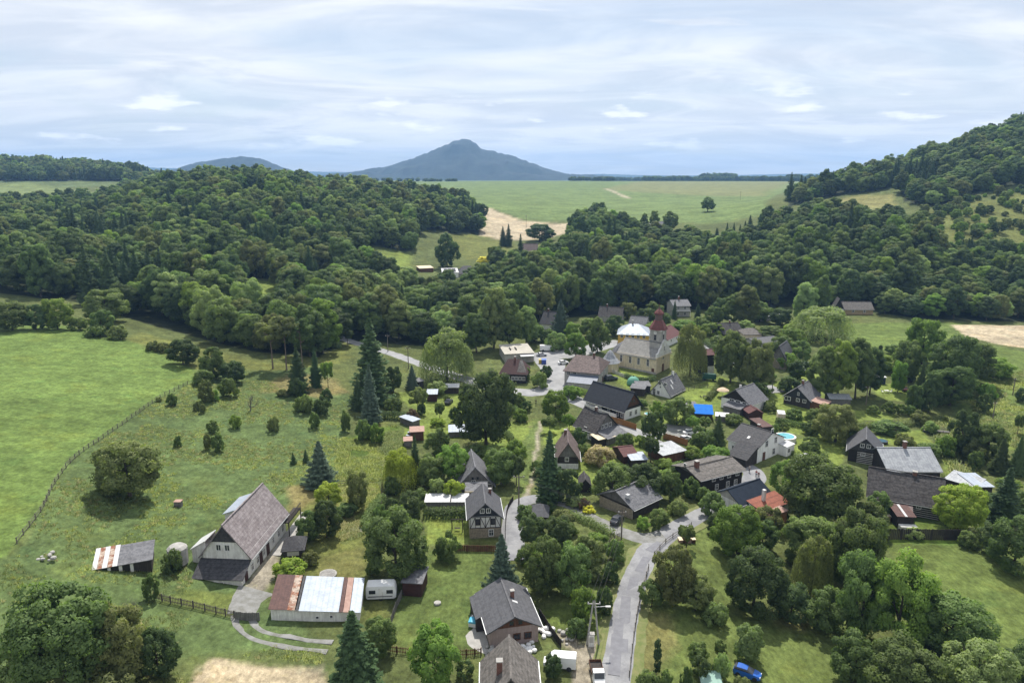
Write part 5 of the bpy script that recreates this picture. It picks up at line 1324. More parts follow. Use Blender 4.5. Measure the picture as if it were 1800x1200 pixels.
shed('woodpile_roof', 'low white-topped wood store behind the blue tarpaulin', 'shed', (1258,740), (1280,742), 2.6, 1.6, 1.8, WOODG, WHITEM)
house('maroon_shed', 'small dark red shed with maroon gabled roof below the black gable house', 'shed', (1316,738), (1340,738), 4.4, 2.2, 3.2, 'y', WOODR, REDBR, WOODR, .2, .25)
shed('pergola_store', 'cluttered lean-to behind the dark red gabled shed', 'shed', (1322,718), (1344,715), 4, 2.2, 2.5, WOODV, BROWNG)
shed('brick_store', 'low store with brown sheet roof behind the large white house', 'shed', (1340,763), (1356,762), 6, 2.1, 2.3, WOODV, RUSTBR)
house('silver_bungalow', 'small cabin with pale silver gabled roof below the poplars', 'cabin', (1458,712), (1494,714), 5, 2.3, 692, 'x', WOODG, METAL, WOODG, .3, .4, ref='m')
shed('blue_hut', 'blue-walled hut with white roof beside the dark poplars', 'shed', (1537,674), (1556,675), 5, 2.3, 2.7, mat('blue_boards', (.04,.06,.13), (.03,.045,.10), 1.2), WHITEM)
shed('white_roof_hut', 'dark hut with small white roof by the pointed cypress', 'shed', (1589,672), (1604,672), 4, 2.2, 2.5, WOODV, WHITEM)
house('maroon_store', 'low store with maroon gabled roof among the central gardens', 'shed', (1096,815), (1120,812), 6, 2.0, 3.1, 'x', WOODR, REDBR, WOODR, .2, .3)
shed('white_store', 'low store with pale flat roof in front of the maroon one', 'shed', (1110,822), (1137,821), 4, 2.0, 2.2, WOODV, METALB)
shed('garage', 'brown garage with bright white roof strip in the central gardens', 'garage', (1165,815), (1205,806), 5.5, 2.2, 2.6, WOODB, METAL)
shed('grey_barrack', 'low grey shed with white eaves left of the modern white house', 'shed', (1119,690), (1143,690), 4, 2.2, 2.5, WOODV, SLATE_G)
shed('stone_store', 'flat grey store behind the gable of the black-roofed log house', 'shed', (1108,694), (1132,697), 4, 2.4, 2.6, WOODV, SLATE_G)
house('dark_garden_hut', 'tiny dark gabled hut beside the pale flowering bush', 'shed', (1019,865), (1038,865), 4, 1.8, 3.0, 'y', WOODV, BLACKR, WOODV, .2, .2)
house('pavilion', 'small pavilion with dark pyramid roof in the garden near the road', 'pavilion', (934,922), (962,922), 4.6, 2.0, 3.4, 'x', WOODV, SLATE_M, None, .3, .3, hip=.5)
h = house('gazebo', 'wooden gazebo with dark pyramid roof beside the white farmhouse', 'gazebo', (499,984), (533,984), 4.2, 2.3, 3.6, 'x', WOODV, SLATE_D, None, .4, .4, hip=.5)
MB().box(.6, h['dims'][0]-.6, -.04, -.01, 1.0, 1.9).build('opening', CHINK, h)
for i, (px, py, w, lb) in enumerate([(1408,824,22,'white party tent on the lawn beside the big leafy tree'),(1400,838,18,'grey party tent beside the white one')]):
    house('party_tent', lb, 'tent', (px,py), (px+w,py+2), 4.5, 2.0, 3.2, 'x', WHITE, WHITEM if i == 0 else METAL, None, .1, .15, hip=.4)
# farther back
house('timber_house', 'dark house right of the church with black gable and white eaves', 'house', (1270,594), (1304,592), 8, 582, 566, 'x', WOODD, BLACKR, WOODD, .4, .6, chim=[(.6,.5,.5,.9)])
house('bungalow', 'flat brown-roofed bungalow behind the two round trees', 'house', (1308,600), (1338,600), 8, 3.0, 4.6, 'x', CREAM, BROWNG, None, .4, .5, hip=.3)
h = house('slate_cottage', 'cottage with dark slate roof and grey gable right of the round trees', 'house', (1352,645), (1381,650), 10, 632, 608, 'y', STONE, SLATE_M, WOODG, .4, .5, wins=[('f',.5,2.6,.8,.8)])
house('rear_cottage', 'low cottage with grey roof behind the slate cottage', 'house', (1328,616), (1370,612), 8, 3.0, 592, 'x', GREYPL, SLATE_M, None, .4, .5, ref='m')
shed('greenhouse', 'pale greenhouse in the garden right of the slate cottage', 'greenhouse', (1402,650), (1423,652), 3.4, 2.0, 2.3, WHITE, METALB)
h = house('quarry_house', 'ochre house with brown roof under the dark hill wood', 'house', (1484,553), (1534,553), 8, 543, 530, 'x', mat('ochre_plaster', (.36,.27,.16), (.28,.21,.13), 1, .9), BROWNG, None, .4, .5, ref='m', wins=[('f',.3,1.2,.8,1.0),('f',.7,1.2,.8,1.0)])
house('dark_gable_cottage', 'small white cottage with black roof left of the ochre house', 'house', (1464,554), (1482,555), 7, 543, 526, 'y', WHITE, BLACKR, WOODD, .3, .4)
shed('long_garage', 'long low building with pale flat roof below the wood', 'garage', (1327,565), (1376,563), 5, 2.4, 2.8, GREYPL, METAL)
house('hillside_house', 'lone house with brown roof high among trees on the hillside', 'house', (1629,449), (1651,450), 9, 440, 427, 'x', GREYPL, BROWNR, None, .4, .5, ref='m', wins=[('f',.5,1.2,.8,1.0)])
h = house('clearing_house', 'dark-roofed house with white solar wing in the forest clearing', 'house', (805,487), (838,487), 12, 480, 467, 'x', GREYPL, SLATE_D, None, .5, .6, hip=.3, ref='m')
h2 = shed('solar_wing', 'white flat roof with dark solar panels beside the clearing house', 'house', (778,488), (806,488), 11, 3.2, 4.4, WHITE, WHITEM)
L2 = h2['dims'][0]
for i in range(3):
    for j in range(2): MB().slab([(L2*(.12+.26*i), 1.2+4.4*j, 3.42+.48*j), (L2*(.35+.26*i), 1.2+4.4*j, 3.42+.48*j), (L2*(.35+.26*i), 5.2+4.4*j, 3.84+.48*j), (L2*(.12+.26*i), 5.2+4.4*j, 3.84+.48*j)], .05).build('solar_panel', SLATE_N, h2)
shed('clearing_shed', 'pale cluttered shed left of the solar roof in the forest clearing', 'shed', (738,478), (762,478), 8, 2.6, 3.2, WOODB, CREAM)
house('edge_house', 'brown-roofed house at the upper edge of the forest below the tan field', 'house', (912,447), (944,446), 10, 441, 428, 'x', GREYPL, BROWNR, None, .4, .5, ref='m')
for i, (px, d, w, lb) in enumerate([(1106,560,16,'white farm building left of the thin trees on the plateau'),(1126,565,22,'long white building among thin trees on the plateau'),(1156,570,12,'small white cottage beside the thin trees on the plateau')]):
    a_ = atd(px, d); b_ = atd(px + w, d)
    house('plateau_house', lb, 'house', a_, b_, 8, 3.4, 6.0, 'x', WHITE, METAL if i == 1 else SLATE_G, None, .3, .4, wins=[('f',.3,1,.9,1.1),('f',.7,1,.9,1.1)])
# ------------------------------------------------------------------ single trees and shrubs: kind, name, leaf, column, foot row, top row, width, label
T = [
 # rough meadow and the bright meadow's edge
 ('big','oak_tree','olive',228,872,766,112,'round dark lone tree in the rough meadow left of the farmhouse'),
 ('fat_fir','blue_spruce','blue',564,852,776,54,'bluish spruce standing alone behind the farmhouse roof'),
 ('mid','tree','mid',22,580,525,62,'bushy tree at the far left end of the bright meadow'),
 ('mid','tree','dark',64,579,532,40,'dark narrow tree between two bushy ones at the meadow end'),
 ('mid','tree','bright',102,578,521,52,'fresh green tree third from the left at the meadow end'),
 ('bush','shrub','mid',139,580,556,30,'small round shrub just right of the fresh green meadow tree'),
 ('mid','tree','mid',181,588,542,40,'upright bushy tree at the bend of the meadow edge'),
 ('bush','shrub','olive',208,596,570,34,'low shrub at the foot of the upright meadow-edge tree'),
 ('bush','shrub','mid',168,592,570,32,'dark low shrub left of the upright meadow-edge tree'),
 ('big','tree','mid',188,565,506,72,'broad tree standing behind the shrubs of the meadow edge'),
 ('bush','shrub','olive',268,616,598,22,'small shrub left of a pair in the strip above the meadow'),
 ('bush','shrub','olive',286,618,600,26,'larger shrub of a pair in the strip above the meadow'),
 ('mid','tree','dark',322,641,591,52,'rounded dark tree on the upper edge of the bright meadow'),
 ('mid','tree','mid',376,664,606,46,'tallest tree of the clump where the meadow narrows'),
 ('mid','tree','dark',410,672,634,48,'wide dark shrub-tree right of the meadow clump'),
 ('bush','shrub','mid',357,676,648,34,'low shrub at the left foot of the meadow clump'),
 ('bush','shrub','olive',363,706,666,26,'upright shrub below the meadow clump'),
 ('bush','shrub','bright',377,704,684,16,'slim bright shrub right of the upright one below the clump'),
 ('bush','shrub','mid',403,697,662,32,'broad shrub on the slope below the meadow clump'),
 ('bush','sapling','mid',303,712,690,18,'sapling at the meadow fence line'),
 ('bush','sapling','olive',279,706,697,10,'tiny sapling on the fence line above the meadow tip'),
 ('bush','sapling','olive',346,722,704,11,'left one of two thin saplings in the rough meadow'),
 ('bush','sapling','olive',357,726,708,11,'right one of two thin saplings in the rough meadow'),
 ('bush','sapling','mid',375,760,738,20,'bushy sapling in the middle of the rough meadow'),
 ('bush','sapling','bright',415,752,727,20,'bright sapling up-slope in the middle of the rough meadow'),
 ('bush','sapling','mid',313,785,764,13,'slender sapling above the lone round tree'),
 ('bush','sapling','olive',366,790,760,14,'thin sapling beside a fuller one in the rough meadow'),
 ('bush','sapling','mid',384,793,760,21,'fuller sapling of the touching pair in the rough meadow'),
 ('bush','sapling','olive',482,758,730,20,'tawny sapling below the leafless tree'),
 ('bush','sapling','mid',554,752,722,17,'cone-shaped sapling right of the tawny one'),
 ('young_fir','young_fir','fir',516,815,795,10,'tiny young fir in the meadow above the blue spruce'),
 ('young_fir','young_fir','fir',538,812,790,11,'young fir just up-slope of the blue spruce'),
 ('fir','spruce','fir',525,690,612,42,'dark spruce at the end of the pine group'),
 ('fir','spruce','fir',556,680,612,26,'narrow dark spruce right of the pine group'),
 ('bush','shrub','dark',522,696,660,30,'dark rounded shrub at the foot of the dark spruce'),
 ('orchard','tree','bright',577,682,636,24,'small light tree on the tawny bank right of the spruces'),
 ('bush','shrub','dark',574,708,682,20,'dark shrub below the small light tree'),
 ('bush','shrub','mid',535,724,692,32,'spreading shrub on the tawny bank'),
 ('bush','shrub','dark',566,728,696,30,'dark shrub right of the spreading one on the bank'),
 ('bush','shrub','olive',497,697,683,20,'low shrub on the sandy bank'),
 ('pine','pine_tree','olive',480,648,556,48,'left pine of the bare-trunked group at the wood edge'),
 ('pine','pine_tree','olive',504,650,552,50,'middle pine of the bare-trunked group at the wood edge'),
 ('pine','pine_tree','mid',532,648,560,46,'right pine of the bare-trunked group at the wood edge'),
 ('tall','tree','mid',556,628,546,44,'leafy tree closing the pine group towards the road'),
 ('bush','shrub','pale',571,612,594,14,'small pale shrub beside the road at the wood edge'),
 ('bush','shrub','pale',592,612,598,20,'low pale shrub beside the road by the pole'),
 # spruces and gardens left of the village street
 ('fir','spruce','fir',655,706,560,74,'tallest dark spruce left of the village street'),
 ('fir','spruce','blue',652,742,641,42,'grey-green spruce in front of the tallest one'),
 ('fir','spruce','fir',630,720,668,34,'low dark spruce left of the grey-green one'),
 ('mid','tree','dark',692,690,640,34,'dark tree right of the tallest spruce'),
 ('fat_fir','cypress','blue',725,684,643,24,'dense dark cypress beside the garden hut'),
 ('willow','willow_tree','pale',786,668,576,92,'pale grey-green willow beside the valley road'),
 ('tall','tree','mid',818,660,610,30,'slim tree right of the pale willow'),
 ('big','tree','dark',855,786,638,108,'huge dark drooping tree in the middle of the gardens'),
 ('mid','tree','dark',882,720,662,50,'dark bush-tree behind the huge drooping tree'),
 ('orchard','fruit_tree','olive',735,726,682,34,'olive fruit tree in front of the brown garden hut'),
 ('bush','shrub','mid',692,722,696,32,'round shrub at the left side of the olive fruit tree'),
 ('bush','shrub','dark',741,730,706,16,'dark shrub right below the olive fruit tree'),
 ('bush','shrub','purple',726,738,718,22,'reddish shrub at the end of the dark hedge'),
 ('orchard','fruit_tree','mid',773,740,708,20,'small tree in the middle of the bright garden lawn'),
 ('bush','flower_bed','lime',769,748,733,26,'yellow-flowered bed on the bright garden lawn'),
 ('bush','shrub','dark',800,742,712,20,'dark shrub at the right side of the bright garden lawn'),
 ('ball','shrub','mid',786,703,694,12,'small shrub beside the car on the garden lawn'),
 ('bush','shrub','pale',770,692,668,34,'pale leafy shrub above the garden hut'),
 ('bush','shrub','mid',640,773,735,28,'left one of two round bushes in the tall grass'),
 ('bush','shrub','bright',663,778,742,26,'right one of two round bushes in the tall grass'),
 ('bush','sapling','mid',608,758,720,17,'upright sapling left of the two round bushes'),
 ('mid','tree','mid',770,798,748,44,'round green tree in front of the reddish tool shed'),
 ('willow','willow_tree','lime',706,856,788,62,'small yellow-green weeping willow among the gardens'),
 ('fir','spruce','fir',731,848,764,26,'very narrow black spruce beside the weeping willow'),
 ('mid','tree','mid',758,856,798,52,'leafy tree right of the narrow black spruce'),
 ('mid','tree','bright',798,846,779,60,'bright leafy tree left of the old grey log house'),
 ('bush','shrub','mid',835,806,780,40,'shrub behind the roof of the old grey log house'),
 ('mid','tree','mid',880,850,782,58,'leafy tree right of the old grey log house'),
 ('mid','tree','bright',905,812,770,40,'light tree beside the grass strip'),
 ('orchard','fruit_tree','dark',908,852,800,34,'dark fruit tree at the lower end of the grass strip'),
 ('orchard','fruit_tree','pale',769,880,842,30,'thin pale fruit tree before the long white roof'),
 ('orchard','fruit_tree','lime',797,882,843,38,'yellow-green fruit tree before the long white roof'),
 ('mid','tree','olive',630,893,822,44,'feathery tree among tall dry grass'),
 ('bush','shrub','mid',608,905,884,40,'low shrub below the feathery tree'),
 ('mid','tree','dark',723,918,862,50,'dark dense tree left of the long white roof'),
 ('bush','shrub','mid',670,925,885,28,'tall shrub in the left garden row'),
 ('big','walnut_tree','mid',696,1014,893,116,'broad full tree standing over the caravan'),
 ('bush','shrub','mid',786,983,936,44,'rounded bush at the edge of the fenced lawn'),
 ('mid','tree','dark',574,944,872,50,'darker tree of the pair right of the farmhouse'),
 ('mid','tree','mid',543,948,894,44,'lower tree of the pair right of the farmhouse'),
 ('mid','tree','lime',578,892,847,46,'yellowish round tree behind the farmhouse pair'),
 ('bush','shrub','lime',511,1012,980,56,'yellow-green spreading shrub beside the gazebo'),
 ('bush','shrub','olive',546,992,968,30,'low shrub right of the gazebo'),
 ('bush','shrub','mid',305,1004,964,34,'leafy shrub between open shed and farmhouse'),
 ('mid','tree','mid',267,1054,1006,28,'small upright tree at the farm fence'),
 # bottom edge
 ('big','tree','mid',120,1205,1026,172,'largest tree of the clump in the bottom left corner'),
 ('big','tree','olive',214,1192,1056,104,'rounded tree right of the largest corner tree'),
 ('mid','tree','dark',279,1188,1096,70,'dark bushy tree at the right end of the corner clump'),
 ('mid','tree','pale',26,1225,1142,70,'pale bush at the very left of the corner clump'),
 ('bush','shrub','olive',196,1225,1168,92,'greyish shrub at the bottom edge below the corner clump'),
 ('fir','spruce','fir',628,1250,1076,116,'big dark spruce at the bottom edge'),
 ('mid','tree','mid',668,1152,1084,58,'leafy tree behind the big bottom spruce'),
 ('mid','tree','bright',766,1204,1094,88,'bright round tree left of the brown-grey roof at the bottom'),
 ('ball','shrub','dark',818,1190,1160,36,'clipped dark shrub beside the brown-grey roof'),
 ('fat_fir','spruce','blue',882,1044,940,60,'dark bluish spruce behind the newly roofed cottage'),
 ('big','tree','mid',955,1040,938,76,'tree with visible trunk right of the bluish spruce'),
 ('mid','tree','mid',1005,1046,946,72,'leafy tree beside the road garden'),
 ('mid','tree','olive',1035,1002,936,58,'olive tree behind the leafy road garden tree'),
 ('mid','tree','dark',980,966,906,58,'dark round tree below the pavilion'),
 ('mid','tree','dark',937,962,902,50,'dark tree left of the round one below the pavilion'),
 ('ball','shrub','mid',966,902,882,16,'small ball tree above the pavilion'),
 ('bush','shrub','bright',1026,1092,1028,46,'light round tree beside the power pole'),
 ('bush','shrub','mid',1014,1118,1085,38,'leafy bush behind the info board'),
 ('bush','shrub','dark',1062,1078,1028,30,'dark shrub between power pole and road'),
 ('bush','shrub','dark',1072,1024,985,32,'dark shrub on the road bank above the pole'),
 ('bush','shrub','mid',1080,985,946,34,'shrub on the road bank at the junction'),
 ('bush','shrub','bright',1046,962,936,44,'leafy shrub near the gravel lane'),
 ('mid','tree','dark',972,1190,1146,32,'dark shrub in front of the white van'),
 # village centre
 ('fir','spruce','fir',965,882,758,56,'big black conifer in the middle of the village'),
 ('mid','tree','dark',996,882,818,50,'dark leafy tree touching the big black conifer'),
 ('mid','tree','bright',976,738,684,46,'round fresh green tree at the lower end of the square'),
 ('orchard','fruit_tree','mid',966,760,733,30,'clipped little tree on the lawn left of the dark log house'),
 ('orchard','fruit_tree','bright',1000,756,727,26,'second little tree on the lawn beside the dark log house'),
 ('bush','shrub','dark',1018,784,750,26,'dark shrub below the dark log house'),
 ('ball','tree','dark',1145,778,722,44,'dense dark ball-shaped tree beside the lane'),
 ('mid','tree','mid',1190,746,696,52,'leafy tree left of the blue tarpaulin'),
 ('ball','shrub','bright',1153,728,704,22,'light ball shrub below the modern white house'),
 ('orchard','fruit_tree','bright',1217,762,732,26,'left clipped tree of two near the car park'),
 ('orchard','fruit_tree','mid',1240,757,733,24,'right clipped tree of two near the car park'),
 ('fat_fir','cypress','dark',1261,784,730,28,'dark cone tree beside the large white house'),
 ('bush','shrub','mid',1236,786,750,46,'broad shrub below the car park'),
 ('bush','shrub','bright',1255,808,782,50,'bright shrub left of the large white house'),
 ('bush','shrub','straw',1052,816,781,52,'straw-coloured flowering bush in the central garden'),
 ('bush','shrub','mid',1026,802,778,28,'green shrub left of the straw-coloured bush'),
 ('bush','shrub','mid',1098,790,758,32,'green shrub right of the pale porch'),
 ('orchard','fruit_tree','dark',1143,812,770,34,'dark fruit tree beside the maroon store'),
 ('mid','tree','mid',1075,880,808,70,'full leafy tree behind the stone barn'),
 ('mid','tree','dark',1128,876,812,72,'second full tree behind the stone barn'),
 ('mid','tree','mid',1178,880,828,40,'leafy tree between stone barn and black log house'),
 ('bush','shrub','bright',1168,822,806,34,'bright shrub in front of the brown garage'),
 ('bush','shrub','pale',1013,888,868,36,'pale flowering bush beside the tiny dark hut'),
 ('ball','shrub','purple',1027,896,876,20,'dark reddish shrub next to the pale flowering bush'),
 ('bush','shrub','yellow',1034,900,888,22,'bright yellow shrub beside the stone barn'),
 ('ball','shrub','bright',1130,930,908,26,'light round bush in front of the stone barn'),
 ('bush','shrub','mid',1160,920,892,34,'broad bush right of the stone barn'),
 ('bush','shrub','pale',1190,905,876,32,'pale rounded bush beside the road bend'),
 ('ball','shrub','mid',1152,932,908,20,'dark round bush at the road bend'),
 ('bush','shrub','mid',1236,882,854,26,'upright bush before the black log house'),
 ('bush','shrub','mid',1213,872,838,30,'shrub at the left end of the black log house'),
 ('bush','shrub','olive',990,918,895,40,'low shrubs beside the gravel lane'),
 ('bush','shrub','mid',1000,940,918,30,'dark shrub below the gravel lane'),
 ('bush','shrub','pale',1035,660,630,40,'pale bush against the blue-grey inn extension'),
 ('bush','shrub','bright',1005,700,676,34,'light bush below the inn'),
 ('bush','shrub','mid',920,668,640,24,'bush at the corner of the black log house by the shop'),
 ('mid','tree','dark',960,668,640,22,'small dark tree on the traffic island'),
 ('bush','shrub','mid',948,682,652,28,'leafy bush below the small dark island tree'),
 ('bush','shrub','mid',908,712,690,30,'garden shrub left of the square'),
 ('ball','shrub','dark',925,722,704,20,'dark ball shrub beside the path end'),
 ('bush','shrub','bright',915,740,718,26,'light shrub above the grass strip'),
 # behind the village
 ('mid','tree','bright',1012,630,580,40,'round bright tree standing on the square'),
 ('mid','tree','mid',1050,620,553,40,'dark leafy tree behind the square'),
 ('mid','tree','bright',1006,598,565,30,'light tree at the foot of the wood behind the square'),
 ('bush','shrub','pale',978,615,580,36,'pale bush beside the delivery van'),
 ('fat_fir','spruce','blue',985,588,526,34,'blue-grey spruce pair tree at the dark cottage'),
 ('tall','poplar_tree','pale',868,612,498,52,'silvery tall tree at the front of the valley wood'),
 ('tall','poplar_tree','mid',895,612,520,50,'tall tree right of the silvery one'),
 ('tall','poplar_tree','pale',925,606,535,40,'greyish tall tree beside the dark cottage'),
 ('tall','tree','mid',838,620,545,46,'green tree at the road end of the valley wood'),
 ('big','tree','dark',800,560,490,80,'dark broad tree above the pale willow'),
 ('willow','birch_tree','olive',1212,662,568,54,'drooping birch right of the church front'),
 ('big','lime_tree','mid',1284,672,580,62,'left one of the two big round trees in the churchyard meadow'),
 ('big','lime_tree','olive',1328,684,594,56,'right one of the two big round trees in the churchyard meadow'),
 ('mid','tree','bright',1250,590,566,40,'light bushes left of the dark gabled house'),
 ('fir','spruce','fir',1226,560,532,14,'narrow conifer right of the forest villa'),
 ('fir','spruce','fir',1185,560,528,12,'slim conifer in front of the forest villa'),
 ('fir','spruce','dark',1224,592,560,10,'tiny pointed cypress behind the drooping birch'),
 ('tall','tree','mid',1288,572,510,40,'left half of the paired tall trees below the wood'),
 ('tall','tree','olive',1308,576,498,46,'right half of the paired tall trees below the wood'),
 ('mid','tree','pale',1310,588,560,30,'pale shrub tree beside the dark gabled house'),
 ('mid','tree','mid',1150,556,528,34,'round tree left of the forest villa'),
 ('mid','tree','olive',1104,560,530,30,'olive tree behind the two-gabled cottage'),
 ('willow','willow_tree','pale',1442,596,538,104,'wide pale willow in front of the ochre house'),
 ('tall','tree','pale',1412,565,492,44,'pale tall tree at the wood edge behind the wide willow'),
 ('tall','tree','mid',1440,562,478,36,'narrow tall tree beside the pale one at the wood edge'),
 ('mid','tree','bright',1392,610,575,44,'light tree left of the wide pale willow'),
 ('mid','tree','mid',1355,598,570,50,'tree behind the bungalow roof'),
 ('mid','tree','mid',1405,640,595,36,'tree in front of the wide pale willow'),
 ('tall','poplar_tree','mid',1440,700,606,50,'left poplar of the tall dark clump'),
 ('tall','poplar_tree','bright',1472,704,590,56,'second poplar of the tall dark clump'),
 ('tall','poplar_tree','mid',1503,700,588,54,'third poplar of the tall dark clump'),
 ('tall','poplar_tree','dark',1528,694,606,42,'right poplar of the tall dark clump'),
 ('mid','tree','bright',1620,640,556,64,'tallest tree rising over the riverside clump'),
 ('mid','tree','mid',1592,668,594,54,'rounded tree left in the riverside clump'),
 ('big','tree','mid',1672,690,580,84,'broad tree in the middle of the riverside clump'),
 ('big','tree','mid',1706,676,592,80,'spreading tree right in the riverside clump'),
 ('mid','tree','bright',1745,664,624,60,'outermost spreading tree of the riverside clump'),
 ('big','tree','mid',1668,712,638,74,'front tree of the riverside clump'),
 ('fat_fir','cypress','dark',1614,714,634,26,'dark pointed cypress before the riverside clump'),
 ('tall','tree','dark',1632,724,650,34,'dark narrow tree beside the pointed cypress'),
 ('mid','tree','mid',1606,722,672,30,'leafy tree left below the pointed cypress'),
 ('mid','tree','bright',1578,690,632,30,'light tree between the two white-roofed huts'),
 ('column','cypress','dark',1547,620,604,6,'thin column tree alone in the green field'),
 ('bush','shrub','mid',1573,622,604,32,'dark shrub at the edge of the green field'),
 ('bush','shrub','bright',1545,650,622,50,'light shrubs behind the blue-walled hut'),
 ('big','tree','olive',1468,776,706,72,'tree with leaning trunk in the right gardens'),
 ('bush','shrub','mid',1508,785,752,40,'shrub right of the leaning tree'),
 ('ball','shrub','mid',1535,728,712,22,'first clipped shrub of the garden row'),
 ('ball','shrub','mid',1562,726,706,26,'second and largest clipped shrub of the garden row'),
 ('ball','shrub','mid',1584,728,710,18,'third clipped shrub of the garden row'),
 ('ball','shrub','mid',1600,730,712,20,'last clipped shrub of the garden row'),
 ('bush','shrub','olive',1616,745,722,34,'leafy shrub on the stream bank'),
 ('bush','shrub','pale',1634,760,738,24,'pale shrub leaning over the stream'),
 ('bush','shrub','mid',1560,760,738,60,'broad low shrub in the garden above the striped house'),
 ('bush','shrub','olive',1588,790,760,34,'olive shrub behind the zinc barn'),
 ('bush','shrub','mid',1632,800,776,40,'shrub right behind the zinc barn'),
 ('bush','shrub','bright',1660,800,762,32,'light shrub on the near stream bank'),
 ('mid','tree','dark',1690,798,716,50,'dark tall tree over the stream'),
 ('mid','tree','mid',1736,806,738,62,'wide tree right of the stream'),
 ('mid','tree','olive',1712,812,770,40,'low olive tree beside the stream bend'),
 ('fat_fir','spruce','dark',1756,832,770,34,'left cone tree of two at the right edge'),
 ('fat_fir','spruce','dark',1786,834,768,32,'right cone tree of two at the right edge'),
 ('ball','shrub','mid',1712,826,792,26,'round clipped bush below the cone trees'),
 ('ball','shrub','dark',1729,724,690,24,'oval dark bush alone in the right meadow'),
 ('orchard','fruit_tree','mid',1788,762,728,18,'thin young fruit tree at the right edge'),
 ('mid','tree','dark',1797,706,680,24,'dark bush cut by the right edge'),
 ('big','maple_tree','lime',1686,930,846,86,'yellow-green round tree before the long log farmhouse'),
 ('fir','spruce','fir',1762,918,822,60,'dark spruce right of the yellow-green round tree'),
 ('big','tree','mid',1782,1000,902,92,'leafy tree mass at the right edge of the meadow'),
 ('mid','tree','dark',1742,972,918,50,'dark bush left of the right-edge tree mass'),
 ('bush','shrub','mid',1700,960,934,36,'shrub at the end of the dark retaining wall'),
 ('bush','shrub','pale',1606,946,926,30,'pale shrub hanging over the retaining wall'),
 # the tree belt right of the road
 ('big','tree','mid',1438,920,796,132,'great leafy tree right of the red tiled extension'),
 ('mid','tree','bright',1380,872,804,62,'bright tree beside the party tents'),
 ('bush','shrub','bright',1446,838,815,60,'light bushes above the great leafy tree'),
 ('big','tree','bright',1296,972,884,86,'bright spreading tree below the red tiled extension'),
 ('mid','tree','mid',1250,908,862,44,'leafy tree at the road below the black log house'),
 ('mid','tree','dark',1258,936,902,34,'dark shrub beneath the bright spreading tree'),
 ('orchard','fruit_tree','mid',1206,962,924,32,'small tree on the lawn inside the road bend'),
 ('big','tree','olive',1182,1062,952,74,'oval tree on the right bank of the road'),
 ('mid','tree','mid',1145,1066,1018,44,'leafy shrub-tree at the kerb left of the oval tree'),
 ('mid','tree','olive',1222,1072,1004,62,'bushy tree right of the oval roadside tree'),
 ('big','tree','dark',1324,1072,958,104,'big dark tree in the belt right of the road'),
 ('big','tree','mid',1422,992,900,96,'grey-green tree behind the big dark belt tree'),
 ('willow','willow_tree','olive',1424,1052,938,66,'greyish willow in the middle of the tree belt'),
 ('big','tree','mid',1496,1040,894,100,'tall leafy tree in the middle of the tree belt'),
 ('big','tree','mid',1508,1120,956,90,'tall tree left of the brightest belt tree'),
 ('big','tree','bright',1574,1136,968,124,'largest bright tree of the belt beside the right meadow'),
 ('big','tree','mid',1668,1152,1038,136,'wide grey-green tree at the right meadow'),
 ('mid','tree','mid',1498,1200,1106,86,'leafy tree at the lower end of the belt'),
 ('big','tree','mid',1586,1240,1128,130,'broad bushes at the bottom edge below the belt'),
 ('big','tree','pale',1710,1240,1118,124,'pale bushy tree at the bottom right'),
 ('big','tree','dark',1800,1230,1128,100,'dark tree in the bottom right corner'),
 ('bush','shrub','pale',1258,1096,1056,42,'pale round bush in front of the belt'),
 ('bush','shrub','mid',1230,1050,1020,44,'shrub between the bushy tree and the big dark tree'),
 ('mid','fruit_tree','pale',1314,1160,1096,52,'grey-leaved fruit tree beside the blue car'),
 ('bush','shrub','mid',1265,1142,1124,20,'small dark bush alone on the lower lawn'),
 ('bush','shrub','mid',1226,1156,1128,34,'upper bush of two on the lower lawn'),
 ('ball','shrub','dark',1232,1188,1152,38,'lower round bush of two on the lower lawn'),
 ('bush','shrub','pale',1268,1190,1144,30,'pale loose bush right of the two lawn bushes'),
 ('column','cypress','fir',1154,1192,1114,11,'single slender black cypress on the lower lawn'),
 ('ball','shrub','dark',1206,1222,1170,24,'oval dark bush beside the green water tank'),
 ('bush','shrub','mid',1136,1215,1176,40,'bush left of the slender cypress'),
 ('ball','shrub','mid',1168,1215,1178,26,'bush right of the slender cypress'),
 ('bush','shrub','olive',1304,1215,1188,32,'olive bush in front of the blue car'),
 # more gardens
 ('bush','shrub','mid',1075,640,622,30,'shrub at the churchyard corner by the chapel'),
 ('mid','tree','dark',1080,590,552,34,'dark tree between the dim cottage and the rectory'),
 ('mid','tree','mid',1035,592,556,34,'leafy tree left of the dim two-gabled cottage'),
 ('bush','shrub','bright',985,612,596,26,'bright bush at the upper rim of the square'),
 ('bush','shrub','mid',962,600,578,30,'leafy bush before the dark cottage'),
 ('mid','tree','mid',940,600,560,34,'rounded tree beside the white gable edge'),
 ('mid','tree','dark',1135,575,540,36,'dark tree behind the church tower'),
 ('bush','shrub','bright',1150,585,566,44,'bright shrubs behind the onion-capped tower'),
 ('bush','shrub','mid',1165,566,548,30,'shrub at the villa garden gate'),
 ('bush','shrub','bright',1205,578,562,46,'light shrubs in the villa garden'),
 ('bush','shrub','mid',1232,575,556,30,'darker shrub right in the villa garden'),
 ('mid','tree','mid',1255,572,536,34,'tree between the villa and the dark gabled house'),
 ('bush','shrub','mid',1262,608,588,30,'shrub left of the dark gabled house yard'),
 ('mid','tree','dark',1268,556,520,32,'dark tree at the wood edge above the gabled house'),
 ('mid','tree','mid',1335,566,528,44,'tree left of the long pale flat roof'),
 ('mid','tree','dark',1372,572,540,40,'dark tree right of the long pale flat roof'),
 ('bush','shrub','bright',1395,588,566,40,'light bushes behind the wide pale willow'),
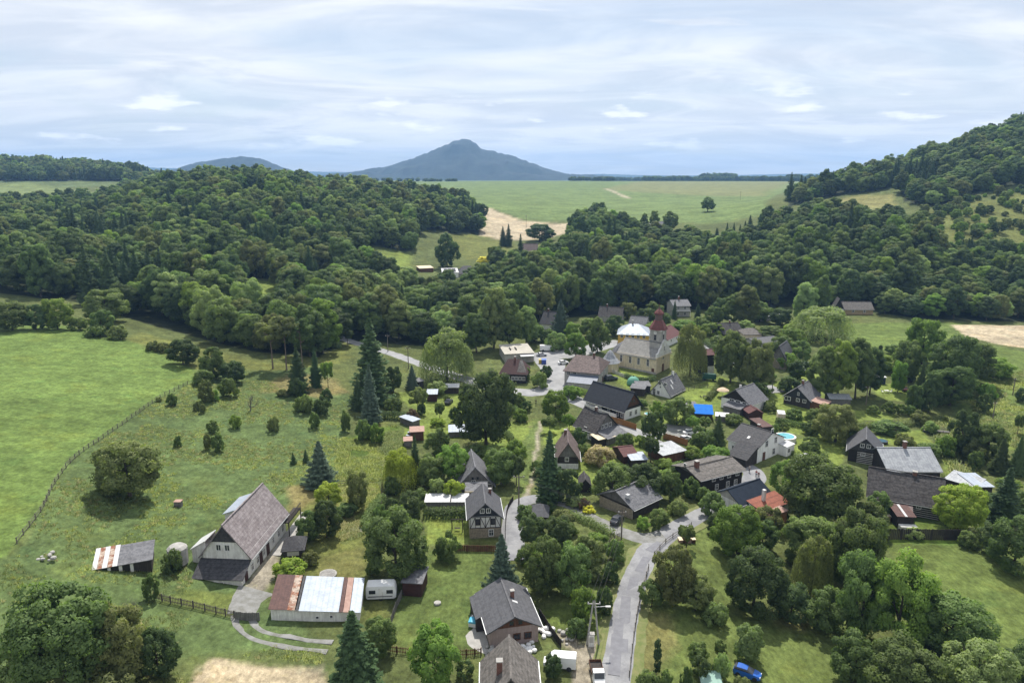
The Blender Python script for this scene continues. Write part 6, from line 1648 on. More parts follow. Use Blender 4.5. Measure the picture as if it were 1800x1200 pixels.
 ('mid','tree','mid',1372,625,588,42,'tree over the rear cottage roof'),
 ('bush','shrub','bright',1385,648,618,36,'light bush right of the slate cottage'),
 ('mid','tree','dark',1402,668,628,40,'dark tree left of the tall poplars'),
 ('bush','shrub','dark',1385,688,660,36,'dark shrub behind the slate-gabled house'),
 ('bush','shrub','mid',1345,668,648,34,'shrub in front of the slate cottage'),
 ('ball','shrub','mid',1340,700,672,32,'wide round bush beside the pale drive'),
 ('column','cypress','dark',1327,688,662,9,'small pointed cypress behind the silver roof'),
 ('bush','shrub','yellow',1338,712,700,14,'yellow flowering shrub near the pale drive'),
 ('bush','shrub','mid',1432,742,716,34,'loose bush right of the brown side porch'),
 ('ball','shrub','mid',1377,760,742,18,'clipped ball behind the large white house'),
 ('ball','shrub','mid',1362,760,744,16,'clipped ball left of another behind the large white house'),
 ('bush','shrub','dark',1424,762,740,30,'dark shrub at the end of the pool hedge'),
 ('mid','tree','mid',1422,800,766,36,'small tree right of the round pool'),
 ('bush','shrub','mid',1395,738,718,30,'loose bush in front of the slate-gabled house'),
 ('bush','shrub','olive',1352,722,704,24,'olive bush beside the cluttered lean-to'),
 ('bush','shrub','mid',1290,745,726,32,'shrub below the black gable house porch'),
 ('bush','shrub','bright',1218,806,784,36,'light bush right of the brown garage'),
 ('bush','shrub','mid',1195,838,812,44,'leafy shrub above the black log house'),
 ('bush','shrub','bright',1160,846,826,44,'light shrub behind the stone barn ridge'),
 ('bush','shrub','mid',1118,842,822,40,'shrub below the pale flat store'),
 ('bush','shrub','mid',1090,838,814,36,'shrub left of the pale flat store'),
 ('bush','shrub','bright',1128,782,764,24,'light shrub below the ball-shaped tree'),
 ('bush','shrub','mid',1160,802,784,26,'shrub between maroon store and garage'),
 ('bush','shrub','mid',1150,752,738,28,'shrub at the upper side of the lane'),
 ('bush','shrub','bright',1175,726,706,26,'light shrub below the white gable'),
 ('bush','shrub','mid',1128,716,700,20,'small shrub beside the brown gable'),
 ('bush','shrub','mid',946,834,806,26,'shrub left of the black conifer'),
 ('mid','tree','mid',868,826,786,44,'leafy tree above the old log house ridge'),
 ('bush','shrub','bright',850,800,782,36,'light bush below the huge drooping tree'),
 ('bush','shrub','mid',690,868,836,30,'shrub left of the weeping willow'),
 ('bush','shrub','mid',742,884,858,34,'shrub under the weeping willow'),
 ('bush','shrub','dark',690,902,872,26,'dark shrub at the garden fence'),
 ('bush','shrub','mid',655,1012,985,22,'shrub left of the broad full tree'),
 ('bush','shrub','mid',922,990,962,32,'shrub right of the asphalt drive'),
 ('bush','shrub','bright',946,990,966,28,'light shrub between drive and dark round tree'),
 ('bush','shrub','mid',925,912,886,34,'leafy shrub beside the pavilion'),
 ('bush','shrub','olive',1048,1020,990,36,'olive shrub on the roadside garden edge'),
 ('bush','shrub','bright',985,1010,975,44,'light shrub under the trunked tree'),
 ('mid','tree','mid',1470,1010,935,80,'leafy tree filling the middle of the belt'),
 ('mid','tree','dark',1390,1090,1020,70,'dark tree at the front of the belt'),
 ('mid','tree','mid',1452,1110,1030,76,'bushy tree below the greyish willow'),
 ('mid','tree','mid',1620,1100,1030,70,'tree on the meadow side of the brightest belt tree'),
 ('bush','shrub','olive',1350,930,890,50,'leafy shrub below the orange-walled hut'),
 ('mid','tree','mid',1340,962,912,54,'tree between bright spreading tree and the belt'),
 ('mid','tree','mid',1545,905,860,40,'tree left of the long log farmhouse'),
 ('mid','tree','mid',1520,940,880,70,'tree at the belt end beside the retaining wall'),
 ('bush','shrub','mid',1730,900,862,40,'shrub between the yellow-green tree and the spruce'),
 ('mid','tree','mid',1798,905,862,50,'tree at the right edge behind the spruce'),
 ('mid','tree','bright',1770,862,838,40,'light shrub-tree below the cone trees'),
 ('bush','shrub','bright',1735,700,672,30,'light bush behind the oval dark bush'),
 # plateau and clearing
 ('tall','tree','mid',1244,372,344,24,'lone round tree on the plateau field track'),
 ('fir','spruce','fir',884,432,398,16,'left one of two conifers below the tan field'),
 ('fir','spruce','fir',894,433,394,18,'right one of two conifers below the tan field'),
 ('mid','tree','dark',948,424,390,50,'bushy tree group at the corner of the tan field'),
 ('column','hedge_shrub','yellow',852,470,449,20,'yellow clipped shrub in the forest clearing'),
 ('mid','tree','dark',786,470,405,42,'dark rounded tree behind the clearing house'),
 ('mid','tree','mid',870,470,430,30,'leafy tree right of the clearing house'),
]
for kind, name, leaf, px, pb, pt, w, lb in T:
    grow(kind, name, leaf, px, pb, pt, w, lb, 'tree' if kind not in ('bush', 'ball', 'column', 'young_fir') else 'shrub', 'garden and meadow plants')
for i, (px, d, hh, w, lb) in enumerate([(1132,556,16,7,'left one of the thin trees among the plateau houses'),(1150,556,18,8,'middle one of the thin trees among the plateau houses'),(1178,558,17,12,'fullest tree beside the plateau houses')]):
    plant('tall', 'tree', lb, atd(px, d), hh, w, 'mid', 'tree', 'garden and meadow plants')
for i, (px, pb, pt, lb) in enumerate([(440,722,678,'leafless grey tree on the rough meadow slope'),(236,1092,1040,'dead grey tree at the farm fence'),(1572,762,722,'bare old fruit tree above the striped log house')]):
    p, hh, w = size_at(px, pb, pt, 30)
    o = link('bare_tree', BARE[i % 2]); o.location = p; o.scale = (hh / 6.5,) * 3; o.rotation_euler = (0, 0, i * 2.1)
    tag(o, lb, 'tree', 'garden and meadow plants')

# hedges: leafy boxes along a line
def hedge(pts, wd, hh, leaf, label, seed):
    S = spline([at(*p) for p in pts], .5); g = np.random.default_rng(seed)
    T_ = np.gradient(S, axis=0); T_ /= np.linalg.norm(T_, axis=1)[:, None] + 1e-9; Nn = np.stack([T_[:, 1], -T_[:, 0]], -1)
    n = int(len(S) * 55 * max(hh, .8)); i = g.integers(0, len(S), n)
    a = g.uniform(0, math.pi, n); cxs = np.cos(a); czs = np.sin(a)
    k = 1 / np.maximum(np.abs(cxs), czs); e = cxs * k * wd / 2 * g.uniform(.8, 1.1, n) * (.85 + .3 * vnoise(i * .5, i * 0, 2.2, seed)); z = czs * k * hh * g.uniform(.75, 1.05, n) * (.85 + .3 * vnoise(i * .5, i * 0, 1.6, seed + 1))
    P = np.c_[S[i, 0] + Nn[i, 0] * e, S[i, 1] + Nn[i, 1] * e, z]; P[:, :2] += g.normal(size=(n, 2)) * .12; c = np.array([S[:, 0].mean(), S[:, 1].mean()]); 
    P[:, 2] += H(P[:, 0], P[:, 1]); low = g.uniform(0, 1, n) < .3; P[low, 2] = H(P[low, 0], P[low, 1]) + g.uniform(0, hh, low.sum())
    ln = np.c_[Nn[i, 0] * cxs, Nn[i, 1] * cxs, czs + .3] + .7 * rnd_dirs(g, n); ln /= np.linalg.norm(ln, axis=1)[:, None]
    me = crown_mesh('hedge', leaf_cards(g, P, ln, .17), ln, np.clip(g.uniform(0, 1, n), 0, 1)); me.materials.append(LEAF[leaf])
    tag(link('hedge', me), label, 'hedge', 'garden hedges')
hedge([(668,736),(690,737),(722,738)], 1.6, 2.2, 'dark', 'dark clipped hedge below the tall spruces', 1)
hedge([(746,908),(785,909),(824,909)], 1.8, 1.9, 'dark', 'dark clipped hedge under the long white roof', 2)
hedge([(1244,704),(1256,690),(1268,674)], 1.4, 1.6, 'olive', 'straight hedge between two lawns below the churchyard', 3)
hedge([(1365,742),(1400,750),(1448,756)], 1.5, 1.5, 'mid', 'hedge behind the round pool', 4)
hedge([(1230,598),(1262,618),(1285,632)], 2.2, 1.8, 'mid', 'hedge along the pale path behind the church', 5)
hedge([(1008,686),(1035,694),(1060,700)], 2.0, 1.2, 'bright', 'low bushy border above the black-roofed log house', 6)
hedge([(1000,905),(1040,922),(1075,942)], 1.8, 1.2, 'mid', 'bushy border along the gravel lane', 7)
hedge([(1445,745),(1500,750),(1560,752),(1610,745)], 2.2, 1.3, 'olive', 'wild hedge along the right garden terrace', 8)
hedge([(1100,664),(1128,672),(1150,668)], 1.2, 1.5, 'dark', 'dark hedge at the foot of the church wall', 9)
hedge([(1380,792),(1420,808),(1452,800)], 1.5, 1.0, 'mid', 'low hedge right of the large white house', 10)
hedge([(640,930),(655,900),(672,880)], 1.6, 1.6, 'mid', 'overgrown hedge left of the middle gardens', 11)
hedge([(1020,858),(1050,866),(1060,872)], 1.2, 1.0, 'mid', 'low hedge beside the tiny dark hut', 12)
hedge([(850,745),(885,760),(900,775)], 1.5, 1.3, 'mid', 'garden border beside the grass strip', 13)
hedge([(880,705),(905,725),(918,735)], 2.4, 1.6, 'mid', 'leafy garden border below the square', 14)
hedge([(1655,840),(1680,850),(1705,850)], 2.5, 1.4, 'olive', 'rank growth on the stream bank behind the farm', 15)
hedge([(1490,640),(1530,640),(1575,652)], 2.5, 1.5, 'bright', 'leafy border behind the white-roofed huts', 16)

# ------------------------------------------------------------------ tall grass and herbs: real tufts over the rough meadows
def tuft_mesh(seed, n, hh, sp):
    g = np.random.default_rng(seed); V = []
    for _ in range(n):
        a = g.uniform(0, 6.28); r = sp * g.uniform(0, 1) ** .6; x, y = r * math.cos(a), r * math.sin(a); l = hh * g.uniform(.5, 1.1); b = g.uniform(0, 6.28); w = .035 * g.uniform(.7, 1.6); le = g.uniform(.1, .5) * l
        c, s = math.cos(b), math.sin(b)
        V.append([(x - w * s, y + w * c, -.05), (x + w * s, y - w * c, -.05), (x + c * le + w * .3 * s, y + s * le - w * .3 * c, l), (x + c * le - w * .3 * s, y + s * le + w * .3 * c, l)])
    V = np.array(V); N_ = np.tile([0, 0, 1.6], (n, 1)) + g.normal(size=(n, 3)) * .25
    return crown_mesh('tuft', V, N_, g.uniform(0, 1, n))
GR = {'a': leaf_mat('grass_blade', (.066, .080, .034), (.090, .102, .046), .25), 'b': leaf_mat('grass_straw', (.10, .095, .050), (.14, .125, .068), .25),
      'c': leaf_mat('herb_lime', (.11, .13, .040), (.16, .17, .060), .25), 'd': leaf_mat('herb_dark', (.048, .062, .028), (.070, .085, .036), .25)}
tsrc = bpy.data.collections.new('tuft_bodies'); tk = []
for i, (m_, n, hh, sp) in enumerate([('a',30,.30,.5),('a',34,.38,.6),('b',28,.36,.5),('c',34,.30,.55),('d',34,.42,.6)]):
    me = tuft_mesh(500 + i, n, hh, sp); me.materials.append(GR[m_]); o = bpy.data.objects.new('body_%03d' % i, me); tsrc.objects.link(o)
gt = np.random.default_rng(77)
def tufts(poly, n, name, label, hmul=1.0, pick=(.3, .3, .15, .1, .15), patch=14.0, thr=.35):
    xs = [p[0] for p in poly]; ys = [p[1] for p in poly]
    X = gt.uniform(min(xs), max(xs), n * 3); Y = gt.uniform(min(ys), max(ys), n * 3)
    k = inpoly(X, Y, poly) & (vnoise(X, Y, patch, 91) * .6 + vnoise(X, Y, 3.5, 92) * .4 > thr + gt.uniform(-.12, .12, len(X)))
    X, Y = X[k][:n], Y[k][:n]; m = len(X)
    lime = vnoise(X, Y, 9, 95) > .66
    idx = gt.choice(5, m, p=pick); idx = np.where(lime & (gt.uniform(0, 1, m) < .6), 3, idx)
    s = gt.uniform(.6, 1.35, m) * hmul
    instanced(name, np.c_[X, Y, H(X, Y)], np.c_[s * 1.1, s * 1.1, s], gt.uniform(0, 6.28, m), idx, tsrc, label, 'grass')
tufts(ipoly([(15,985),(45,940),(72,900),(97,852),(132,808),(182,772),(232,737),(282,702),(345,668),(440,650),(520,700),(610,700),(615,780),(600,850),(520,845),(440,920),(330,1040),(270,1060),(0,1190),(-60,1100)]), 9000, 'tall_grass', 'rank tall grass and herbs of the rough meadow', .62, (.3, .2, .15, .2, .15), 9, .54)
tufts(ipoly([(300,1075),(420,1095),(460,1130),(570,1145),(560,1165),(380,1150),(330,1210),(0,1215),(30,1140)]), 1500, 'grass', 'long grass below the farm track', .6, (.3, .25, .15, .1, .2), 7, .54)
tufts(ipoly([(600,770),(700,745),(715,780),(690,840),(625,850),(600,900),(590,820)]), 3500, 'tall_grass', 'lush uneven grass below the spruces', 1.0, (.2, .3, .05, .15, .3), 6, .40)
tufts(ipoly([(600,860),(660,850),(668,880),(640,940),(600,950)]), 2500, 'dry_grass', 'dry yellow grass between the left gardens', 1.0, (.15, .15, .6, .05, .05))
tufts(ipoly([(1700,690),(1800,650),(1800,800),(1720,740)]), 3500, 'wild_grass', 'wild grass of the stream meadow', 1.0)
tufts(ipoly([(1640,740),(1665,735),(1700,800),(1712,850),(1690,850),(1660,800)]), 2500, 'stream_vegetation', 'rank vegetation along the stream', 1.8, (.2, .3, .1, .2, .2), 5, .3)
# ------------------------------------------------------------------ vehicles
TYRE = mat('tyre_rubber', (.022, .022, .022), (.03, .03, .03), 3, .9); RIM = mat('wheel_rim', (.35, .35, .36), (.28, .28, .29), 2, .4, metallic=.6)
def paint(name, c): return mat('paint_' + name, c, tuple(v * .93 for v in c), 1, .3, spec=.5)
WHITEP = paint('white', (.78, .78, .77)); BLUEP = paint('blue', (.012, .10, .42)); DARKP = paint('dark', (.04, .045, .055)); REDP = paint('red', (.12, .03, .025)); SILVERP = paint('silver', (.45, .46, .48))
WHEELS = {}
def wheel(root, x, y, r=.33, w=.2):
    if r not in WHEELS:
        t = MB(); t.lathe([(r*.62,-w/2),(r,-w/2),(r,w/2),(r*.62,w/2)], 16); tm = t.mesh('tyre'); tm.materials.append(TYRE)
        q = MB(); q.lathe([(r*.6,-w*.45),(r*.62,w*.45)], 12); qm = q.mesh('rim'); qm.materials.append(RIM); WHEELS[r] = (tm, qm)
    tm, qm = WHEELS[r]
    o = link('wheel', tm, root); o.location = (x, y, r); o.rotation_euler = (R(90), 0, 0); link('rim', qm, o)
def loft(name, secs, m, root):
    """secs: list of (x, halfwidth_bottom, halfwidth_top, z0, z1)"""
    mb = MB()
    for x, wb, wt, z0, z1 in secs:
        zm = z0 + (z1 - z0) * .55
        mb.v += [(x,-wb,z0),(x,-wb*1.02,zm),(x,-wt,z1),(x,wt,z1),(x,wb*1.02,zm),(x,wb,z0)]
    n = len(secs)
    for i in range(n - 1):
        for j in range(6):
            j2 = (j + 1) % 6; mb.f.append((i*6+j, i*6+j2, (i+1)*6+j2, (i+1)*6+j))
    mb.f.append(tuple(range(5,-1,-1))); mb.f.append(tuple((n-1)*6+j for j in range(6)))
    return mb.build(name, m, root)
def car(name, label, px, py, ang, m, L=3.8, W=1.6, Hh=1.35, group='parked cars', estate=False):
    p = at(px, py); root = empty(name, (p.x, p.y, p.z + .1), R(ang)); tag(root, label, 'car', group); h = L/2; w = W/2
    loft('body', [(-h,w*.8,w*.72,.35,.75),(-h+.25,w*.98,w*.9,.22,.92),(-h*.4,w,w*.93,.2,.93),(h*.35,w,w*.93,.2,.92),(h-.5,w*.97,w*.86,.22,.82),(h,w*.78,w*.66,.32,.66)], m, root)
    bk = -h*.93 if estate else -h*.74
    loft('cabin_glass', [(bk,w*.86,w*.62,.86,.95 if not estate else 1.2),(bk+.38,w*.86,w*.68,.9,Hh-.03),(h*.02,w*.86,w*.68,.9,Hh-.03),(h*.46,w*.86,w*.74,.86,.93)], GLASS, root)
    loft('roof', [(bk+.34,w*.70,w*.62,Hh-.07,Hh),(bk+.8,w*.72,w*.64,Hh-.05,Hh+.02),(h*.02,w*.70,w*.62,Hh-.07,Hh)], m, root)
    for x in (-h*.6, h*.62):
        for y in (-w+.08, w-.08): wheel(root, x, y, .32, .2)
    for y in (-w*.62, w*.62):
        MB().box(h-.10,h-.02,y-.14,y+.14,.55,.70).build('headlight', BEAMW, root); MB().box(-h+.0,-h+.08,y-.12,y+.12,.6,.78).build('tail_light', REDP, root)
    return root
car('car', 'bright blue estate car parked under the fruit tree', 1313, 1188, -30, BLUEP, 3.6, 1.5, 1.3, estate=True)
car('car', 'dark car parked on the bright garden lawn', 789, 709, 75, DARKP)
car('car', 'dark blue car beside the end wall of the stone barn', 1084, 918, 60, DARKP)
car('car', 'silver car on the square beside the shop', 952, 626, 10, SILVERP)
car('car', 'white car half hidden behind the inn roof', 990, 640, 15, WHITEP)
car('car', 'dark off-road car behind the inn', 1074, 668, 20, DARKP, 4.5, 1.85, 1.75, estate=True)
car('car', 'white car at the end of the orange fence', 1204, 774, 35, WHITEP)
car('car', 'second white car in the gravel car park', 1212, 763, 30, WHITEP)
car('car', 'dark red car on the lawn beside the white-roofed huts', 1588, 686, 80, REDP)
car('car', 'white car in the yard behind the churchyard hedge', 1265, 596, 10, WHITEP)
# delivery van and box van
def van(name, label, px, py, ang, L, W, Hh, group='vans and lorries'):
    p = at(px, py); root = empty(name, (p.x, p.y, p.z + .12), R(ang)); tag(root, label, 'van', group); h = L/2; w = W/2
    loft('body', [(-h,w*.97,w*.9,.4,Hh),(-h+.1,w,w*.93,.35,Hh+.02),(h*.38,w,w*.93,.35,Hh),(h*.55,w,w*.88,.35,Hh*.88),(h*.80,w*.98,w*.86,.35,Hh*.52),(h,w*.85,w*.75,.4,Hh*.44)], WHITEP, root)
    MB().poly([(h*.56,-w*.80,Hh*.86),(h*.56,w*.80,Hh*.86),(h*.79,w*.80,Hh*.55),(h*.79,-w*.80,Hh*.55)]); 
    ws = MB(); ws.slab([(h*.57,-w*.76,Hh*.875),(h*.57,w*.76,Hh*.875),(h*.80,w*.78,Hh*.54),(h*.80,-w*.78,Hh*.54)], .05); o = ws.build('windscreen', GLASS, root); o.location.x = .04; o.location.z = .04
    for y in (-1, 1): MB().box(h*.36,h*.60,y*w*1.0-.02,y*w*1.0+.02,Hh*.55,Hh*.80).build('side_window', GLASS, root)
    MB().box(-h-.03,-h-.005,-w*.8,w*.8,Hh*.55,Hh*.88).build('rear_window', GLASS, root)
    for x in (-h*.58, h*.62):
        for y in (-w+.08, w-.08): wheel(root, x, y, .34, .22)
    return root
van('van', 'white panel van parked beside the brown-grey roof at the bottom', 984, 1172, 172, 4.4, 1.7, 1.95)
van('van', 'white delivery van parked beside the shop', 962, 617, 0, 5.6, 1.9, 2.2)
# flatbed lorry on the road
p = at(1050,1192); tr = empty('flatbed_truck', (p.x, p.y, p.z+.12), R(-88)); tr.scale = (.8, .8, .8); tag(tr, 'white flatbed truck with brown load bed standing at the road edge', 'truck', 'vans and lorries')
loft('cab', [(.3,.95,.88,.5,2.1),(.5,.98,.9,.4,2.2),(1.5,.98,.88,.4,2.15),(1.95,.98,.85,.4,1.35),(2.55,.9,.78,.45,1.05)], WHITEP, tr)
ws = MB(); ws.slab([(1.54,-.80,2.12),(1.54,.80,2.12),(1.97,.80,1.36),(1.97,-.80,1.36)], .05); o = ws.build('windscreen', GLASS, tr); o.location = (.05,0,.05)
for y in (-1,1): MB().box(.6,1.5,y*.99-.02,y*.99+.02,1.35,1.95).build('side_window', GLASS, tr)
bed = MB().box(-2.9,.25,-1.05,1.05,.75,.85).build('load_bed', WOODV, tr)
for a_ in ((-2.9,.25,-1.05,-.98),(-2.9,.25,.98,1.05)): MB().box(*a_,.86,1.3).build('side_board', WOODB, tr)
MB().box(-2.97,-2.905,-1.05,1.05,.75,1.3).build('tail_board', WOODB, tr); MB().box(.18,.25,-.97,.97,.86,2.1).build('head_board', WOODB, tr)
for x in (-1.9,1.75):
    for y in (-.85,.85): wheel(tr, x, y, .36, .24)
# caravan
p = at(671,1049); cv_ = empty('caravan', (p.x, p.y, p.z), R(4)); tag(cv_, 'white touring caravan on the grass under the broad tree', 'caravan')
loft('body', [(-2.3,1.0,.9,.55,2.2),(-2.1,1.08,1.0,.4,2.5),(1.9,1.08,1.0,.4,2.5),(2.15,1.04,.95,.45,2.25),(2.35,1.0,.92,.6,1.5)], WHITEP, cv_)
for x in (-1.3,1.4): MB().box(x-.5,x+.5,-1.12,-1.08,1.3,1.9).build('window', GLASS, cv_)
MB().box(-.3,.4,-1.11,-1.07,.5,2.2).build('door', OLDWH, cv_)
MB().box(-2.0,1.8,-1.125,-1.085,.75,.9).build('stripe', SLATE_G, cv_)
for y in (-.95,.95): wheel(cv_, 0, y, .33, .2)
MB().bar((2.3,0,.5),(3.6,0,.45),.12).build('drawbar', DARKM, cv_)
# small white trailer near the slate gable house
p = at(1372,738); cv_ = empty('trailer', (p.x, p.y, p.z), R(75)); tag(cv_, 'small cream box trailer standing on the lawn', 'trailer')
loft('body', [(-1.7,.95,.88,.5,2.0),(-1.5,1.0,.95,.45,2.2),(1.5,1.0,.95,.45,2.2),(1.7,.95,.88,.5,2.0)], CREAM, cv_); MB().box(-1.7,1.7,-1.0,1.0,2.21,2.3).build('roof', WHITEM, cv_)
for y in (-.95,.95): wheel(cv_, 0, y, .3, .2)
# ------------------------------------------------------------------ people
def person(label, px, py, ang, top, legs, hair=(.05,.035,.025), hh=1.72):
    p = at(px, py); root = empty('person', (p.x, p.y, p.z + .1), R(ang)); tag(root, label, 'person', 'people in the village'); s = hh / 1.75
    def skin(name, vs, es, m):
        me = bpy.data.meshes.new(name); me.from_pydata([tuple(c * s for c in v[:3]) for v in vs], es, []); me.update(); me.materials.append(m)
        o = link(name, me, root); md = o.modifiers.new('skin', 'SKIN')
        for i, v in enumerate(vs): me.skin_vertices[0].data[i].radius = (v[3] * s, v[3] * s)
        me.skin_vertices[0].data[0].use_root = True
        sb = o.modifiers.new('sub', 'SUBSURF'); sb.levels = 1; sb.render_levels = 1; return o
    SK = mat('skin', (.42, .25, .17), (.38, .22, .15), 2, .6)
    skin('body', [(0,0,.95,.14),(0,0,1.2,.145),(0,0,1.42,.12),(0,0,1.52,.055),(0,0,1.60,.085),(0,0,1.70,.08),(0,-.2,1.40,.055),(.06,-.27,1.12,.045),(.16,-.25,.9,.035),(0,.2,1.40,.055),(.02,.27,1.12,.045),(.10,.25,.88,.035)],
         [(0,1),(1,2),(2,3),(3,4),(4,5),(2,6),(6,7),(7,8),(2,9),(9,10),(10,11)], SK)
    skin('shirt', [(0,0,.98,.155),(0,0,1.2,.16),(0,0,1.43,.13),(0,-.21,1.40,.07),(.05,-.26,1.2,.065),(0,.21,1.40,.07),(.02,.26,1.2,.065)], [(0,1),(1,2),(2,3),(3,4),(2,5),(5,6)], mat('cloth_%s' % label[:14], top, None, 2, .9))
    skin('trousers', [(0,0,.97,.15),(.02,-.10,.82,.095),(.05,-.11,.48,.07),(.0,-.11,.08,.05),(.1,-.11,.04,.04),(-.02,.10,.82,.095),(.0,.11,.48,.07),(-.08,.11,.08,.05),(.02,.11,.04,.04)], [(0,1),(1,2),(2,3),(3,4),(0,5),(5,6),(6,7),(7,8)], mat('cloth2_%s' % label[:14], legs, None, 2, .9))
    skin('hair', [(-.02,0,1.66,.07),(-.01,0,1.73,.085)], [(0,1)], mat('hair_%d' % int(hair[0]*1000), hair, None, 3, .8))
person('person in white cap and dark clothes on the lane', 1317, 831, 200, (.5,.5,.5), (.06,.06,.08), (.7,.7,.7))
person('person in red top walking on the lane', 1329, 839, 250, (.35,.05,.05), (.05,.06,.10))
person('person in dark red jacket beside the one in red', 1333, 842, 240, (.16,.04,.04), (.03,.03,.04))
person('person in black at the path end below the square', 942, 712, 90, (.03,.03,.035), (.04,.04,.05))
# ------------------------------------------------------------------ poles, wires, fences
POLE = mat('pole_wood', (.20, .17, .14), (.13, .11, .09), 2, .9, 5, stretch=(1, 1, .2))
tops = {}
def pole(key, label, px, pb, pt, arm=1.2, m=None, lamp=False, twin=False):
    p, hh, _ = size_at(px, pb, pt, 5); root = empty('utility_pole', p); tag(root, label, 'pole', 'utility poles')
    for dx in ((-.9, .9) if twin else (0,)):
        mb = MB(); tube(mb, [(dx, 0, -.5), (dx * .1 if twin else 0, 0, hh)], [.16, .11], 8); mb.build('mast', m or POLE, root)
    if arm: MB().bar((-arm, 0, hh - .5), (arm, 0, hh - .5), .12).build('crossarm', m or POLE, root)
    for x in ((-arm * .9, 0, arm * .9) if arm else (0,)): MB().lathe([(.05,hh-.44),(.09,hh-.34),(.05,hh-.2)], 8, (x, 0)).build('insulator', BEAMW, root)
    if lamp:
        MB().bar((0,0,hh-1.0),(1.9,-.3,hh-.7),.07).build('lamp_arm', STEEL, root); MB().box(1.6,2.3,-.45,-.15,hh-.8,hh-.66).build('lamp_head', OLDWH, root)
    tops[key] = Vector((p.x, p.y, p.z + hh)); return root
pole('a', 'double-legged power pole with lamp beside the main road', 1042, 1132, 1055, .9, CONC, True, True)
pole('b', 'wooden pole at the junction of the gravel lane', 1092, 948, 896, .7)
pole('c', 'wooden pole beside the grass strip', 912, 886, 834, 1.1)
pole('d', 'pole beside the valley road near the tallest spruce', 682, 618, 588, .7)
pole('e', 'dark pole between the spruces and the willow', 718, 648, 610, .8)
pole('f', 'pole at the valley road by the wood edge', 611, 606, 578, .8)
pole('g', 'pole with pale top in the right gardens', 1522, 712, 678, .6)
pole('h', 'pole on the stream meadow beside the oval bush', 1745, 736, 706, .5)
pole('i', 'bent-topped pole in the right-hand field', 1780, 694, 664, .4)
pole('j', 'pole beside the two churchyard trees', 1357, 690, 664, .5)
pole('k', 'slim lamp post on the square behind the inn', 1041, 628, 604, 0, STEEL)
pole('l', 'thin pole in front of the tan field', 925, 400, 378, .6)
pole('m', 'lattice-like pole on the plateau field', 1301, 352, 336, 1.2)
pole('n', 'slim grey pole beside the churchyard wall', 1180, 668, 645, 0, STEEL)
WIREM = mat('wire', (.05, .05, .05), (.04, .04, .04), 1, .6)
def wire(a, b, dx, label):
    A_ = tops[a] if isinstance(a, str) else a; B_ = tops[b] if isinstance(b, str) else b; mb = MB(); pts = []
    for i in range(13):
        t = i / 12; q = A_.lerp(B_, t); q = q + Vector((dx, 0, -.4 - 4 * t * (1 - t) * (A_ - B_).length * .022)); pts.append(q)
    tube(mb, pts, [.022] * 13, 4); tag(mb.build('power_line', WIREM), label, 'wire', 'overhead wires')
for dx, s in ((-.7, 'left'), (0, 'middle'), (.7, 'right')):
    wire('a', 'b', dx, s + ' wire between the lamp pole and the junction pole'); wire('b', 'c', dx * .8, s + ' wire from the junction pole to the grass strip pole')
wire('d', 'e', 0, 'single wire between the valley road poles'); wire('f', 'd', 0, 'single wire running out along the valley road'); wire('j', 'g', 0, 'single wire past the tall poplars'); wire('g', 'h', 0, 'single wire crossing the stream'); wire('h', 'i', 0, 'single wire over the right-hand field')

def fence(name, pts, hh, kind, m, label, step=.0, pm=None):
    """kind: boards (solid bays), pales (single pales), posts (posts and rails)"""
    S = spline([at(*p) for p in pts], 2.2); root = empty(name, (S[0][0], S[0][1], float(H(*S[0])))); tag(root, label, 'fence', 'garden fences')
    o = Vector((S[0][0], S[0][1], float(H(*S[0]))))
    P = [Vector((x, y, float(H(x, y)))) - o for x, y in S]
    cache = {}
    for i, p in enumerate(P):
        if 'post' not in cache: pmesh = MB().box(-.06,.06,-.06,.06,-.4,hh+.08).mesh('post'); pmesh.materials.append(pm or m); cache['post'] = pmesh
        q = link('post', cache['post'], root); q.location = p
    for i in range(len(P) - 1):
        a, b = P[i], P[i+1]; d = b - a; ln = d.length
        if kind == 'boards':
            mb = MB(); n = max(3, int(ln / .3)); nn = Vector((-d.y, d.x, 0)).normalized() * .03
            for k in range(n):
                c0 = a + d * (k / n + .01); c1 = a + d * ((k + 1) / n - .01); ht = hh * (.97 + .06 * ((k * 7 + i * 3) % 5) / 5)
                mb.poly([c0 - nn, c1 - nn, c1 - nn + Vector((0,0,ht)), c0 - nn + Vector((0,0,ht))]); mb.poly([c1 + nn, c0 + nn, c0 + nn + Vector((0,0,ht)), c1 + nn + Vector((0,0,ht))])
                mb.poly([c0 - nn + Vector((0,0,ht)), c1 - nn + Vector((0,0,ht)), c1 + nn + Vector((0,0,ht)), c0 + nn + Vector((0,0,ht))])
            mb.build('board_bay', m, root)
        else:
            for z in ((.35 * hh, .85 * hh) if kind == 'posts' else (.3 * hh, .8 * hh)): MB().bar(a + Vector((0,0,z)), b + Vector((0,0,z)), .05, .09).build('rail', m, root)
            if kind == 'pales':
                mb = MB(); n = int(ln / .22)
                for k in range(n):
                    c = a + d * ((k + .5) / n); mb.box(c.x-.04,c.x+.04,c.y-.02,c.y+.02,c.z+.05,c.z+hh)
                mb.build('paling', m, root)
    return root
GREYW = mat('grey_fence_wood', (.17, .15, .125), (.10, .088, .075), 2, .9, 5)
fence('orange_fence', [(1070,741),(1095,748),(1118,756)], 1.7, 'boards', WOODO, 'solid orange board fence along the lane below the white corner')
fence('orange_fence', [(1166,771),(1188,777),(1208,783)], 1.6, 'boards', WOODO, 'solid orange board fence in front of the car park')
fence('picket_fence', [(272,1052),(300,1060),(340,1068),(380,1078),(412,1086)], 1.2, 'pales', GREYW, 'weathered paling fence from the farm shrub to the gate')
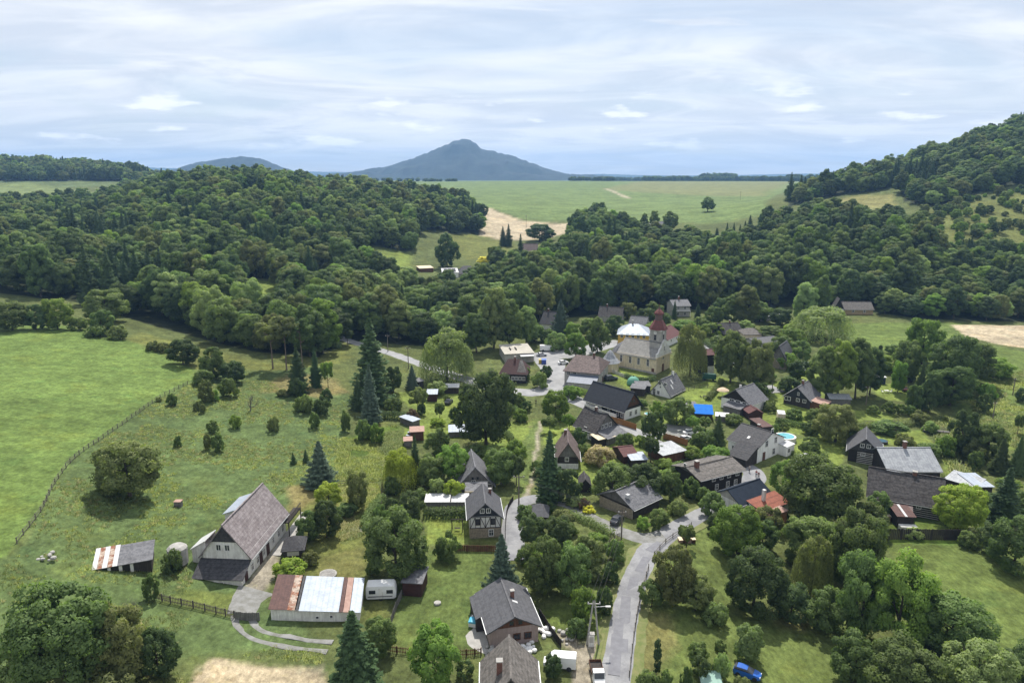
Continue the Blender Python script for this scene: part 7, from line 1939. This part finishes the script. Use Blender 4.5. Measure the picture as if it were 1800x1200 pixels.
fence('farm_gate', [(414,1088),(434,1090),(456,1090)], 1.3, 'boards', WOODG, 'grey double gate across the farm drive')
fence('board_fence', [(706,1050),(696,1072),(688,1096)], 1.3, 'pales', WOODG, 'pale board fence left of the fenced lawn')
fence('garden_fence', [(676,1145),(720,1150),(770,1153),(820,1153),(846,1150)], 1.1, 'pales', WOODB, 'brown paling fence at the lower end of the fenced lawn')
fence('upper_fence', [(802,968),(840,969),(872,969)], 1.2, 'boards', WOODB, 'brown fence between half-timbered house and fenced lawn')
fence('yard_fence', [(948,1082),(966,1110),(986,1138)], 1.3, 'boards', WOODV, 'dark fence right of the newly roofed cottage')
fence('meadow_fence', [(30,955),(72,900),(97,850),(132,806),(182,770),(232,735),(282,700),(330,676)], 1.0, 'posts', GREYW, 'old post fence along the boundary of the bright meadow')
fence('road_fence', [(1150,978),(1170,955),(1195,938),(1215,926)], 1.0, 'posts', GREYW, 'low post fence on the inside of the road bend')
fence('street_fence', [(1106,1190),(1114,1120),(1124,1060),(1140,1000)], 1.0, 'posts', GREYW, 'wire and post fence along the right side of the road')
fence('lane_fence', [(888,960),(889,920),(893,895),(902,880)], 1.1, 'pales', WOODV, 'dark fence between the half-timbered house and its drive')
fence('strip_fence', [(888,850),(896,810),(903,775)], 1.1, 'pales', WOODV, 'dark fence left of the grass strip')
fence('lawn_fence', [(1200,690),(1230,681),(1258,684)], 1.0, 'posts', GREYW, 'rail fence above the lawn of the modern white house')
fence('churchyard_wall', [(1070,652),(1100,664),(1140,670)], 1.1, 'boards', OLDWH, 'pale low wall in front of the church')
fence('terrace_wall', [(1556,948),(1610,948),(1660,949),(1694,949)], 2.2, 'boards', WOODV, 'dark timber retaining wall above the lower right meadow')
fence('garden_fence', [(560,850),(590,852),(632,852)], 1.1, 'posts', GREYW, 'dark fence behind the farm garden')
fence('garden_fence', [(664,935),(670,900),(672,850)], 1.1, 'pales', GREYW, 'grey fence between dry grass and middle gardens')
fence('garden_fence', [(1060,965),(1080,950),(1088,945)], 1.0, 'posts', GREYW, 'post fence near the junction pole')
# ------------------------------------------------------------------ small things
def disc_thing(name, label, cat, px, py, r, hh, m, m2=None):
    p = at(px, py); o = empty(name, p); tag(o, label, cat)
    MB().lathe([(r,-.3),(r,hh)], 20).build('rim', m, o); MB().lathe([(r*.82,hh+.003),(r*.82,hh+.04)], 20).build('cover', m2 or m, o); return o
disc_thing('stone_ring', 'round stone-ringed fire pit on the farm lawn', 'fire pit', 576, 1009, 1.5, .12, CONC, mat('ash', (.30,.29,.27), (.20,.19,.18), 2))
disc_thing('well_cover', 'small round concrete well cover on the fenced lawn', 'well', 769, 1061, .55, .3, CONC)
p = disc_thing('swimming_pool', 'round turquoise garden pool beside the large white house', 'pool', 1380, 773, 2.6, 1.1, OLDWH, mat('pool_water', (.14,.42,.46), (.11,.36,.41), 1, .08, spec=.5))
disc_thing('small_pool', 'little turquoise paddling pool behind the white corner house', 'pool', 1140, 729, 1.2, .4, OLDWH, mat('pool_water', (.14,.42,.46)))
disc_thing('trampoline', 'round dark trampoline on the lawn behind the striped house', 'trampoline', 1550, 778, 1.4, .6, DARKM, mat('trampoline_blue', (.03,.09,.13), (.02,.07,.1), 1))
p = at(627,932); o = MB().box(-1.5,1.5,-.8,.8,-.2,.25).build('concrete_slab', CONC, None, p); tag(o, 'pale concrete slab on the lawn right of the farmhouse', 'slab')
p = at(314,889); o = empty('bee_hive', p); tag(o, 'small wooden box standing in the rough meadow', 'box'); MB().box(-.6,.6,-.5,.5,-.2,1.0).build('body', WOODG, o); MB().box(-.68,.68,-.58,.58,1.0,1.1).build('lid', PINKT, o)
p = at(956,640); o = empty('recycling_bin', p); tag(o, 'blue recycling container beside the shop', 'container')
MB().box(-.8,.8,-.6,.6,0,1.7).build('body', paint('bin', (.02,.06,.30)), o); MB().slab([(-.85,-.65,1.72),(.85,-.65,1.72),(.85,.65,1.95),(-.85,.65,1.95)], .08).build('lid', BLUEP, o)
o = empty('recycling_bin', at(950,639)); tag(o, 'yellow recycling container beside the blue one', 'container'); MB().box(-.6,.6,-.5,.5,0,1.5).build('body', paint('yellow', (.5,.38,.05)), o); MB().slab([(-.65,-.55,1.52),(.65,-.55,1.52),(.65,.55,1.7),(-.65,.55,1.7)], .08).build('lid', paint('yellow', (.5,.38,.05)), o)
p = at(1113,676); o = empty('water_tank', p); tag(o, 'round green plastic tent on the churchyard lawn', 'tent'); MB().lathe([(2.0,0),(2.05,.8),(1.7,1.8),(1.0,2.5),(.1,2.8)], 14).build('shell', mat('green_canvas', (.16,.38,.28), (.12,.31,.23), 1, .7), o, smooth=True); MB().lathe([(.25,2.75),(.05,3.1)], 8).build('cap', DARKM, o)
p = at(1246,668); o = empty('hay_wagon', (p.x,p.y,p.z), R(-15)); tag(o, 'green covered wagon beside the tall dark hut', 'wagon'); loft('tarpaulin', [(-2.2,1.0,.6,.7,1.9),(-1.9,1.1,.7,.6,2.2),(1.9,1.1,.7,.6,2.2),(2.2,1.0,.6,.7,1.9)], mat('green_tarp', (.02,.085,.055), (.015,.065,.045), 1, .6), o)
for x in (-1.3,1.3):
    for y in (-.9,.9): wheel(o, x, y, .33, .2)
p = at(1248,1200); o = empty('water_tank', (p.x,p.y,p.z), R(-4)); tag(o, 'pale green cloth-covered frame on the lower lawn', 'frame'); MB().box(-1.3,1.3,-.9,.9,.0,.7).build('base', WOODG, o); MB().slab([(-1.4,-1.0,.72),(1.4,-1.0,.72),(1.4,1.0,1.2),(-1.4,1.0,1.2)], .06).build('cover', mat('mint_cloth', (.30,.45,.38), (.25,.39,.33), 1, .7), o)
# umbrella on the lawn
p = at(1270,697); o = empty('parasol', p); tag(o, 'cream parasol on the lawn above the black gable house', 'parasol'); MB().lathe([(1.9,2.0),(1.5,2.35),(.7,2.75),(.05,2.9)], 8).build('canopy', mat('cream_cloth', (.62,.48,.33), (.55,.42,.29), 1), o); MB().lathe([(.04,0),(.04,2.1)], 8).build('pole', STEEL, o); MB().lathe([(.35,0),(.3,.12)], 10).build('base', CONC, o)
# swing frame on the lawn beside the half-timbered house
p = at(804,932); o = empty('swing_frame', p); tag(o, 'dark timber swing frame on the lawn beside the half-timbered house', 'swing')
for x in (-1.0,1.0):
    for y in (-.7,.7): MB().bar((x, y, 0), (x, 0, 2.3), .12).build('leg', WOODV, o)
MB().bar((-1.2,0,2.3),(1.2,0,2.3),.14).build('beam', WOODV, o); MB().box(-.5,.5,-.2,.2,.5,.56).build('seat', WOODV, o)
for x in (-.48,.48): MB().bar((x,0,.55),(x,0,2.25),.03).build('rope', GREYW, o)
# info board, white pillar and bags at the building site
p = at(1012,1120); o = empty('notice_board', p); tag(o, 'small white notice board on a post beside the building site', 'sign'); MB().box(-.05,.05,-.05,.05,0,1.9).build('post', STEEL, o); MB().box(-.35,.35,-.08,-.05,1.5,2.1).build('board', BEAMW, o)
p = at(1039,1134); o = empty('meter_pillar', p); tag(o, 'white electricity meter pillar beside the double power pole', 'pillar'); MB().box(-.4,.4,-.3,.3,-.2,1.9).build('body', OLDWH, o); MB().box(-.46,.46,-.36,.36,1.9,2.0).build('cap', CONC, o); MB().box(-.28,.28,-.33,-.30,.7,1.6).build('door', GREYPL, o)
gb = np.random.default_rng(5)
for i, (px, py, lb) in enumerate([(905,1140,'pile of white sacks behind the brown-grey roof'),(930,1143,'heap of white bags below the cottage windows'),(868,1142,'small rubble pile at the cottage corner'),(955,1110,'white building bag at the dark fence'),(1000,1120,'sand and rubble heap at the site entrance'),(78,985,'pale stone heap in the rough meadow')]):
    p = at(px, py); o = empty('rubble_pile', p); tag(o, lb, 'pile', 'building material heaps')
    for k in range(14):
        x, y = gb.normal(size=2) * (.75 if i != 5 else 1.3); s = gb.uniform(.2, .5); z = max(0, .35 - .2 * math.hypot(x, y))
        mb = MB(); mb.lathe([(s*.8,z-.1),(s,z+s*.3),(s*.75,z+s*.7),(s*.2,z+s*.85)], 7, (x, y), k); mb.build('sack' if i in (0,1,3) else 'stone', WHITE if i in (0,1,3) else CONC, o)
p = at(838,1092); o = empty('covered_boat', (p.x,p.y,p.z), R(75)); tag(o, 'white and blue covered boat beside the cottage wall', 'boat'); loft('hull', [(-1.6,.75,.8,.1,.7),(0,.8,.9,.05,.75),(1.2,.5,.65,.15,.8),(1.9,.08,.12,.35,.85)], WHITEP, o); loft('blue_cover', [(-1.65,.78,.4,.72,1.0),(-.6,.85,.45,.76,1.15),(-.2,.8,.3,.77,.95)], mat('light_blue_sheet', (.10,.42,.60), (.08,.36,.52), 1, .5), o)
# stacks of firewood
for i, (px, py, n, lb) in enumerate([(725,765,7,'row of firewood stacks under metal sheets beside the garden lawn'),(1550,915,6,'untidy firewood heap beside the small log store'),(1215,952,4,'cut planks stacked inside the road bend')]):
    p = at(px, py); o = empty('wood_stack', (p.x,p.y,p.z), R(70 if i == 0 else 5)); tag(o, lb, 'wood stack', 'firewood stacks')
    for k in range(n):
        MB().box(-2.4+k*.8,-1.75+k*.8,-.5,.5,-.1,.7+.25*((k*5)%3)).build('log_pile', WOODB if k % 2 else PINKT, o)
        MB().slab([(-2.45+k*.8,-.6,.75+.25*((k*5)%3)),(-1.7+k*.8,-.6,.75+.25*((k*5)%3)),(-1.7+k*.8,.6,.85+.25*((k*5)%3)),(-2.45+k*.8,.6,.85+.25*((k*5)%3))], .04).build('cover_sheet', METALB if i == 0 else CREAM, o)
# garden furniture and white things
for i, (px, py, lb) in enumerate([(1558,690,'white garden table with chairs on the lawn by the huts'),(672,703,'white garden seats on the lawn behind the spruces'),(1240,700,'dark garden bench on the lawn of the modern white house')]):
    p = at(px, py); o = empty('garden_table', p); tag(o, lb, 'garden furniture'); m_ = WHITE if i < 2 else WOODV
    MB().box(-.7,.7,-.45,.45,.68,.75).build('table_top', m_, o)
    for x in (-.6,.6):
        for y in (-.38,.38): MB().box(x-.04,x+.04,y-.04,y+.04,0,.68).build('leg', m_, o)
    for x in (-1.3,1.3):
        c_ = MB().box(x-.3,x+.3,-.3,.3,.4,.46).build('chair_seat', m_, o); MB().box(x-.3 if x < 0 else x+.24, x-.24 if x < 0 else x+.3, -.3,.3,.46,1.0).build('chair_back', m_, c_)
# footbridge over the stream
a_, b_ = at(1622,758), at(1668,764); o = empty('footbridge', a_); tag(o, 'narrow wooden footbridge over the dark stream', 'bridge'); d_ = b_ - a_; d_.z = 0
MB().bar(Vector((0,0,.5)), d_ + Vector((0,0,.5)), 1.3, .16).build('deck', WOODG, o)
for s in (-.6,.6):
    n_ = Vector((-d_.y, d_.x, 0)).normalized() * s; MB().bar(n_ + Vector((0,0,1.4)), n_ + d_ + Vector((0,0,1.4)), .08).build('handrail', WOODG, o)
    for t in (0,.25,.5,.75,1): MB().bar(n_ + d_*t + Vector((0,0,.45)), n_ + d_*t + Vector((0,0,1.4)), .07).build('baluster', WOODG, o)
# ------------------------------------------------------------------ air
hm = bpy.data.materials.new('summer_haze'); hm.use_nodes = True
hn = hm.node_tree; hn.nodes.clear()
pv = hn.nodes.new('ShaderNodeVolumePrincipled'); pv.inputs['Color'].default_value = (.32, .585, 1.0, 1)
pv.inputs['Density'].default_value = 1.12e-4; pv.inputs['Anisotropy'].default_value = .25
ho = hn.nodes.new('ShaderNodeOutputMaterial'); hn.links.new(pv.outputs[0], ho.inputs['Volume'])
hz = MB().box(-9700, 9700, -60, 9700, min(float(GZ.min()), -6) - 6, 330).build('haze', hm)
tag(hz, 'thin blue summer haze over the valley', 'haze', kind='stuff')
